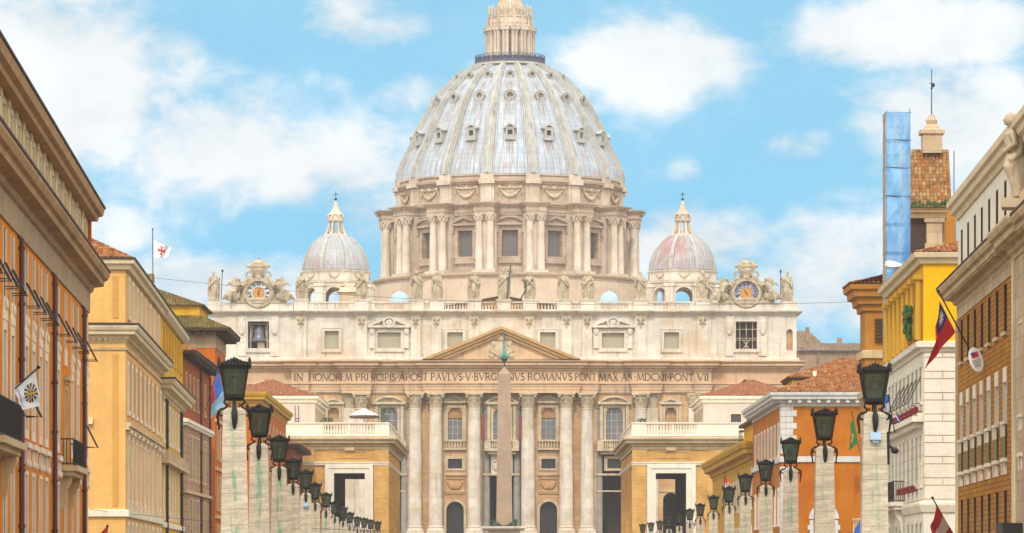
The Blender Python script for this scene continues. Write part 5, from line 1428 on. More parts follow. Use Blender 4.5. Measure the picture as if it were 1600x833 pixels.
WC = {}
def window_proto(kind, w, h, fm, pm):
    key = (kind, round(w, 2), round(h, 2), fm, pm)
    if key in WC: return WC[key]
    f = MB(); hw = w / 2
    def fr(wd, pr, sill=0.0): frame(f, -hw, hw, 0, h, wd, pr, 0.0, sill)
    lm = {'slit': 'dark', 'dk': 'dark'}.get(kind, fm)  # slit jambs get a dark lining colour, painting in the reveal's deep shade
    if kind in ('curly', 'sill', 'dk'): lm = 'sash'
    if kind in ('hood', 'deep') and pm == 'shut2': lm, pm = 'shut', 'shutw'
    cutd = .05 if kind in ('curly', 'sill', 'dk') or lm == 'shut' else .01       # the outer part of the jamb is stone, the inner part a darker colour
    for s in (-1, 1):
        f.m = 0; f.box(min(s * (hw - .03), s * (hw - .003)), max(s * (hw - .03), s * (hw - .003)), .004, cutd, .004, h - .004)
        f.m = 1; f.box(min(s * (hw - .03), s * (hw - .003)), max(s * (hw - .03), s * (hw - .003)), cutd + .001, .26, .004, h - .004)
    f.m = 0
    if kind == 'plain': fr(.26, .05, .05)
    elif kind == 'dk': fr(.2, .05, .05)
    elif kind == 'deep': fr(.34, .09, .06)
    elif kind == 'sill': f.box(-hw - .2, hw + .3, -.06, .06, -.95, -.002); f.box(-hw - .22, -hw - .012, -.03, .06, 0, h); f.box(hw + .012, hw + .3, -.03, .06, 0, h)
    elif kind == 'hood':
        fr(.28, .08); f.box(-hw - .5, hw + .5, -.3, .06, h + .5, h + .72); f.box(-hw - .35, hw + .35, -.14, .06, h + .285, h + .498)
        for s in (-1, 1): f.box(s * (hw + .3) - .12, s * (hw + .3) + .12, -.16, .06, -.85, -.3)
    elif kind == 'curly':
        fr(.45, .05)
        n = 8
        arc_ = [((hw + .45) * math.cos(PI * k / n), h + .46 + (.55 if k not in (0, n) else 0) * (math.sin(PI * k / n) ** .6)) for k in range(n + 1)]
        f.prism(arc_[::-1], -.08, .05); f.ball((0, -.1, h + 1.15), (.22, .1, .26), 8, 6)
        f.box(-hw - .7, hw + .7, -.2, .06, -.9, -.63)
        for s in (-1, 1):
            f.box(s * (hw + .2) - .12, s * (hw + .2) + .12, -.13, .06, -1.7, -.905); f.ball((s * (hw + .2), -.1, -1.65), (.11, .1, .2), 8, 6)
    elif kind == 'slit': f.box(-hw - .08, hw + .08, -.16, .06, -.16, -.003)
    elif kind == 'french':
        f.box(-hw - .16, hw + .16, -.05, .06, h - .75, h + .02); f.box(-hw - .16, -hw - .01, -.04, .06, 1.9, h - .76); f.box(hw + .01, hw + .16, -.04, .06, 1.9, h - .76)
        f.box(-hw - .25, hw + .25, -.2, .06, 1.72, 1.88); f.box(-hw - .25, hw + .25, -.2, .06, -.2, -.003)
        for s in (-1, 0, 1): f.box(s * hw * .95 - .09, s * hw * .95 + .09, -.18, -.1, 1.1, 1.718)
        for s in (-1, 1): f.box(s * hw * .8 - .13, s * hw * .8 + .13, -.16, .06, -.85, -.203)
    fo = f.mesh('window', [M[fm], M[lm]])
    p = MB(); p.box(-hw - .05, hw + .05, .26, .32, -.05, h + .05)
    p.m = 1
    if pm in ('sash', 'glass'):
        p.box(-.05, .05, .2, .258, 0, h)
        for k in (1, 2): p.box(-hw, hw, .21, .257, h * k / 3 - .04, h * k / 3 + .04)
    else:
        for s in (-1, 1): p.box(s * hw * .5 - hw * .46, s * hw * .5 + hw * .46, .19, .258, .04, h - .04)
    po = p.mesh('pane', [M[pm], M['cream'] if pm in ('sash', 'glass') else M[pm]])
    extra = None
    if kind == 'french':
        g = MB(); g.box(-hw - .05, hw + .05, -.1, -.05, 0, 1.7); extra = g.mesh('railing_panel', M['green'])
    WC[key] = (fo, po, extra)
    return WC[key]

class Bld:
    def __init__(s, name, label, side, px, Y, vp, farY, D, cat='building', group=None):
        s.side, s.D = side, D
        s.X0, s.Y0, s.sl = wx(px, Y), Y, (vp - CX) / F
        fx, fy = s.X0 + s.sl * (farY - Y), farY
        s.L = math.hypot(fx - s.X0, fy - Y)
        if side == 'L': o, dv = (s.X0, Y), (fx - s.X0, fy - Y)
        else: o, dv = (fx, fy), (s.X0 - fx, Y - fy)
        s.root = thing(name, label, cat, (o[0], o[1], 0), math.atan2(dv[1], dv[0]), group)
        s.ops = []
    def x(s, t): return t if s.side == 'L' else s.L - t
    def t(s, px):
        k = (px - CX) / F
        y = (s.X0 - s.sl * s.Y0) / (k - s.sl)
        return (y - s.Y0) * math.sqrt(1 + s.sl ** 2)
    def part(s, mb, name, mat): return mb.build(name, M[mat] if isinstance(mat, str) else mat, s.root)
    def foot(s, o=0.0): return [(0, s.D), (0, 0), (s.L, 0), (s.L, s.D)]
    def row(s, ts, z0, z1, w, kind='plain', fm='cream', pm='sash', y=0.0, ops=None):
        fo, po, ex = window_proto(kind, w, z1 - z0, fm, pm)
        for t in ts:
            X = s.x(t)
            if X < w or X > s.L - w * .6: continue
            o = mk('window', fo, s.root, (X, y, z0)); mk('pane', po, o, (0, 0, 0))
            if ex: mk('railing_panel', ex, o, (0, 0, 0))
            (s.ops if ops is None else ops).append((X - w / 2, X + w / 2, z0, z1))
    def end_M(s, near=True):
        return Matrix.Translation((0, s.D, 0)) @ Matrix.Rotation(-PI / 2, 4, 'Z') if (s.side == 'L') == near else Matrix.Translation((s.L, 0, 0)) @ Matrix.Rotation(PI / 2, 4, 'Z')
    def shell(s, z0, z1, mat, name='wall', ops=None, y=0.0, dep=.35, cap=True):
        mb = MB()
        mb.wall(0, s.L, z0, z1, s.ops if ops is None else ops, y, dep)
        s.ops = [] if ops is None else s.ops
        for nr in (True, False):
            mb.M = s.end_M(nr); mb.wall(0, s.D, z0, z1)
        mb.M = None
        mb.add([(0, s.D, z0), (s.L, s.D, z0), (s.L, s.D, z1), (0, s.D, z1)], [(1, 0, 3, 2)])
        mb.box(.5, s.L - .5, .55, s.D - .1, z0, z1 - .02)
        if cap: mb.add([(0, y, z1), (s.L, y, z1), (s.L, s.D, z1), (0, s.D, z1)], [(0, 1, 2, 3)])
        return s.part(mb, name, mat)
    def band(s, prof, name, mat):
        mb = MB(); mb.sweep(s.foot(), prof); return s.part(mb, name, mat)
def cornice(z0, z1, out):      # classical cornice section
    h = z1 - z0
    return [(-.2, z0), (.06, z0), (.1, z0 + h * .14), (out * .22, z0 + h * .2), (out * .28, z0 + h * .38), (out * .72, z0 + h * .46), (out * .75, z0 + h * .66), (out * .9, z0 + h * .72), (out, z0 + h * .9), (out, z0 + h), (-.2, z0 + h + .06)]
def dentils(b, z0, z1, out, step, mat, name='dentil_course', ends=True):
    mb = MB()
    n = int(b.L / step)
    mb.sweep(b.foot(), [(-.05, z0 + .01), (.03, z0 + .01), (.03, z1 - .01), (-.05, z1 - .01)])
    for k in range(n): x = (k + .5) * b.L / n; mb.box(x - step * .28, x + step * .28, -out, .02, z0, z1)
    if ends:
        xe = 0 if b.side == 'L' else b.L; s = -1 if b.side == 'L' else 1
        m = int(b.D / step)
        for k in range(m):
            y = (k + .5) * b.D / m
            mb.box(min(xe, xe + s * out), max(xe, xe + s * out), y - step * .28, y + step * .28, z0, z1)
    return b.part(mb, name, mat)
def pipes(b, ts, z0, z1, mat='pipe'):
    for t in ts:
        mb = MB(); mb.tube([(b.x(t), -.2, z0), (b.x(t), -.2, z1), (b.x(t), .1, z1 + .3)], .13, 8)
        z = z0 + 1
        while z < z1: mb.tube([(b.x(t), -.2, z), (b.x(t), -.2, z + .16)], .17, 8); z += 2.6
        b.part(mb, 'drainpipe', mat)
def balcony(b, t0, t1, z, rail, out, mat='corn', solid=False):
    mb = MB(); x0, x1 = sorted((b.x(t0), b.x(t1)))
    mb.box(x0 - .25, x1 + .25, -out - .25, .04, z - .3, z); mb.box(x0 - .1, x1 + .1, -out, .04, z - .55, z - .302)
    for x in (x0 + .6, x1 - .6):
        vs = [(x + q, y_, z_) for q in (-.2, .2) for y_, z_ in ((.04, z - 2.4), (-.2, z - 2.35), (-.3, z - 1.9), (-.28, z - 1.5), (-out * .8, z - .95), (-out * .85, z - .553), (.04, z - .553))]; mb.add(vs, [tuple(range(7)), tuple(range(13, 6, -1))] + [(q, (q + 1) % 7, 7 + (q + 1) % 7, 7 + q) for q in range(7)])
    o = b.part(mb, 'balcony', mat)
    r = MB()
    def bar(p, q, rr=.03): r.tube([p, q], rr, 5, False)
    n = max(2, int((x1 - x0) / .16))
    for k in range(n + 1): bar((x0 + (x1 - x0) * k / n, -out, z), (x0 + (x1 - x0) * k / n, -out, z + rail), .022)
    for xx in (x0, x1):
        m = max(2, int(out / .16))
        for k in range(m): bar((xx, -out * k / m, z), (xx, -out * k / m, z + rail), .022)
    for zz in (z + rail, z + .12):
        bar((x0, -out, zz), (x1, -out, zz), .04); bar((x0, -out, zz), (x0, 0, zz), .04); bar((x1, -out, zz), (x1, 0, zz), .04)
    r.build('balcony_railing', M['iron'], b.root).parent = b.root
    return o

# ================================================================= left side of the street
# -- amber palazzo, nearest on the left
def along(px, Y, vp, Y2): return (wx(px, Y) + (vp - CX) / F * (Y2 - Y)) / Y2 * F + CX
A = Bld('palazzo', 'amber plaster palazzo with dark red drainpipes and a long pale attic, nearest on the left', 'L', along(138, 247, 500, 150), 150, 500, 247, 20)
pA = [7, 19, 41, 52, 63, 72, 90.5, 102, 112.6, 121, 135]
tA = [A.t(p) for p in pA]
tA = [tA[0] - 4.9 * k for k in range(6, 0, -1)] + tA
A.row(tA, 13.9, 17.0, 1.5, 'sill', 'frameA', 'sash')
A.row([t for t in tA if abs(t - A.t(102)) > 1], 8.4, 12.4, 1.5, 'curly', 'frameA', 'sash')
A.row([A.t(102)], 7.35, 11.6, 1.5, 'hood', 'corn', 'shut')
A.row(tA, 3.0, 6.2, 1.6, 'dk', 'frameA', 'sash')
A.row(tA[::2], 0.15, 2.5, 2.4, 'plain', 'corn', 'shut')
A.shell(0, 17.5, 'orangeA')
A.band([(-.1, 17.3), (.1, 17.3), (.12, 18.5), (-.1, 18.5)], 'frieze_band', 'greyband')
A.band(cornice(18.3, 19.8, 1.25), 'cornice', 'cornA')
g = MB(); g.sweep(A.foot(), [(1.1, 19.81), (1.3, 19.82), (1.3, 19.95), (1.1, 19.95)], caps=True); A.part(g, 'gutter', 'dark')
pAt = [5.5, 17.6, 29, 41, 52, 62.5, 72, 82, 91, 101, 113, 122.5, 132]
tt = [A.t(p) for p in pAt]; tt = [tt[0] - 4.8 * k for k in range(5, 0, -1)] + tt
A.row(tt, 20.1, 22.5, 1.3, 'plain', 'cream', 'shutw')
A.shell(19.86, 23.0, 'atticA', 'attic_wall')
g = MB()
for a_, b_ in zip(tt[:-1], tt[1:]):
    x = (A.x(a_) + A.x(b_)) / 2; g.cut(); g.box(x - .42, x + .42, -.08, .04, 19.9, 22.9); g.box(x - .5, x + .5, -.13, .04, 22.6, 22.92)
g.each('attic_pilaster', M['cream'], A.root)
g = MB(); g.box(A.L - .6, A.L + .02, -.2, .6, 19.88, 22.95); A.part(g, 'corner_strip', 'orangeE')
A.band([(-.2, 22.93), (.55, 22.95), (.6, 23.2), (.85, 23.3), (.95, 23.7), (-.3, 23.95)], 'eave', 'cornA')
g = MB(); g.sweep(A.foot(), [(.8, 23.72), (1.02, 23.74), (1.02, 23.86), (.8, 23.9)]); A.part(g, 'roof_gutter', 'dark')
g = MB(); g.box(.2, A.L - .2, .2, A.D - .2, 23.5, 24.0); A.part(g, 'roof', 'dark')
pipes(A, [A.t(27.5), A.t(80), A.t(127)], 0, 17.1)
for t in tA:
    g = MB(); x = A.x(t)
    if x < 2: continue
    for s in (-.75, .75):
        g.tube([(x + s, 0, 15.5), (x + s, -.62, 14.3)], .035, 5); g.tube([(x + s, 0, 14.3), (x + s, -.62, 14.3)], .025, 5)
    g.tube([(x - .9, -.62, 14.3), (x + .9, -.62, 14.3)], .04, 5)
    A.part(g, 'awning_frame', 'iron')
balcony(A, 220 - 150, 229 - 150, 7.3, 1.45, .75); balcony(A, 168 - 150, 180.5 - 150, 7.25, 1.7, .8)
for t in (A.t(40), A.t(133)):
    g = MB(); x = A.x(t)
    for s in (-.5, .5): g.tube([(x + s, -.05, 10.4), (x + s, -.75, 9.0), (x + s, 0, 9.0)], .04, 5)
    g.tube([(x - .6, -.75, 9), (x + .6, -.75, 9)], .04, 5); A.part(g, 'awning_frame', 'iron')

# -- peach palazzo with a blank end wall
B = Bld('palazzo', 'peach palazzo showing a blank panelled end wall above a white string course', 'L', 196, 300, 555, 355, 16)
pB = [201, 207.5, 213.5, 220, 227, 234, 240.6, 247]; tB = [B.t(p) for p in pB]
B.row(tB, 20.7, 23.3, 1.4, 'deep', 'frameA', 'shut2'); B.shell(19.75, 23.9, 'peach', 'attic_wall')
pB2 = [200, 206, 212.5, 219, 226, 232, 238, 245, 250]; tB2 = [B.t(p) for p in pB2]
B.row(tB2, 13.5, 16.9, 1.5, 'deep', 'frameA', 'shut2'); B.row(tB2, 6.9, 11.3, 1.7, 'hood', 'frameA', 'shut2'); B.row(tB2, 2.2, 4.9, 1.6, 'deep', 'frameA', 'shut2')
B.shell(0, 18.8, 'peach')
B.band(cornice(18.5, 19.72, 1.0), 'cornice', 'cream'); dentils(B, 18.62, 18.86, .3, .42, 'corn')
B.band([(-.1, 17.9), (.12, 17.92), (.16, 18.1), (-.1, 18.1)], 'frieze_band', 'corn')
B.band([(-.2, 23.88), (.3, 23.9), (.4, 24.2), (.65, 24.3), (.7, 24.6), (-.2, 24.7)], 'eave', 'cream')
g = MB(); g.sweep(B.foot(), [(.1, 24.72), (.78, 24.6), (.78, 24.75), (.1, 24.85)]); B.part(g, 'gutter', 'dark')
g = MB(); g.sweep([(0, B.D), (0, 0), (B.L, 0), (B.L, B.D)], [(.1, 19.76), (1.08, 19.74), (1.08, 19.86), (.1, 19.95)]); B.part(g, 'cornice_flashing', 'dark')
g = MB(); g.box(0, B.L, -.42, .03, 12.25, 12.55); g.box(0, B.L, -.28, .03, 12.0, 12.248); B.part(g, 'string_course', 'corn')
B.band([(-.1, 5.5), (.25, 5.55), (.28, 6.0), (-.1, 6.1)], 'base_course', 'whitest')
g = MB()
for c0, c1 in ((.55, .95), (2.9, 3.4), (5.6, 6.1), (8.5, 9)):
    for z0, z1 in ((6.3, 17.6), (20.3, 23.4)): g.cut(); g.box(-.07, .03, c0 + .0, c1, z0, z1)
for a_, b_ in zip(tB2[:-1], tB2[1:]):
    x = (B.x(a_) + B.x(b_)) / 2; g.cut(); g.box(x - .6, x + .6, -.1, .03, 13.2, 17.4)
g.each('plaster_panel', M['peachp'], B.root)
g = MB(); g.box(-.35, .03, 2.4, 4.4, 12.4, 12.9); B.part(g, 'ledge', 'cream')
rf = MB(); hip_roof(rf, -.45, B.L + .3, -.45, B.D + .3, 24.74, 4.2, .42, ends=(1, 0)); B.part(rf, 'roof', 'tileA')

# -- mustard palazzo beyond it
Cb = Bld('palazzo', 'mustard yellow palazzo with a deep cornice and black drainpipes beyond the peach one', 'L', 252, 356, 555, 400, 16)
tC = [Cb.t(p) for p in (255.5, 260, 264.5, 269, 273.5, 278, 282)]
Cb.row(tC, 20.9, 23.3, 1.5, 'deep', 'yellowC', 'shut2'); Cb.shell(18.4, 23.9, 'yellowC', 'attic_wall')
Cb.row(tC, 13.2, 16.2, 1.6, 'deep', 'frameA', 'shut2'); Cb.row(tC, 6.9, 10.6, 1.6, 'hood', 'frameA', 'shut2'); Cb.row(tC, 1.6, 4.6, 1.2, 'plain', 'cream', 'shutw')
Cb.shell(0, 17.2, 'yellowC')
Cb.band(cornice(16.9, 18.35, 1.25), 'cornice', 'cream'); Cb.band([(-.2, 23.88), (.3, 23.9), (.65, 24.25), (.7, 24.6), (-.2, 24.7)], 'eave', 'cream')
g = MB(); g.sweep(Cb.foot(), [(.1, 24.72), (.78, 24.6), (.78, 24.75), (.1, 24.85)]); g.sweep(Cb.foot(), [(.1, 18.42), (1.32, 18.36), (1.32, 18.5), (.1, 18.58)]); Cb.part(g, 'gutter', 'dark')
g = MB(); g.box(.3, Cb.L - .1, -.7, .03, 11.0, 11.3)
n = 30
for k in range(n): x = .5 + (Cb.L - .8) * k / n; g.box(x, x + .75, -.62, -.1, 11.302, 12.2)
Cb.part(g, 'stone_balcony', 'corn'); Cb.band([(-.1, 5.3), (.2, 5.35), (.22, 5.8), (-.1, 5.9)], 'base_course', 'whitest')
pipes(Cb, [Cb.t(258), Cb.t(281)], 0, 16.8, 'iron')
rf = MB(); hip_roof(rf, -.3, Cb.L + .3, 1.0, Cb.D + .3, 24.72, 2.4, .42, ends=(0, 1)); Cb.part(rf, 'roof', 'tileM')
g = MB(); xx = 31; g.box(xx - .5, xx + .5, 3.0, 4.0, 24.9, 27.9); g.box(xx - .6, xx + .6, 2.9, 4.1, 27.902, 28.1); Cb.part(g, 'chimney', 'ochreJ')

# -- russet building with pink stone lower storeys
Db = Bld('townhouse', 'russet plaster townhouse with pink stone lower storeys and a dark timber eave', 'L', 287, 410, 747, 450, 14)
tD = [Db.t(p) for p in (291, 297, 303, 309, 315, 320.5)]
Db.row(tD, 18.4, 21.6, 1.6, 'dk', 'corn', 'shut'); Db.shell(16.9, 23.4, 'brownD', 'upper_wall')
tD2 = [Db.t(p) for p in (299, 304.5, 310, 315, 320)]
Db.row(tD2, 11.0, 15.4, 2.0, 'dk', 'cream', 'shut'); Db.row(tD2, 4.6, 8.8, 2.0, 'dk', 'cream', 'shut'); Db.shell(0, 16.4, 'pinkD')
Db.band([(-.1, 16.2), (.3, 16.25), (.4, 16.5), (.5, 16.55), (.5, 16.9), (-.1, 17.0)], 'string_course', 'whitest')
g = MB(); g.cut(); g.box(0, Db.L, -.3, .03, 9.4, 9.7); g.cut(); g.box(0, Db.L, -.25, .03, 3.2, 3.5); g.each('sill_course', M['corn'], Db.root)
g = MB(); g.sweep(Db.foot(), [(-.2, 23.35), (1.1, 23.45), (1.2, 23.6), (1.2, 23.75), (-.2, 23.8)])
for k in range(34): x = Db.L * (k + .5) / 34; g.box(x - .12, x + .12, -1.0, .02, 23.1, 23.36)
Db.part(g, 'eave', 'dark')
pipes(Db, [Db.t(312), Db.t(326)], 0, 22.8, 'pipe')
rf = MB(); hip_roof(rf, -1.3, Db.L + 1.3, -1.3, Db.D + 1, 23.78, 3.2, .4); Db.part(rf, 'roof', 'tileA')

# -- deep orange house with a two-tier mossy roof
E = Bld('townhouse', 'deep orange house with a mossy two tier tiled roof and broad dark eave', 'L', 336, 460, 747, 479, 26)
tE = [E.t(p) for p in (339.5, 343.5, 347.5)]
for z0, z1 in ((19.6, 22.6), (14.4, 17.6), (8.6, 12.0), (3.0, 6.4)): E.row(tE, z0, z1, 1.3, 'deep', 'corn', 'shutw')
E.shell(0, 26.9, 'orangeE'); 
g = MB(); g.sweep(E.foot(), [(-.1, 26.8), (.08, 26.8), (.08, 28.6), (-.1, 28.6)]); E.part(g, 'upper_band', 'greyband')
for z in (18.4, 12.9, 7.4):
    g = MB(); g.box(0, E.L, -.2, .03, z, z + .35); E.part(g, 'string_course', 'corn')
g = MB(); g.sweep(E.foot(), [(-.2, 28.55), (1.5, 28.6), (1.65, 28.75), (1.65, 28.95), (-.2, 29.0)])
for k in range(26): x = E.L * (k + .5) / 26; g.box(x - .12, x + .12, -1.35, .02, 28.25, 28.56)
for k in range(34): y = E.D * (k + .5) / 34; g.box(-1.35, .02, y - .12, y + .12, 28.25, 28.56)
E.part(g, 'eave', 'dark')
rf = MB(); hip_roof(rf, -1.7, E.L + 1.7, -1.7, E.D + 1.7, 28.98, 1.75, .36, frac=.27); 
hip_roof(rf, 1.4, E.L - 1.4, 1.4, E.D - 1.4, 31.75, 3.3, .36, frac=.75)
E.part(rf, 'roof', 'tileM')
g = MB(); g.box(1.9, E.L - 1.9, 1.9, E.D - 1.9, 30.3, 31.9); E.part(g, 'roof_lantern_wall', 'yellowC')
g = MB(); g.box(4.2, 5.2, 7.5, 8.5, 33.2, 34.6); g.prism([(4.0, 34.602), (5.4, 34.602), (4.7, 35.6)], 7.3, 8.7); E.part(g, 'chimney', 'tileM')

# -- orange house close to the terraces
Fb = Bld('townhouse', 'orange house with an ochre cornice behind the nearest left street lamp', 'L', 405, 520, 748, 592, 30)
tF = [Fb.t(p) for p in (410, 415.5, 421, 426.5, 432, 437.5, 442)]
for z0, z1 in ((17.4, 20.8), (11, 15), (5, 9)): Fb.row(tF, z0, z1, 1.8, 'deep', 'corn', 'shut')
Fb.shell(0, 23.0, 'orangeE'); Fb.band(cornice(22.6, 24.4, 1.0), 'cornice', 'yellowL')
g = MB(); g.box(0.5, Fb.L - .5, .5, Fb.D - .5, 24.3, 24.7); Fb.part(g, 'roof', 'tileA')
g = MB()
for c in (2, 6, 10, 14):
    g.cut(); g.box(-.15, .03, c, c + 1.6, 17.2, 21)
g.each('blind_window', M['corn'], Fb.root)
F2 = Bld('townhouse', 'low brown house with a dark projecting roof squeezed beside the left terrace building', 'L', 455, 598, 744, 637, 20)
tF2 = [F2.t(p) for p in (458, 462)]
for z0, z1 in ((13.5, 17), (7, 11)): F2.row(tF2, z0, z1, 1.6, 'plain', 'corn', 'shut')
F2.shell(0, 19.5, 'brownD')
g = MB(); g.sweep(F2.foot(), [(-.2, 19.4), (1.3, 19.55), (1.45, 19.8), (-.2, 20.1)]); F2.part(g, 'eave', 'dark')
rf = MB(); hip_roof(rf, -1.4, F2.L + 1, -1.4, F2.D, 20.05, 2.2, .5); F2.part(rf, 'roof', 'tileA')
# ================================================================= right side of the street
# -- tawny brick palazzo with white stone trim
G = Bld('palazzo', 'tawny brick palazzo with slit windows and a white attic, nearest on the right', 'R', along(1497, 240, 1030, 160), 160, 1030, 240, 20)
pG = [1502.7, 1512.6, 1523.2, 1534, 1545.5, 1557.8, 1570.8]; tG = [G.t(p) for p in pG]
tGn = [t for t in [tG[-1] - 5 * k for k in range(1, 9)] if t > 1]
tG_all = tG + tGn[1:]
G.row(tG_all, 13.8, 16.3, 1.9, 'slit', 'cream', 'sash'); G.row(tG_all, 7.35, 12.0, 1.8, 'french', 'whitest', 'sash'); G.row(tG_all, 2.2, 5.7, 1.9, 'slit', 'cream', 'sash')
G.shell(0, 16.5, 'brickG')
G.band([(-.1, 16.45), (.06, 16.45), (.08, 17.2), (-.1, 17.2)], 'frieze_band', 'travp')
G.band(cornice(17.1, 18.3, 1.2), 'cornice', 'corn'); dentils(G, 17.55, 17.75, .8, .6, 'corn', ends=False)
g = MB(); g.sweep(G.foot(), [(1.0, 18.3), (1.24, 18.3), (1.24, 18.42), (1.0, 18.48)]); G.part(g, 'gutter', 'dark')
G.row(tG_all, 19.6, 21.6, 1.5, 'slit', 'whitest', 'sash'); G.shell(18.4, 22.4, 'whitest', 'attic_wall')
G.band([(-.2, 22.3), (.12, 22.35), (.2, 22.6), (.4, 22.7), (.45, 23.0), (.62, 23.1), (.65, 23.45), (-.2, 23.6)], 'eave', 'cream')
g = MB(); g.box(-.16, .12, -.16, .5, 0, 16.45); G.part(g, 'corner_quoin', 'cream')
# the projecting stone bay near the frame's edge
t1 = G.t(1588)
g = MB()
xb0, xb1 = G.x(t1), G.x(t1 - 9)
g.box(xb0 + .9, xb1 - .9, -.12, .03, 0, 17.0); G.part(g, 'stone_bay', 'travp')
g = MB(); g.cut(); g.box(xb0 - .1, xb0 + .88, -.24, .03, 0, 17.0); g.cut(); g.box(xb1 - .88, xb1 + .1, -.24, .03, 0, 17.0); g.each('bay_strip', M['cream'], G.root)
g = MB(); g.sweep([(xb0 - .2, .03), (xb0 - .2, -.12), (xb1 + .2, -.12), (xb1 + .2, .03)], [(o, z + .012) for o, z in cornice(17.0, 18.4, 1.25)]); g.box(xb0 - .3, xb1 + .3, -.3, 0, 18.45, 19.9); G.part(g, 'bay_cornice', 'corn')
g = MB()
for k in range(3):
    g.cut(); g.box(xb0 + 2 + k * .9, xb0 + 2.25 + k * .9, -.9, -.125, 2.2, 3.3)
g.cut(); g.box(xb0 + 1.2, xb0 + 5, -1.1, -.125, 3.302, 3.9); g.each('iron_bracket', M['iron'], G.root)
# carved group on the bay cornice
sg = thing('sculpture_group', 'carved stone group of two embracing figures, cut off by the right edge', 'statue', (wx(1608, 196), 196.2, 19.6), -.15)
def nude(seed, face, h, off):
    mb = MB()
    def T(x, y, z): return (x * face + off, y, z)
    mb.tube([T(.02, 0, .85), T(.0, 0, 1.0), T(-.02, -.01, 1.18), T(-.03, 0, 1.36), T(-.03, 0, 1.46)], [.17, .165, .19, .2, .1], 14)
    mb.tube([T(-.04, 0, 1.42), T(-.07, -.01, 1.55)], [.075, .065], 10)
    mb.ball(T(-.1, -.02, 1.66), (.115, .09, .13), 14, 10); mb.ball(T(-.21, -.02, 1.65), (.035, .02, .03), 8, 6); mb.ball(T(-.19, -.02, 1.6), (.03, .035, .018), 8, 5); mb.ball(T(-.18, -.02, 1.575), (.03, .045, .03), 8, 5)
    mb.ball(T(-.06, 0, 1.71), (.125, .11, .1), 12, 8)
    for k in range(9): a = k * .7; mb.ball(T(-.04 + .1 * math.cos(a), .08 * math.sin(a), 1.73 + .03 * math.sin(k)), .045, 7, 5)
    for s in (-1, 1):
        mb.tube([T(-.02, s * .09, .9), T(-.1, s * .12, .66), T(-.04, s * .1, .46), T(.03, s * .1, .2), T(.0, s * .1, .04)], [.15, .13, .09, .085, .055], 10); mb.ball(T(-.07, s * .1, .03), (.13, .05, .045), 8, 5)
        mb.tube([T(-.03, s * .2, 1.38), T(.03, s * .28, 1.14), T(-.16, s * .18, 1.02)], [.085, .07, .05], 10); mb.ball(T(-.19, s * .16, 1.0), .055, 8, 6)
    for k in range(5): mb.tube([T(.16, -.15 + .08 * k, 1.3), T(.12 - .03 * k, -.2 + .05 * k, .95), T(-.1, -.22 + .07 * k, .8)], [.07, .075, .07], 8)
    mb.tube([T(.1, 0, 1.0), T(.16, 0, .6), T(.12, 0, .05)], [.16, .2, .2], 12)
    return mb
f_ = nude(1, 1, 1.7, -.25); o = f_.build('figure', M['statue'], sg, (-.1, 0, .0), 0, (2.35, 2.35, 2.35)); remesh(o, .022)
f_ = nude(2, 1, 1.7, .0); o = f_.build('figure', M['statue'], sg, (.28, -.35, .55), .2, (2.4, 2.4, 2.4)); remesh(o, .022)
g = MB(); g.box(-1.3, 1.6, -.8, 1.2, -.4, .03); g.build('plinth', M['statue'], sg)

# -- white and lemon corner building
Hb = Bld('palazzo', 'white stone palazzo with a lemon yellow loggia storey beside the scaffold tower', 'R', 1443, 275, 950, 311, 14)
tH = [Hb.t(p) for p in (1437.5, 1430, 1422.5, 1415, 1408, 1401.5, 1395.5)]
Hb.row(tH, 17.9, 21.6, 2.2, 'sill', 'yellowH', 'sash'); Hb.shell(17.0, 22.6, 'yellowH', 'loggia_wall')
g = MB()
for t in [tH[0] - 2.3] + [t + 2.3 for t in tH]:
    x = Hb.x(t); g.cut(); g.tube([(x, -.3, 17.3), (x, -.28, 21.4)], [.26, .22], 10); g.box(x - .36, x + .36, -.65, .03, 21.4, 21.75)
g.each('loggia_column', M['yellowL'], Hb.root)
g = MB(); 
for t in tH[2:]: g.cut(); g.box(Hb.x(t) - 1.0, Hb.x(t) + 1.0, -.2, -.1, 17.25, 18.9)
g.each('glass_parapet', M['glass'], Hb.root)
tH2 = [Hb.t(p) for p in (1439, 1432.5, 1426, 1419.5, 1413, 1407, 1401, 1395.5, 1390.5)]
Hb.row(tH2, 13.1, 15.5, 1.7, 'dk', 'whitest', 'sash'); Hb.row(tH2, 7.4, 10.8, 1.4, 'dk', 'whitest', 'glass'); Hb.row(tH2, 2.0, 4.8, 1.6, 'dk', 'whitest', 'glass')
Hb.shell(0, 16.6, 'whitest')
Hb.band([(-.1, 16.4), (.15, 16.45), (.2, 16.65), (.5, 16.75), (.55, 17.1), (-.1, 17.2)], 'cornice', 'whitest'); Hb.band([(-.2, 22.4), (.25, 22.45), (.35, 22.7), (.62, 22.85), (.7, 23.15), (-.2, 23.3)], 'eave', 'cream')
g = MB(); g.box(0, Hb.L - .2, -.75, .03, 11.7, 12.05); g.box(0, Hb.L - .2, -.35, .03, 12.052, 12.3)
for k in range(24): x = (Hb.L - .4) * (k + .5) / 24; g.box(x - .28, x + .28, -.55, .02, 11.3, 11.69)
Hb.part(g, 'string_course', 'whitest'); Hb.band([(-.1, 5.5), (.12, 5.52), (.3, 6.0), (.3, 6.15), (-.1, 6.3)], 'base_course', 'whitest')
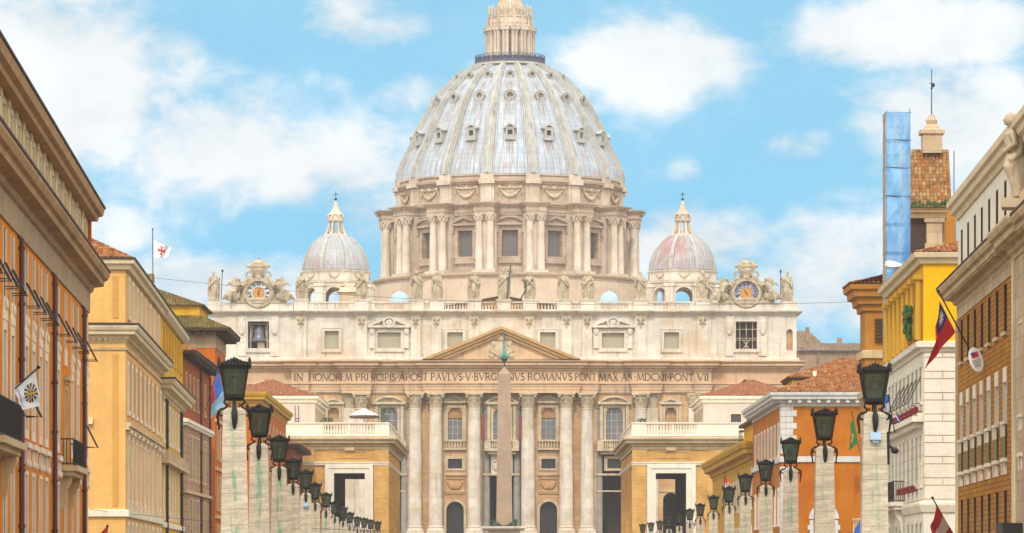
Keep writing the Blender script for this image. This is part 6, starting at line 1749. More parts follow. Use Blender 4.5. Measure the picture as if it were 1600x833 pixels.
# block joints on the end wall: alternate tall and short courses, cut as real grooves between blocks
g = MB(); z = 6.4; r = random.Random(3); k = 0
while z < 16.2:
    h = .95 if k % 2 == 0 else .5
    xs = [.02, 2.6, 6.2, 9.8, 13.9] if k % 2 == 0 else [.02, 1.3, 4.4, 8.0, 11.6, 13.9]
    for a_, b_ in zip(xs[:-1], xs[1:]): g.box(Hb.L - .05, Hb.L + .07, a_ + .035, b_ - .035, z + .035, min(z + h - .035, 16.35))
    z += h; k += 1
Hb.part(g, 'facing_blocks', 'blockH'); g = MB(); g.box(Hb.L - .03, Hb.L + .02, .02, 13.9, 6.42, 16.36); Hb.part(g, 'mortar_bed', 'corn')
g = MB()
z = 6.4
while z < 16:
    g.box(0, Hb.L, -.004, .02, z - .02, z + .02); z += .75
Hb.part(g, 'block_joint', 'greyband')
g = MB()
for t in tH2[:6]:
    x = Hb.x(t); g.cut(); g.box(x - .9, x + .9, -.6, -.15, 12.31, 12.5)
    for q in range(9): g.ball((x - .8 + .2 * q, -.4, 12.62), (.17, .2, .18), 6, 5)
for t in tH2[1:5]:
    x = Hb.x(t); g.cut(); g.box(x - .8, x + .8, -.5, -.15, 7.0, 7.2)
    for q in range(8): g.ball((x - .7 + .2 * q, -.35, 7.3), (.16, .18, .17), 6, 5)
g.each('flower_box', M['flowers'], Hb.root)
for t in tH2[:6]:
    g = MB(); x = Hb.x(t); 
    for s in (-.7, .7): g.tube([(x + s, .0, 14.9), (x + s, -.9, 13.0), (x + s, 0, 13.0)], .024, 5)
    g.tube([(x - .75, -1.0, 13), (x + .75, -1.0, 13)], .04, 5); Hb.part(g, 'awning_frame', 'iron')
balcony(Hb, Hb.t(1414), Hb.t(1396), 6.5, 1.5, .8, 'whitest')
rf = MB(); hip_roof(rf, -.5, Hb.L + .5, -.5, Hb.D + 1, 23.2, 2.2, .34); Hb.part(rf, 'roof', 'tileA')
g = MB()
for q in range(40):
    a = random.random() * 6.3; rr = random.random() ** .5 * .8; g.ball((Hb.x(Hb.t(1434)) + rr * math.cos(a), -.7 + .3 * rr * math.sin(a), 17.6 + random.random() * 2.2), (.22, .2, .25), 5, 4)
hp_ = thing('potted_shrub', 'dark green shrub on the ledge of the lemon yellow loggia', 'plant', tuple(Hb.root.location), Hb.root.rotation_euler.z)
g.build('foliage', M['leaf'], hp_); g = MB(); g.lathe([(.25, 17.12), (.36, 17.6), (.3, 17.62)], 10, (Hb.x(Hb.t(1434)), -.45)); g.build('pot', M['ochreJ'], hp_)

# -- ochre tower house behind the scaffold
J = Bld('townhouse', 'tall ochre house with a tiled roof and stepped eave left of the scaffold', 'R', 1352, 338, 800, 343, 18)
g0 = []
J.row([2.5], 13, 16, 1.6, 'plain', 'corn', 'shut'); J.row([2.5], 6, 9, 1.6, 'plain', 'corn', 'shut')
J.shell(0, 24.2, 'ochreJ')
J.band([(-.1, 19.2), (.25, 19.3), (.3, 19.9), (-.1, 20.0)], 'string_course', 'corn'); J.band([(-.1, 15.9), (.2, 16.0), (.25, 16.5), (-.1, 16.6)], 'lower_course', 'corn')
J.band([(-.1, 23.2), (.25, 23.25), (.3, 23.7), (.6, 23.8), (.65, 24.3), (1.0, 24.4), (1.05, 24.9), (1.3, 25.0), (1.35, 25.4), (-.1, 25.5)], 'eave', 'ochreJ')
g = MB(); g.box(J.L - .1, J.L + .05, 2.0, 15, 20.3, 22.9); J.part(g, 'loggia_opening', 'yellowL')
g = MB()
for k in range(7): g.box(J.L + .0, J.L + .22, .8, 3.6, 20.6 + k * .3, 20.78 + k * .3)
J.part(g, 'louvre', 'dark')
rf = MB(); hip_roof(rf, -1.4, J.L + 1.4, -1.4, J.D, 25.48, 2.6, .36); J.part(rf, 'roof', 'tileA')

# -- bell tower with a tiled cap
TY = 340.0; TS = F / TY
def tz(py): return (HY - py) / TS + EYE
bt_ = thing('bell_tower', 'old bell tower with a steep patched tile roof, stone lantern and iron weathervane', 'tower', (wx(1453, TY), TY, 0))
hw = 1.78
b = MB(); b.box(-hw, hw, 0, 4.5, 0, tz(402)); b.box(-hw - .2, hw + .2, -.2, 4.7, tz(402) + .002, tz(396)); b.build('tower_wall', M['ochreJ'], bt_)
b = MB()
b.box(-.25, 1.05, .15, 1.2, tz(380), tz(347)); b.box(-.45, 1.25, -.02, 1.4, tz(347) + .002, tz(341)); b.box(-.4, 1.2, .0, 1.4, tz(396) + .002, tz(380) - .002); b.box(-1.75, -1.15, 3.2, 4.3, tz(396) + .002, tz(341)); b.box(1.2, 1.75, 2.4, 4.3, tz(396) + .002, tz(341)); b.box(-.25, 1.05, 3.3, 4.3, tz(396) + .002, tz(341))
b.build('belfry_pier', M['travp'], bt_)
b = MB(); b.box(-1.7, -.3, .6, .7, tz(396) + .004, tz(341.5)); b.box(1.0, 1.19, 1.2, 3.5, tz(396), tz(341)); b.build('belfry_shade', M['dark'], bt_)  # dark sheets standing in for the shade inside the belfry
b = MB(); b.sweep([(-hw, 4.5), (-hw, 0), (hw, 0), (hw, 4.5)], [(-.3, tz(341)), (.0, tz(340)), (.1, tz(334)), (.4, tz(332)), (.45, tz(329)), (.7, tz(326)), (-.3, tz(325))]); b.box(-hw + .2, hw - .2, .2, 4.3, tz(340), tz(326)); b.build('cornice', M['corn'], bt_)
b = MB()
tile_roof(b, (-2.1, -.25, tz(325)), (hw + .05, -.25, tz(325)), (hw + .05, 2.25, tz(230)), (-2.1, 2.25, tz(230)), .3, .36, .13)
tile_roof(b, (hw + .05, 4.75, tz(325)), (-2.1, 4.75, tz(325)), (-2.1, 2.26, tz(230)), (hw + .05, 2.26, tz(230)), .26, .42)
b.add([(-2.1, -.2, tz(325)), (-2.1, 4.7, tz(325)), (-2.1, 2.25, tz(231)), (hw + .04, -.2, tz(325)), (hw + .04, 4.7, tz(325)), (hw + .04, 2.25, tz(231))], [(0, 1, 2), (5, 4, 3)])
b.build('tiled_roof', M['tileT'], bt_)
b = MB(); r = random.Random(8)
for k in range(130): b.ball((r.uniform(-1.6, hw), -.28 + r.uniform(-.1, .25), tz(324) + r.random() ** 2 * .5), (r.uniform(.06, .16), .12, r.uniform(.08, .2)), 5, 4)
b.build('moss', M['leaf'], bt_)
b = MB(); X = (1460 - 1453) / TS; b.box(X - .82, X + .82, 1.4, 3.1, tz(236), tz(206)); b.box(X - 1.02, X + 1.02, 1.2, 3.3, tz(206) + .002, tz(200)); b.frustum(X, 2.25, tz(200) + .003, tz(190), .8, .8, .42, .42); b.lathe([(.42, tz(190)), (.5, tz(184)), (.3, tz(178)), (.12, tz(174))], 12, (X, 2.25)); b.build('roof_lantern', M['travp'], bt_)
b = MB(); b.tube([(X, 2.25, tz(176)), (X, 2.25, tz(103))], [.05, .03], 5); b.tube([(X - .2, 2.25, tz(125)), (X + .25, 2.25, tz(127))], .03, 4); b.ball((X + .12, 2.25, tz(128)), (.16, .04, .2), 6, 5); b.ball((X, 2.25, tz(133)), .1, 6, 5); b.build('weathervane', M['iron'], bt_)
b = MB(); b.tube([(hw + .25, 0, tz(310)), (hw + .25, 0, tz(236))], .04, 5); b.build('conductor', M['iron'], bt_)
pn = thing('pinnacle', 'small ochre pinnacle rising beside the eave of the white attic', 'pinnacle', (wx(1485, 322), 322, 0))
b = MB(); b.box(-.42, .42, -.42, .42, 20, (HY - 345) / F * 322 + EYE); b.frustum(0, 0, (HY - 345) / F * 322 + EYE + .002, (HY - 310) / F * 322 + EYE, .36, .36, .06, .06); b.build('shaft', M['ochreJ'], pn)

# -- scaffold tower wrapped in blue netting
SY = 328.0; SS = F / SY
def sz(py): return (HY - py) / SS + EYE
m = NT('blue_netting', .7); m.b.inputs['Alpha'].default_value = 1
c = m.mix(m.ramp(m.noise(m.world((1, 1, .35)), 1.1, 5, .6), .3, .72), hexc('4f93cc', .8), hexc('8fbde0', .85))
tn_ = m.n('ShaderNodeBsdfTransparent'); mxs = m.n('ShaderNodeMixShader'); mxs.inputs[0].default_value = .8
out = [n for n in m.nt.nodes if n.type == 'OUTPUT_MATERIAL'][0]
m.col(c); m.l(tn_.outputs[0], mxs.inputs[1]); m.l(m.b.outputs[0], mxs.inputs[2]); m.l(mxs.outputs[0], out.inputs['Surface'])
M['net'] = m.mat
M['galv'] = plain('galvanised_tube', '8a8c90', .7, .4, .7)
sc_ = thing('scaffold_tower', 'tall scaffold tower wrapped in torn blue netting rising above the lemon yellow palazzo', 'scaffold', (wx(1403, SY), SY, 0))
hx, dp = .93, 2.3
b = MB()
for x in (-hx, hx):
    for y in (0, dp): b.tube([(x, y, 0), (x, y, sz(173) + (.15 if x > 0 else 0))], .04, 6)
zz = sz(174)
lv = [sz(p) for p in (176, 219, 262, 306, 350, 395, 440)]
lv += [lv[-1] - 2.3 * k for k in range(1, 10)]
for z in lv:
    if z < .3: continue
    for y in (0, dp): b.tube([(-hx - .15, y, z), (hx + .15, y, z)], .035, 5); 
    for x in (-hx, hx): b.tube([(x, -.15, z), (x, dp + .15, z)], .035, 5)
for q, (za, zc) in enumerate(zip(lv[1:], lv[:-1])):
    if za > .3: b.tube([(-hx if q % 2 else hx, 0, za), (hx if q % 2 else -hx, 0, zc)], .03, 5); b.tube([(-hx if q % 2 else hx, dp, za), (hx if q % 2 else -hx, dp, zc)], .03, 5)
for q in range(3):
    b.tube([(-hx, -.02, lv[q + 1] + 1.0), (hx, -.02, lv[q + 1] + 1.0)], .03, 5)
b.build('tube_frame', M['galv'], sc_)
b = MB()
for z in lv[1:]:
    if z > 1: b.box(-hx + .05, hx - .05, .05, dp - .05, z + .04, z + .09)
b.build('deck', M['corn'], sc_)
r = random.Random(12)
edges = [sz(p) for p in (175, 219, 262, 306, 411, 455)] + [8.0, 0.5]
for k in range(len(edges) - 1):
    z1, z0 = edges[k], edges[k + 1]
    b = MB(); nx, nz = 10, 14
    off = r.uniform(-.04, .06); bel = .05 + .05 * k
    for face in range(3):
        vs = []
        for j in range(nz + 1):
            for i in range(nx + 1):
                u, v = i / nx, j / nz
                w_ = bel * math.sin(PI * u) * math.sin(PI * v) + .02 * math.sin(9 * u + 5 * v + k) + .015 * math.sin(17 * u - 11 * v)
                z = z0 + (z1 - z0) * v + (.05 * math.sin(4 * u + k) if j in (0, nz) else 0) - (.04 if j == nz else 0)
                if face == 0: vs.append((-hx - .08 + (2 * hx + .16) * u, -.07 - w_ - off, z))
                elif face == 1: vs.append((-hx - .08 - w_ * .4, -.07 + (dp + .1) * u, z))
                else: vs.append((hx + .08 + w_ * .4, -.07 + (dp + .1) * u, z))
        b.m = 1 if face == 1 else 0
        b.add(vs, [(j * (nx + 1) + i, j * (nx + 1) + i + 1, (j + 1) * (nx + 1) + i + 1, (j + 1) * (nx + 1) + i) for j in range(nz) for i in range(nx)], True)
    b.build('netting', [M['net'], M['greyband']], sc_)
b = MB(); nx = 12
vs = []
for j in range(4):
    for i in range(nx + 1):
        u = i / nx; vs.append((-hx - .1 + (2 * hx + .3) * u, -.16 - .12 * j * math.sin(PI * u) - .02 * j, sz(409) - .12 * j - .3 * u * u + .08 * math.sin(7 * u + j)))
b.add(vs, [(j * (nx + 1) + i, j * (nx + 1) + i + 1, (j + 1) * (nx + 1) + i + 1, (j + 1) * (nx + 1) + i) for j in range(3) for i in range(nx)], True); b.build('torn_flap', M['dialwhite'], sc_)

# -- bright orange corner building with a white bracketed cornice
K = Bld('palazzo', 'bright orange palazzo with white corner blocks and a white bracketed cornice on the right', 'R', 1221, 400, 795, 447, 26)
tK = [K.t(p) for p in (1217, 1211.5, 1206, 1201, 1196, 1191, 1186, 1181)]
K.row(tK, 13.0, 15.9, 1.6, 'deep', 'whitest', 'shutw'); K.row(tK, 6.2, 9.4, 1.6, 'deep', 'whitest', 'shutw'); K.row(tK[::2], .1, 3.6, 2.2, 'deep', 'whitest', 'shut')
K.shell(0, 17.8, 'orangeK')
K.band([(-.1, 17.7), (.1, 17.75), (.12, 18.05), (.35, 18.1), (.4, 18.3), (.95, 18.42), (1.0, 18.7), (1.15, 18.8), (1.2, 19.1), (-.2, 19.2)], 'cornice', 'whiteK')
g = MB(); y = .8
while y < K.D: g.cut(); g.box(K.L + .1, K.L + .8, y - .18, y + .18, 18.08, 18.41); y += .95
x = .6
while x < K.L: g.cut(); g.box(x - .18, x + .18, -.8, -.1, 18.08, 18.41); x += .95
g.each('cornice_bracket', M['whiteK'], K.root)
K.band([(-.1, 12.2), (.18, 12.22), (.2, 12.75), (-.1, 12.8)], 'string_course', 'whiteK')
g = MB(); z = 0; k = 0
while z < 17.5:
    w_ = 1.5 if k % 2 else 1.15
    if not (12.0 < z + .3 < 12.9): g.cut(); g.box(K.L - .05, K.L + .1, .0, w_, z + .02, z + .6); g.box(K.L - w_, K.L - .052, -.1, .05, z + .02, z + .6)
    z += .62; k += 1
g.each('quoin', M['whiteK'], K.root)
# windows on the end wall, which faces down the street
em = Matrix.Translation((K.L, 0, 0)) @ Matrix.Rotation(PI / 2, 4, 'Z')
def end_window(b, c, z0, z1, w_, kind, fm, pm):
    fo, po, ex = window_proto(kind, w_, z1 - z0, fm, pm)
    o = mk('window', fo, b.root, (b.L + .004, c, z0), rz=PI / 2); g = MB(); g.box(-w_ / 2 - .01, w_ / 2 + .01, -.03, .05, 0, z1 - z0); g.build('pane', M[pm], o)
g = MB(); c = 4.2
n = 12
for k in range(n):
    a0, a1 = PI * k / n, PI * (k + 1) / n
    for (r0, r1, pr) in ((1.05, 1.5, .16 if k % 2 else .22),):
        P4 = [(K.L + pr, c + q * math.cos(a), 6.6 + q * math.sin(a)) for a, q in ((a0, r0), (a0, r1), (a1, r1), (a1, r0))] + [(K.L - .05, c + q * math.cos(a), 6.6 + q * math.sin(a)) for a, q in ((a0, r0), (a0, r1), (a1, r1), (a1, r0))]
        g.add(P4, [(0, 1, 2, 3), (7, 6, 5, 4), (0, 4, 5, 1), (1, 5, 6, 2), (2, 6, 7, 3), (3, 7, 4, 0)])
z = 1; k = 0
while z < 6.5:
    for s in (-1, 1):
        e0, e1 = 1.05, (1.6 if k % 2 else 1.4); g.box(K.L - .05, K.L + .18, min(c + s * e0, c + s * e1), max(c + s * e0, c + s * e1), z, z + .48)
    z += .5; k += 1
o = K.part(g, 'arched_window', 'whiteK'); g = MB(); g.box(K.L - .04, K.L + .03, c - 1.04, c + 1.04, 1, 6.6); g.M = None
for k in range(10):
    a0, a1 = PI * k / 10, PI * (k + 1) / 10; g.add([(K.L + .03, c, 6.6), (K.L + .03, c + 1.04 * math.cos(a0), 6.6 + 1.04 * math.sin(a0)), (K.L + .03, c + 1.04 * math.cos(a1), 6.6 + 1.04 * math.sin(a1))], [(0, 1, 2)])
g.build('pane', M['sash'], o)
for c in (9.6, 15): end_window(K, c, 7, 9.8, 1.6, 'plain', 'whiteK', 'shut')
g = MB(); g.box(K.L - .05, K.L + 1.0, 7.0, 9.0, 5.2, 5.5)
for q in range(9): g.lathe([(.06, 5.5), (.1, 5.85), (.05, 6.2), (.08, 6.5)], 6, (K.L + .92, 7.1 + q * .22), cap=False)
g.box(K.L + .8, K.L + 1.05, 6.95, 9.05, 6.5, 6.65); K.part(g, 'stone_balcony', 'corn')
rf = MB(); hip_roof(rf, -.9, K.L + .9, -.9, K.D, 19.14, 3.0, .36, frac=.62); K.part(rf, 'roof', 'tileA')
K2 = thing('townhouse', 'yellow walled attic house with a tiled hip roof peeping over the orange palazzo', 'building', (wx(1238, 436), 436, 0))
z = (HY - 590) / F * 436 + EYE
g = MB(); g.box(0, 14, 0, 12, 0, z - .1); g.build('wall', M['yellowL'], K2)
g = MB(); g.sweep([(0, 12), (0, 0), (14, 0), (14, 12)], [(-.1, z - .3), (.3, z - .2), (.35, z - .02), (-.1, z)]); g.build('eave', M['dark'], K2)
rf = MB(); hip_roof(rf, -.5, 14.5, -.5, 12.5, z, 2.4, .36); rf.build('roof', M['tileA'], K2)
g = MB(); g.tube([(1.6, -.15, z - 3), (1.6, -.15, z - .3)], .08, 6); g.build('drainpipe', M['iron'], K2)
g = MB(); g.box(2.2, 2.6, -.4, .0, z - 1.5, z + .7); g.build('chimney', M['whitest'], K2)

# -- ochre yellow building beyond it
Lb = Bld('palazzo', 'ochre yellow palazzo with a heavy ochre cornice beyond the orange one', 'R', 1177, 450, 815, 546, 18)
tL = [Lb.t(p) for p in (1174, 1169, 1164, 1159.5, 1155, 1151, 1147, 1143, 1139.5, 1136)]
Lb.row(tL, 8.6, 11.8, 1.6, 'deep', 'whitest', 'shutw'); Lb.row(tL, 3, 6.2, 1.6, 'deep', 'whitest', 'shutw'); Lb.shell(0, 13.6, 'yellowL')
Lb.band(cornice(13.4, 15.8, 1.5), 'cornice', 'yellowL')
g = MB(); x0_, x1_ = Lb.L - 30, Lb.L - .3
g.wall(x0_, x1_, 15.7, 18.3, [(x0_ + 2 + 3.4 * k, x0_ + 3.5 + 3.4 * k, 16.1, 17.9) for k in range(8)], .6, .3); g.box(x0_, x1_, 1.0, Lb.D, 15.7, 18.3); g.box(x1_, x1_ + .02, .6, 1.0, 15.7, 18.3); Lb.part(g, 'attic_wall', 'yellowH')
g = MB(); g.box(x0_ - .5, x1_ + .3, .0, Lb.D + .3, 18.302, 18.6); Lb.part(g, 'attic_roof', 'dark')
g = MB(); 
for q in range(6): g.box(x0_ - 4, x0_ - 3.9, .2 + q * .0, .3, 15.8, 18.2) if q == 0 else None
for xx in (-4.5, -1.2):
    for yy in (.4, 3): g.box(x0_ + xx, x0_ + xx + .1, yy, yy + .1, 15.8, 18.0)
g.box(x0_ - 4.8, x0_ - .9, .2, 3.3, 18.0, 18.15); Lb.part(g, 'roof_pergola', 'green')

# ================================================================= the two terrace buildings at the mouth of the square
def propylaeum(side):
    s = -1 if side == 'L' else 1
    Y = 640.0; S = F / Y
    def z(py): return (HY - py) / S + EYE
    edge = 604 if s < 0 else 991
    root = thing('terrace_building', ('ochre brick building with balustraded roof terrace and tall white doorway, left of the square' if s < 0 else 'ochre brick building with balustraded roof terrace and tall white doorway, right of the square'), 'building', (wx(edge, Y), Y, 0))
    def u(px): return (px - edge) / S
    # local x grows away from the street on either side through s
    W = 30.0
    xs = lambda a, b: (min(a * s, b * s), max(a * s, b * s))
    d0, d1 = (u(522), u(570)) if s < 0 else (u(1024.6), u(1072))
    f0, f1 = (u(508), u(583)) if s < 0 else (u(1011), u(1087))
    x0, x1 = (-W, 0) if s < 0 else (0, W)
    zt = z(698)
    mb = MB()
    mb.wall(x0, x1, 0, zt, [(d0, d1, 0, z(739.5))], 0, .8)
    D1 = 43.0
    mb.wall(x0, x1, 0, zt, [(d0, d1, 0, z(739.5))], D1, .02)
    X = 0
    mb.add([(0, 0, 0), (0, 72, 0), (0, 72, zt), (0, 0, zt)], [(0, 1, 2, 3)]); mb.add([(x0 if s < 0 else x1, 0, 0), (x0 if s < 0 else x1, D1, 0), (x0 if s < 0 else x1, D1, zt), (x0 if s < 0 else x1, 0, zt)], [(0, 1, 2, 3)])
    a, b = xs(.02, 2.7); mb.box(a, b, D1 + .01, 72, 0, zt - .01)
    mb.add([(x0, 0, zt), (x1, 0, zt), (x1, D1, zt), (x0, D1, zt)], [(0, 1, 2, 3)])
    mb.build('wall', M['brickP'], root)
    tn = MB(); zc = z(739.5)
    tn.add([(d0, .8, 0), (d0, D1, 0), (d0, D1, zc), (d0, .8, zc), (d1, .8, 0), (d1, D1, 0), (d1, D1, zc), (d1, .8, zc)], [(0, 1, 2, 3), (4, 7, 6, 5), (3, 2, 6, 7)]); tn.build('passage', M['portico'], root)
    fr = MB()
    for (i0, i1, pr) in ((0.012, .34, .28), (.342, .62, .42)):
        w0, w1 = (d0 - f0), (f1 - d1)
        a0, a1 = d0 - w0 * (i1 / .62), d0 - max(.012, w0 * (i0 / .62 if i0 > .1 else 0)); c0, c1 = d1 + max(.012, w1 * (i0 / .62 if i0 > .1 else 0)), d1 + w1 * (i1 / .62)
        top0 = z(739.5) + .004 + (w0 * i0 / .62 if i0 > .1 else 0); top1 = z(739.5) + w0 * i1 / .62
        fr.box(a0, a1, -pr, .05, 0, top1); fr.box(c0, c1, -pr, .05, 0, top1); fr.box(a1 + .002, c0 - .002, -pr, .05, top0, top1)
    fr.build('door_frame', M['whitest'], root)
    pi = MB()
    for c in ((u(447), u(596), u(480)) if s < 0 else (u(1118), u(999), u(1150))):
        pi.cut(); pi.box(c - 1.15, c + 1.15, -.28, .03, 0, z(727.3)); pi.box(c - 1.15, c + 1.15, -.28, .03, z(721.5), z(703))
    for k in range(6):
        yy = 3 + k * 12; a, b = (.0, .28) if s < 0 else (-.28, 0); pi.cut(); pi.box(a - .03 * (s > 0) , b + .0, yy, yy + 3, 0, zt - 1)
    pi.each('pilaster', M['brickP'], root)
    pan = MB(); c0, c1 = (u(517), u(575)) if s < 0 else (u(1020), u(1078)); pan.wall(c0, c1, z(716), z(704), [(c0 + .25, c1 - .25, z(716) + .25, z(704) - .25)], -.1, .1); pan.build('wall_panel', M['brickP'], root)
    path = [(x0, 0), (0, 0), (0, 72)] if s < 0 else [(0, 72), (0, 0), (x1, 0)]
    def sw(prof, nm, mt):
        q = MB(); q.sweep(path, prof); return q.build(nm, mt, root)
    sw([(-.1, z(727)), (.3, z(726.8)), (.34, z(724)), (.45, z(723.5)), (.45, z(722)), (-.1, z(721.5))], 'string_course', M['whitest'])
    sw([(-.1, z(703)), (.3, z(702.5)), (.32, z(698)), (.5, z(697)), (.55, z(694.5)), (1.3, z(692.5)), (1.4, z(689)), (1.75, z(687)), (1.8, z(684.5)), (1.0, z(683.2)), (.2, z(682.5)), (-.1, z(682))], 'cornice', M['corn'])
    ba = MB(); zb, zt2 = z(682), z(660)
    segs = ((506, 543), (548, 586)) if s < 0 else ((1011, 1049), (1053, 1088))
    ba.sweep([(x, y) for x, y in path], [(-.35, zb), (.4, zb), (.4, zb + .35), (-.35, zb + .36)]); ba.sweep(path, [(-.35, zt2 - .35), (.3, zt2 - .35), (.45, zt2 - .2), (.45, zt2), (-.35, zt2 + .01)])
    cuts = [x0, x1] + [u(q) for sg_ in segs for q in sg_]; cuts.sort()
    i = 0
    opn = [(u(a_), u(b_)) for a_, b_ in segs]
    prev = x0
    for a_, b_ in opn + [(x1 - .0, x1)]:
        if a_ - prev > .05: ba.box(prev, a_, -.28, .3, zb + .36, zt2 - .352)
        prev = b_
    for a_, b_ in opn:
        n = 8
        for k in range(n): ba.lathe([(.16, zb + .36), (.26, zb + .8), (.12, zb + 1.35), (.2, zt2 - .36)], 8, (a_ + (b_ - a_) * (k + .5) / n, -.05), cap=False)
    # along the street side too
    yy = .9
    while yy < 70:
        if int(yy / 6) % 3 == 2: ba.box(-.28 if s < 0 else -.3, .3 if s < 0 else .28, yy, yy + .6, zb + .36, zt2 - .352)
        else: ba.lathe([(.16, zb + .36), (.26, zb + .8), (.12, zb + 1.35), (.2, zt2 - .36)], 6, (.05 if s < 0 else -.05, yy + .3), cap=False)
        yy += .62
    a, b = (-1.2, .4) if s < 0 else (-.4, 1.2); ba.box(a, b, -.42, .9, zb + .37, zt2 - .353)
    ba.build('roof_balustrade', M['whitest'], root)
    fl = MB(); fl.box(x0 + .3, x1 - .3, .4, D1 - .2, zt, zb + .1); fl.build('roof_terrace', M['corn'], root)
    ks = MB(); c = (d0 + d1) / 2; ks.box(c - .8, c + .8, -.6, .0, z(704), z(698)); ks.build('keystone', M['corn'], root)
    return root
propylaeum('L'); propylaeum('R')
def penthouse(side):
    s = -1 if side == 'L' else 1
    Y = 662.0; S = F / Y
    def z(py): return (HY - py) / S + EYE
    edge = 492 if s < 0 else 1099
    root = thing('penthouse', 'pale penthouse with red tiled roof on the ' + ('left terrace, a ladder against its wall' if s < 0 else 'right terrace, one dark square window'), 'building', (wx(edge, Y), Y, z(690)))
    zb = z(690)
    x0, x1 = (-16, 0) if s < 0 else (0, 16)
    D = 36
    h = z(629) - zb
    b = MB(); ops = []
    if s > 0:
        w0 = (1142 - edge) / S; w1 = (1158 - edge) / S; ops = [(w0, w1, z(663) - zb, z(647) - zb)]
    else:
        w0 = (447 - edge) / S; ops = [(w0 - 1.2, w0 + .2, z(662) - zb, z(648) - zb)]
    b.wall(x0, x1, 0, h, ops, 0, .4); b.box(x0 + .02, x1 - .02, .6, D, 0, h); b.wall(x0, x1, 0, .001) 
    b.add([(x0, 0, 0), (x0, .6, 0), (x0, .6, h), (x0, 0, h), (x1, 0, 0), (x1, .6, 0), (x1, .6, h), (x1, 0, h)], [(0, 1, 2, 3), (4, 5, 6, 7)])
    b.build('wall', M['pink'], root)
    a, c, d, e = ops[0]; g = MB(); g.box(a - .05, c + .05, .3, .36, d, e); o = g.build('window', M['sash'], root)
    f = MB(); frame(f, a, c, d, e, .2, .1); f.build('frame', M['cream'], o)
    q = MB(); q.sweep([(x0, D), (x0, 0), (x1, 0), (x1, D)], [(-.1, h - .1), (.25, h), (.3, h + .5), (.6, h + .6), (.65, h + 1.05), (-.1, h + 1.2)]); q.build('cornice', M['whitest'], root)
    q = MB()
    for k in range(9):
        yy = 2 + k * 3.7; q.cut(); q.box(-.12 if s > 0 else -.02, .02 if s > 0 else .12, yy, yy + 1.2, .4, h - .8)
    q.each('side_shutter', M['shutw'], root)
    rf = MB(); hip_roof(rf, x0 - .5, x1 + .5, -.5, D + .5, h + 1.15, 3.0, .42, frac=.5); rf.build('roof', M['tileR'], root)
    if s < 0:
        q = MB(); lx = (464 - edge) / S
        for t in (-.28, .28): q.tube([(lx + t, -.35, 0), (lx + t, -.1, z(634) - zb)], .05, 5)
        for k in range(8): zz = .3 + k * .5; q.tube([(lx - .28, -.33 + .035 * k, zz), (lx + .28, -.33 + .035 * k, zz)], .04, 5)
        lo = q.build('ladder', M['iron'], None, tuple(root.location)); tag(lo, 'dark ladder leaning on the pale wall of the left penthouse', 'ladder')
    return root
penthouse('L'); penthouse('R')
PZ = (HY - 682) / F * 640 + EYE + .1
def plant(px, Y, z, r, h, lab, seed=0, kind=0):
    root = thing('potted_plant', lab, 'plant', (wx(px, Y), Y, z)); rr = random.Random(seed)
    b = MB(); b.lathe([(r * .3, 0), (r * .42, h * .3), (r * .46, h * .3), (r * .4, h * .28)], 12); b.build('pot', M['tileR'], root)
    b = MB()
    for k in range(220):
        a = rr.random() * 6.283; q = rr.random() ** .6; zz = h * (.3 + .7 * rr.random()); rad = r * q * (1 - abs(zz / h - .65))
        c = Vector((rad * math.cos(a) * 1.3, rad * math.sin(a), zz)); d = Vector((rr.uniform(-1, 1), rr.uniform(-1, 1), rr.uniform(-.6, 1))).normalized(); e = d.orthogonal().normalized()
        L = r * .28; b.add([c - d * L, c + e * L * .3, c + d * L, c - e * L * .3], [(0, 1, 2, 3)])
    b.build('foliage', M['leaf'], root); return root
plant(512, 646, PZ, 1.0, 3.1, 'bushy potted plant behind the left terrace balustrade, near the penthouse', 1)
plant(599, 645, PZ, .75, 4.6, 'tall potted shrub at the right end of the left terrace beside the umbrella', 2)
plant(1002, 646, PZ, .9, 3.0, 'small potted plant at the left end of the right terrace', 3)
um = thing('parasol', 'white open parasol standing on the left roof terrace', 'parasol', (wx(569, 648), 648, PZ))
b = MB(); b.tube([(0, 0, 0), (0, 0, 4.7)], .05, 6); b.build('pole', M['iron'], um)
b = MB(); h0 = 3.55
b.lathe([(2.35, h0), (1.6, h0 + .42), (.8, h0 + .8), (.05, h0 + 1.1)], 8, smooth=False, cap=False); b.lathe([(2.35, h0 - .3), (2.36, h0)], 8, smooth=False, cap=False); b.lathe([(2.3, h0 - .02), (.05, h0 + 1.0)], 8, smooth=False, cap=False); b.build('canopy', M['dialwhite'], um)
b = MB(); b.lathe([(2.37, h0 - .45), (2.38, h0 - .05), (2.3, h0 - .06), (2.3, h0 - .45), (2.37, h0 - .45)], 8, smooth=False, cap=False); b.build('valance', M['shut'], um)
b = MB(); b.lathe([(.4, 0), (.4, .1), (.06, .16)], 12); b.build('base', M['iron'], um)

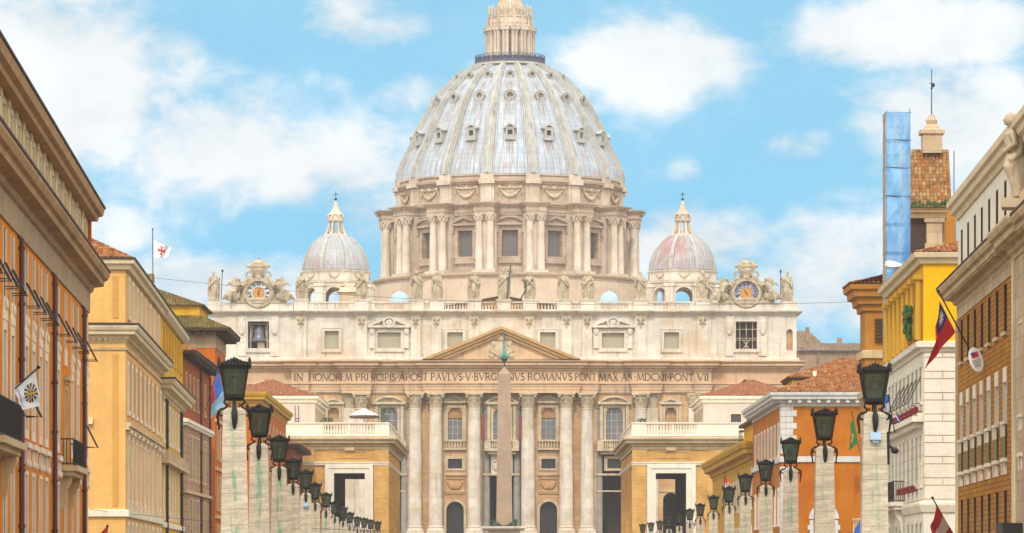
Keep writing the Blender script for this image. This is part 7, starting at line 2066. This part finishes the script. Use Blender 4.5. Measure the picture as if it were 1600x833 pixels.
# -- palace wing far to the right of the basilica
pw = thing('palace_wing', 'hazy old brown palace wing with a tiled roof right of the basilica front', 'building', (wx(1246, 870), 870, 0))
S8 = F / 870.0
def z8(py): return (HY - py) / S8 + EYE
b = MB(); b.box(0, 40, 0, 20, 0, z8(548)); b.box(0, 4, -2, 0, 0, z8(556)); b.build('wall', M['palace'], pw)
b = MB(); tile_roof(b, (-1, -1, z8(548)), (7, -1, z8(548)), (3, 8, z8(514)), (-1, 8, z8(514)), .6, .9); tile_roof(b, (5, -1, z8(548)), (41, -1, z8(548)), (41, 9, z8(533)), (5, 9, z8(533)), .6, .9); b.build('roof', M['tileP'], pw)
b = MB()
for px in (1254, 1273, 1300, 1320): 
    x = (px - 1246) / S8; b.cut(); frame(b, x - .7, x + .7, z8(570), z8(551), .4, .3)
b.each('window_frame', M['palace'], pw)
b = MB(); b.cut(); b.box(2, 2.8, 3, 4, z8(545), z8(510)); b.cut(); b.box(9, 10, 5, 6, z8(545), z8(526)); b.each('chimney', M['palace'], pw)
# ------------------------------------------------------------------ street lamps on travertine obelisk posts
M['post'] = stone('travertine_post', 'd9ccb2', 0.78, 0.12, 0.25, 0.9, blocks=(9.0, 0.42, 0.012), patch='c2b190', stain='8a7a60')
def post_mat():
    m = NT('weathered_travertine', .85)
    base = hexc('dcc8ae', .76)
    v = m.coord('Object', (1, 1, 4.0)); vo = m.coord('Object')
    c = m.mix(m.ramp(m.noise(v, 1.6, 6, .62), .35, .68), dk(base, .78), dk(base, 1.08))
    c = m.mix(m.ramp(m.noise(m.coord('Object', (1.5, 1.5, 12)), 1.5, 5, .7), .53, .64, 0, .6), c, dk(base, .4))
    t = m.n('ShaderNodeTexCoord'); s = m.n('ShaderNodeSeparateXYZ'); m.l(t.outputs['Object'], s.inputs[0])
    cb = m.n('ShaderNodeCombineXYZ'); cb.inputs[0].default_value = 7.3; m.l(s.outputs[2], cb.inputs[1])
    br = m.brick(cb.outputs[0], (1, 1, 1, 1), (.93, .93, .93, 1), (.6, .57, .52, 1), 30.0, .52, .012)
    c = m.mix(1.0, c, br.outputs['Color'], 'MULTIPLY')
    # green copper run-off below the lantern bracket
    ab = m.n('ShaderNodeMath'); ab.operation = 'ABSOLUTE'; m.l(s.outputs[0], ab.inputs[0])
    w_ = m.ramp(ab.outputs[0], .24, .03)
    oi = m.n('ShaderNodeObjectInfo'); mp = m.n('ShaderNodeVectorMath'); mp.operation = 'ADD'; m.l(m.coord('Object', (5, 5, .8)), mp.inputs[0])
    cv = m.n('ShaderNodeCombineXYZ'); ml = m.n('ShaderNodeMath'); ml.operation = 'MULTIPLY'; ml.inputs[1].default_value = 50; m.l(oi.outputs['Random'], ml.inputs[0]); m.l(ml.outputs[0], cv.inputs[2]); m.l(cv.outputs[0], mp.inputs[1])
    g = m.ramp(m.noise(mp.outputs[0], 1.3, 5, .65), .44, .62)
    mu = m.n('ShaderNodeMath'); mu.operation = 'MULTIPLY'; m.l(w_, mu.inputs[0]); m.l(g, mu.inputs[1])
    m2 = m.n('ShaderNodeMath'); m2.operation = 'MULTIPLY'; m.l(mu.outputs[0], m2.inputs[0])
    m3 = m.ramp(oi.outputs['Random'], .2, .7, .45, .95); m.l(m3, m2.inputs[1])
    c = m.mix(m2.outputs[0], c, hexc('4f9a78', .8))
    c = m.mix(m.ramp(m.noise(vo, 6, 5, .7), .62, .75, 0, .5), c, hexc('6a5a48', .7))
    m.col(c).bump(m.noise(m.coord('Object', (3, 3, 14)), 3, 5, .65), .5, .02); return m.mat
M['post'] = post_mat()
m = NT('lantern_glass', .12, 0, .6); m.col(m.mix(m.ramp(m.noise(m.coord('Object', (1, 1, .5)), 2.5, 4), .35, .7), hexc('2a3028', .7), hexc('5a6250', .6))); m.b.inputs['Alpha'].default_value = 1.0
tr_ = m.n('ShaderNodeBsdfTransparent'); tr_.inputs[0].default_value = (.6, .68, .58, 1); mxs = m.n('ShaderNodeMixShader'); mxs.inputs[0].default_value = .64
out = [n for n in m.nt.nodes if n.type == 'OUTPUT_MATERIAL'][0]; m.l(tr_.outputs[0], mxs.inputs[1]); m.l(m.b.outputs[0], mxs.inputs[2]); m.l(mxs.outputs[0], out.inputs['Surface'])
M['lglass'] = m.mat
M['liron'] = plain('rusty_iron', '1d1815', 1.0, .55, .3, vary=.4, scale=4)
LZ0, LZ1 = 7.38, 8.33            # lantern body
def make_lamp():
    root = thing('street_lamp', 'x', 'street lamp', (0, 0, 0), 0, 'street lamps on travertine posts')
    b = MB(); b.frustum(0, 0, 1.5, 6.88, .475, .475, .375, .375); b.frustum(0, 0, 6.882, 6.98, .375, .375, .2, .2); b.box(-.62, .62, -.62, .62, .9, 1.498); b.box(-.75, .75, -.75, .75, 0, .898); b.build('post', M['post'], root)
    lo, hi = .30, .455
    fr = MB()
    for sx in (-1, 1):
        for sy in (-1, 1):
            fr.tube([(sx * lo, sy * lo, LZ0), (sx * hi, sy * hi, LZ1)], .035, 6)
            fr.lathe([(.05, LZ1 - .03), (.06, LZ1 + .08), (.03, LZ1 + .14), (.05, LZ1 + .2), (.01, LZ1 + .3)], 6, (sx * (hi + .05), sy * (hi + .05)))
    for z0, z1, r0, r1 in ((LZ0 - .06, LZ0 + .04, lo + .04, lo + .05), (LZ1 - .05, LZ1 + .06, hi + .02, hi + .05)):
        for k in range(4):
            a = k * PI / 2; fr.M = Matrix.Rotation(a, 4, 'Z'); fr.add([(-r0, -r0, z0), (r0, -r0, z0), (r1, -r1, z1), (-r1, -r1, z1), (-r0 + .08, -r0 + .08, z0), (r0 - .08, -r0 + .08, z0), (r1 - .08, -r1 + .08, z1), (-r1 + .08, -r1 + .08, z1)], [(0, 1, 2, 3), (5, 4, 7, 6), (3, 2, 6, 7), (1, 0, 4, 5)])
    fr.M = None
    fr.frustum(0, 0, LZ0 - .16, LZ0 - .062, .2, .2, lo + .02, lo + .02); fr.frustum(0, 0, LZ1 + .062, LZ1 + .2, hi + .0, hi + .0, .25, .25); fr.frustum(0, 0, LZ1 + .201, LZ1 + .3, .25, .25, .05, .05)
    fr.build('lantern_frame', M['liron'], root)
    cr = MB()
    for k in range(4):
        cr.M = Matrix.Rotation(k * PI / 2, 4, 'Z'); r = hi + .04
        for i in range(9):
            x = -r * .82 + 2 * r * .82 * i / 8; h = .1 + .19 * (1 - abs(i - 4) / 4.0) ** 1.3
            cr.tube([(x, -r, LZ1 + .05), (x + .02, -r, LZ1 + .05 + h * .6), (x - .015, -r, LZ1 + .05 + h)], [.03, .038, .012], 5)
            if i < 8: xm = x + r * .1; cr.tube([(x, -r, LZ1 + .06), (xm, -r, LZ1 + .13 + h * .2), (x + r * .2, -r, LZ1 + .06)], .018, 4)
        cr.ball((0, -r, LZ1 + .2), (.1, .03, .07), 8, 5)
    cr.M = None
    cr.build('crest', M['liron'], root)
    gl = MB()
    for k in range(4):
        gl.M = Matrix.Rotation(k * PI / 2, 4, 'Z'); gl.add([(-lo + .01, -lo - .005, LZ0), (lo - .01, -lo - .005, LZ0), (hi - .01, -hi - .003, LZ1), (-hi + .01, -hi - .003, LZ1)], [(0, 1, 2, 3)])
    gl.build('glass', M['lglass'], root)
    lm = MB(); lm.tube([(0, 0, LZ0), (0, 0, LZ0 + .35)], .05, 6); lm.ball((0, 0, LZ0 + .48), (.12, .12, .18), 10, 8); lm.build('bulb', M['dialwhite'], root)
    for k in range(4):
        sb = MB(); sb.M = Matrix.Rotation(k * PI / 2, 4, 'Z')
        P = [(0, -.12, LZ0 - .12), (0, -.3, LZ0 - .1), (0, -.34, LZ0 - .22), (0, -.24, LZ0 - .32), (0, -.3, LZ0 - .44)]
        sp_ = [(0, -.44 - .13 * (1 - t / 7) * math.cos(t + 2.2), LZ0 - .56 + .13 * (1 - t / 9) * math.sin(t + 2.2)) for t in [q * .55 for q in range(10)]]
        if k % 2 == 0:
            P = [(0, -.12, LZ0 - .1), (0, -.26, LZ0 - .2), (0, -.3, LZ0 - .4), (0, -.42, LZ0 - .52), (0, -.47, LZ0 - .75), (0, -.43, LZ0 - 1.0), (0, -.42, LZ0 - 1.1)]
            sb.tube(P, [.06, .06, .07, .1, .11, .07, .03], 7); sb.ball((0, -.44, LZ0 - .6), (.11, .08, .12), 8, 6)
        else:
            sb.tube(P, .045, 6); sb.tube([(0, -.3, LZ0 - .44), (0, -.42, LZ0 - .44), (0, -.52, LZ0 - .52), (0, -.56, LZ0 - .68), (0, -.53, LZ0 - .85), (0, -.5, LZ0 - 1.05)], [.045, .05, .055, .05, .045, .03], 6); sb.tube(sp_, .04, 6); sb.ball((0, -.51, LZ0 - 1.08), .05, 6, 5)
            sb.tube([(0, -.24, LZ0 - .3), (0, -.14, LZ0 - .36), (0, -.18, LZ0 - .26)], .03, 5)
        sb.build('bracket', M['liron'], root)
    return root
LEFT = [(366.9, 557.6), (405.9, 630.8), (435.8, 679), (458.4, 714), (477.4, 732.8), (492.8, 752.8), (509.4, 768.7), (523.4, 782), (535.8, 790.5), (546.3, 799.3), (558.3, 806.3), (568.5, 808.3), (579, 811), (590.3, 813.7)]
RIGHT = [(1366, 566), (1288.3, 636.7), (1234.5, 682.5), (1197, 717), (1164, 738.8), (1139.5, 758.8), (1114.5, 773), (1094.4, 785.6), (1077.6, 794), (1061.7, 801), (1045.5, 807.4), (1030.8, 812.6), (1017, 815.5), (1003.7, 818)]
ORD = ['nearest', 'second', 'third', 'fourth', 'fifth', 'sixth', 'seventh', 'eighth', 'ninth', 'tenth', 'eleventh', 'twelfth', 'thirteenth', 'farthest']
lamp0 = make_lamp()
TOPZ = 8.66 - EYE
first = True
for side, rowl in (('left', LEFT), ('right', RIGHT)):
    for i, (px, py) in enumerate(rowl):
        d = TOPZ * F / (HY - py)
        o = lamp0 if first else copy_tree(lamp0)
        first = False
        o.location = (wx(px, d), d, 0); jr = random.Random(px); o.rotation_euler = (jr.uniform(-.006, .006), jr.uniform(-.006, .006), (.02 if side == 'left' else -.03) + jr.uniform(-.05, .05))
        extra = {('left', 4): ', pale box on its post', ('right', 0): ', pale blue box on its post'}.get((side, i), '')
        o['label'] = 'iron lantern on stone post, %s in the %s row%s' % (ORD[i], side, extra)
        if (side, i) in (('left', 4), ('right', 0)):
            b = MB(); b.box(-.18, .18, -.62, -.38, 6.02, 6.27); b.box(-.1, .1, -.55, -.4, 5.93, 6.018); b.build('strapped_box', M['skylight'], o)
        if (side, i) == ('right', 0):
            b = MB(); b.tube([(.42, -.1, 5.9), (.6, -.15, 5.75), (.72, -.15, 5.72)], .05, 6); b.ball((.68, -.2, 5.66), (.14, .1, .1), 8, 6); b.box(.38, .5, -.25, .1, 5.2, 6.3); b.build('floodlight', M['iron'], o)

# ------------------------------------------------------------------ flags
def flag(name, lab, pole, hoist, fly, paint, mats, nu=36, nv=24, wave=.12, sag=.1, finial=True):
    """pole: two points; hoist: top and bottom of the cloth on the pole; fly: far ends of its top and bottom edges"""
    p0, p1 = Vector(pole[0]), Vector(pole[1])
    root = thing(name, lab, 'flag', tuple(p0))
    b = MB(); b.tube([(0, 0, 0), p1 - p0], .04, 6); 
    if finial: b.ball(p1 - p0, .09, 6, 5)
    b.build('pole', M['liron'], root)
    A_, B_, C_, D_ = [Vector(q) - p0 for q in (hoist[0], hoist[1], fly[1], fly[0])]
    n = (D_ - A_).cross(B_ - A_).normalized()
    c = MB(); P = []
    for j in range(nv + 1):
        for i in range(nu + 1):
            u, v = i / nu, j / nv
            q = (A_ * (1 - u) + D_ * u) * (1 - v) + (B_ * (1 - u) + C_ * u) * v
            q = q + n * (wave * (u ** .7) * math.sin(7.5 * u + 2.2 * v) + wave * .5 * u * math.sin(15 * u + 4 * v + 1)) + Vector((0, 0, -sag * math.sin(PI * u)))
            P.append(q)
    b0 = len(c.v); c.v = [tuple(q) for q in P]
    for j in range(nv):
        for i in range(nu):
            c.f.append([j * (nu + 1) + i, j * (nu + 1) + i + 1, (j + 1) * (nu + 1) + i + 1, (j + 1) * (nu + 1) + i]); c.sm.append(True); c.mi.append(paint((i + .5) / nu, (j + .5) / nv))
    o = c.build('cloth', mats, root)
    return root
def P3(px, py, d): return (wx(px, d), d, wz(py, d))
def cloth(n, h, k=.75): 
    M[n] = plain(n, h, k, .8, vary=.08); return M[n]
fw, fr_, fb, fg, fy, fk = cloth('white_cloth', 'e8e6e2', .85), cloth('red_cloth', 'd01c28', .9), cloth('blue_cloth', '20358c'), cloth('green_cloth', '1f7a3c'), cloth('yellow_cloth', 'd8a828'), cloth('dark_cloth', '3a2830')
fsb = cloth('bright_blue_cloth', '2a6ac8')
# white flag with a dark striped round emblem, yellow cross and blue script
def p_emb(u, v):
    x, y = (u - .52) * 1.0, (v - .38) * .95
    r = math.hypot(x, y)
    if r < .31:
        if abs(x + .12 * y) < .028 or abs(y - .12 * x) < .024: return 4
        k = int((math.atan2(y, x) + PI) / (2 * PI) * 36) % 3; return 1 if r < .1 else (0, 1, 5)[k]
    if .80 < v < .93 and .12 < u < .9:
        k = (u - .12) / .78
        if abs(v - .865 - .035 * math.sin(k * 60) * (1 if math.sin(k * 17) > -.3 else .2)) < .022: return 2
    return 0
flag('flag', 'white flag with a dark striped disc and yellow cross hanging from the amber palazzo', (P3(-4, 632, 186), P3(60, 574, 188)), (P3(56, 580, 188), P3(20, 606, 187)), (P3(63, 634, 188.3), P3(36, 641, 187.4)), p_emb, [fw, fk, fsb, fr_, fy, cloth('plum_cloth', '6a4a58')], 70, 60, .06, 0.02)
# red and blue flag with a white sun in the canton
def p_tw(u, v):
    if u < .5 and v < .5:
        x, y = (u - .25) / 1.0, (v - .25) / 1.0
        r = math.hypot(x, y); a = math.atan2(y, x)
        if r < .075 or r < .12 + .05 * math.cos(12 * a): return 2
        return 1
    return 0
flag('flag', 'red flag with blue canton and white sun on a slanting pole', (P3(1519, 553, 226), P3(1466, 455, 223)), (P3(1468, 470, 223.2), P3(1493, 519, 224.6)), (P3(1462, 531, 223.4), P3(1444, 577, 223.6)), p_tw, [fr_, fb, fw], 60, 40, .1, 0.0)
sh_ = thing('wall_shield', 'white oval shield with a small red and blue flag on the tawny brick wall', 'sign', P3(1525, 562, 220.3), -.2)
sh_.rotation_euler = (0, -.3, -.2)
b = MB(); n = 28
b.prism([(.37 * math.cos(2 * PI * k / n), .7 * math.sin(2 * PI * k / n)) for k in range(n)][::-1], -.06, .06); b.build('plate', M['white_cloth'], sh_)
b = MB(); b.box(-.18, .22, -.075, -.062, .1, .42); b.build('painted_flag', fr_, sh_); b = MB(); b.box(-.18, .02, -.09, -.078, .26, .42); b.build('flag_canton', fb, sh_)
b = MB()
for k in range(5): b.box(-.25 + .02 * k, .25 - .02 * k, -.075, -.062, -.05 - .09 * k, -.01 - .09 * k)
b.build('small_lettering', M['greyband'], sh_)
# white flag with a red cross emblem on the roof
def p_cross(u, v):
    x, y = u - .5, v - .48
    ax_, ay_ = abs(x), abs(y)
    if (ax_ < .05 and ay_ < .3) or (ay_ < .07 and ax_ < .22): return 1
    if (ay_ > .24 and ay_ < .3 and ax_ < .12) or (ax_ > .17 and ax_ < .22 and ay_ < .16): return 1
    return 0
fl0 = flag('flag', 'white flag with a red cross on a tall mast over the mustard palazzo', (P3(239, 452, 389), P3(238.5, 358, 389)), (P3(240, 374, 389), P3(240, 402, 389)), (P3(267, 386, 389), P3(262, 402, 389)), p_cross, [fw, fr_], 40, 30, .25, .1)
def p_tri(u, v): return 0 if v < .48 else 1 if u < .45 else 2
flag('flag', 'hanging blue, red and white flag beside the nearest left lamp', (P3(321, 642, 430), P3(341, 572, 428)), (P3(340, 578, 428), P3(331, 612, 428)), (P3(354, 632, 428), P3(329, 654, 428)), lambda u, v: (3 if u > .6 else 0) if v < .62 else (1 if u < .55 else 3), [fsb, fr_, fw, cloth('pale_blue_cloth', '9cc4dc')], 30, 24, .15, 0)
flag('flag', 'limp green flag with a yellow and blue centre on the orange palazzo', (P3(1343, 706, 396), P3(1331, 644, 395)), (P3(1333, 648, 395), P3(1341, 692, 395.6)), (P3(1329, 672, 394), P3(1326, 704, 394)), lambda u, v: 1 if abs(u - .6) / .3 + abs(v - .6) / .28 < 1 and math.hypot(u - .6, v - .6) > .12 else 2 if math.hypot(u - .6, v - .6) < .12 else 0, [fg, fy, fb], 30, 24, .12, 0)
flag('flag', 'red and white flag at the lower right in front of the white palazzo', (P3(1494, 845, 236), P3(1457, 778, 233)), (P3(1463, 790, 233.4), P3(1490, 833, 235.6)), (P3(1453, 838, 233.2), P3(1466, 868, 234.4)), lambda u, v: 0 if v < .36 or v > .75 else 1, [fr_, fw], 30, 24, .1, 0)
flag('flag', 'bright blue flag behind the nearest right lantern', (P3(1372, 655, 300), P3(1384, 612, 300)), (P3(1383, 614, 300), P3(1378, 632, 300)), (P3(1392, 622, 300), P3(1388, 630, 300)), lambda u, v: 0, [fsb], 12, 10, .1, 0)
flag('flag', 'small furled dark blue and white flag on the white palazzo flower boxes', (P3(1398, 676, 292), P3(1388, 618, 290)), (P3(1402, 645, 291), P3(1399, 655, 291)), (P3(1409, 664, 291), P3(1406, 664, 291)), lambda u, v: 1 if .4 < v < .6 else 0, [fb, fw], 12, 10, .08, 0)
flag('flag', 'red, white and blue flag rolled on its pole behind the right row of lamps', (P3(1130, 790, 470), P3(1133, 738, 470)), (P3(1133, 742, 470), P3(1131, 766, 470)), (P3(1141, 760, 470), P3(1128, 788, 470)), lambda u, v: 0 if v < .35 and u < .6 else 1 if v < .5 else 2, [fr_, fw, fsb], 24, 20, .15, 0)
flag('flag', 'red pennant at the foot of the peach palazzo, bottom edge of the view', (P3(166, 850, 262), P3(168, 822, 262)), (P3(167, 822, 262), P3(165, 846, 262)), (P3(158, 832, 262), P3(150, 850, 262)), lambda u, v: 0, [fr_], 10, 8, .06, 0)
flag('flag', 'bright blue pennant below the stone balcony of the orange palazzo', (P3(1344, 850, 390), P3(1346, 806, 390)), (P3(1345, 810, 390), P3(1344, 848, 390)), (P3(1336, 826, 390), P3(1328, 850, 390)), lambda u, v: 0, [fsb], 10, 8, .08, 0)
# flag bundle poles on the white palazzo are part of its awning frames

# ------------------------------------------------------------------ wires across the street
def wire(lab, a, b_, sag, r=.018):
    a, b_ = Vector(a), Vector(b_)
    mb = MB(); n = 24
    mb.tube([a.lerp(b_, k / n) - a + Vector((0, 0, -4 * sag * (k / n) * (1 - k / n))) for k in range(n + 1)], r, 5)
    o = mb.build('overhead_wire', M['liron'], None, tuple(a)); tag(o, lab, 'wire')
wire('thin cable strung high from the mustard roof mast across the street to the scaffold house', P3(239, 434, 389), P3(1352, 471, 345), 1.2)
wire('thin cable crossing low in front of the peach palazzo toward the left lamps', P3(140, 796, 298), P3(600, 830, 330), .25)

# ------------------------------------------------------------------ ground, street, square
M['asphalt'] = plain('asphalt', '58555a', .45, .9, vary=.2, scale=.5)
M['cobble'] = NT('basalt_setts', .85).mat
m = NT('basalt_setts', .85); br = m.brick(m.world(), hexc('5a5654', .5), hexc('4a4644', .5), hexc('2e2b2a', .5), .24, .12, .02); m.col(br.outputs['Color']); M['cobble'] = m.mat
M['paving'] = stone('paving_stone', 'a89c8a', .55, .15, .2, .3, blocks=(1.2, .6, .02))
M['earth'] = plain('ground', '8a7a62', .5, .95, vary=.3, scale=.02)
def gz(y): return 0.0 if y < 640 else 7.4 * min(1, (y - 640) / 128.0)
g = MB(); ys = [-3000, 640, 768, 800, 1200, 40000]
vs = []
for y in ys:
    for x in (-30000, -120, 120, 30000): vs.append((x, y, gz(y)))
g.add(vs, [(4 * j + i, 4 * j + i + 1, 4 * j + i + 5, 4 * j + i + 4) for j in range(5) for i in range(3)])
o = g.build('ground', M['earth']); struct(o)
g = MB(); g.add([(-7, -60, .004), (8.5, -60, .004), (15, 600, .004), (-15, 600, .004)], [(0, 1, 2, 3)]); o = g.build('road', M['asphalt']); struct(o)
for s in (-1, 1):
    g = MB(); a0, a1, b0, b1 = (-7, -22, -15, -34) if s < 0 else (8.5, 22, 15, 29)
    q = [(a0, -60), (a1, -60), (b1, 600), (b0, 600)]
    g.add([(x, y, .0) for x, y in q] + [(x, y, .14) for x, y in q], [(4, 5, 6, 7), (0, 1, 5, 4), (1, 2, 6, 5), (2, 3, 7, 6), (3, 0, 4, 7)]); o = g.build('pavement', M['paving']); struct(o)
    g = MB(); g.add([(a0 + s * -.0, -60, .145), (a0 + s * .35, -60, .145), (b0 + s * .35, 600, .145), (b0, 600, .145)], [(0, 1, 2, 3)]); o = g.build('kerb', M['whitest']); struct(o)
g = MB(); 
for k in range(70): y = -50 + k * 9; x = .4 - .001 * y; g.add([(x - .07, y, .008), (x + .07, y, .008), (x + .07, y + 3, .008), (x - .07, y + 3, .008)], [(0, 1, 2, 3)])
o = g.build('road_marking', M['dialwhite']); struct(o)
g = MB(); vs = []
for y in (600.2, 640, 768, 781):
    for x in (-110, 110): vs.append((x, y, gz(y) + .006))
g.add(vs, [(2 * j, 2 * j + 1, 2 * j + 3, 2 * j + 2) for j in range(3)]); o = g.build('square', M['cobble']); struct(o)
g = MB()
for k in range(4): g.box(-60, 60, 770 + 1.2 * k, 781, 7.2 + .16 * k, 7.36 + .16 * k)
o = g.build('steps', M['paving']); struct(o)

# ------------------------------------------------------------------ the air between here and the basilica
def haze(density, color):
    b = MB(); b.box(-420, 420, -60, 1080, -1.2, 180); o = b.build('haze', None)
    me = o.data; me.materials.clear()
    m = bpy.data.materials.new('haze'); m.use_nodes = True; nt = m.node_tree; nt.nodes.clear()
    out = nt.nodes.new('ShaderNodeOutputMaterial'); v = nt.nodes.new('ShaderNodeVolumePrincipled')
    v.inputs['Color'].default_value = color; v.inputs['Density'].default_value = density; v.inputs['Anisotropy'].default_value = 0.0
    nt.links.new(v.outputs[0], out.inputs['Volume']); me.materials.append(m); struct(o, 'stuff'); o['label'] = 'pale air haze'; return o

haze(0.00009, (1.0, 0.97, 0.95, 1))
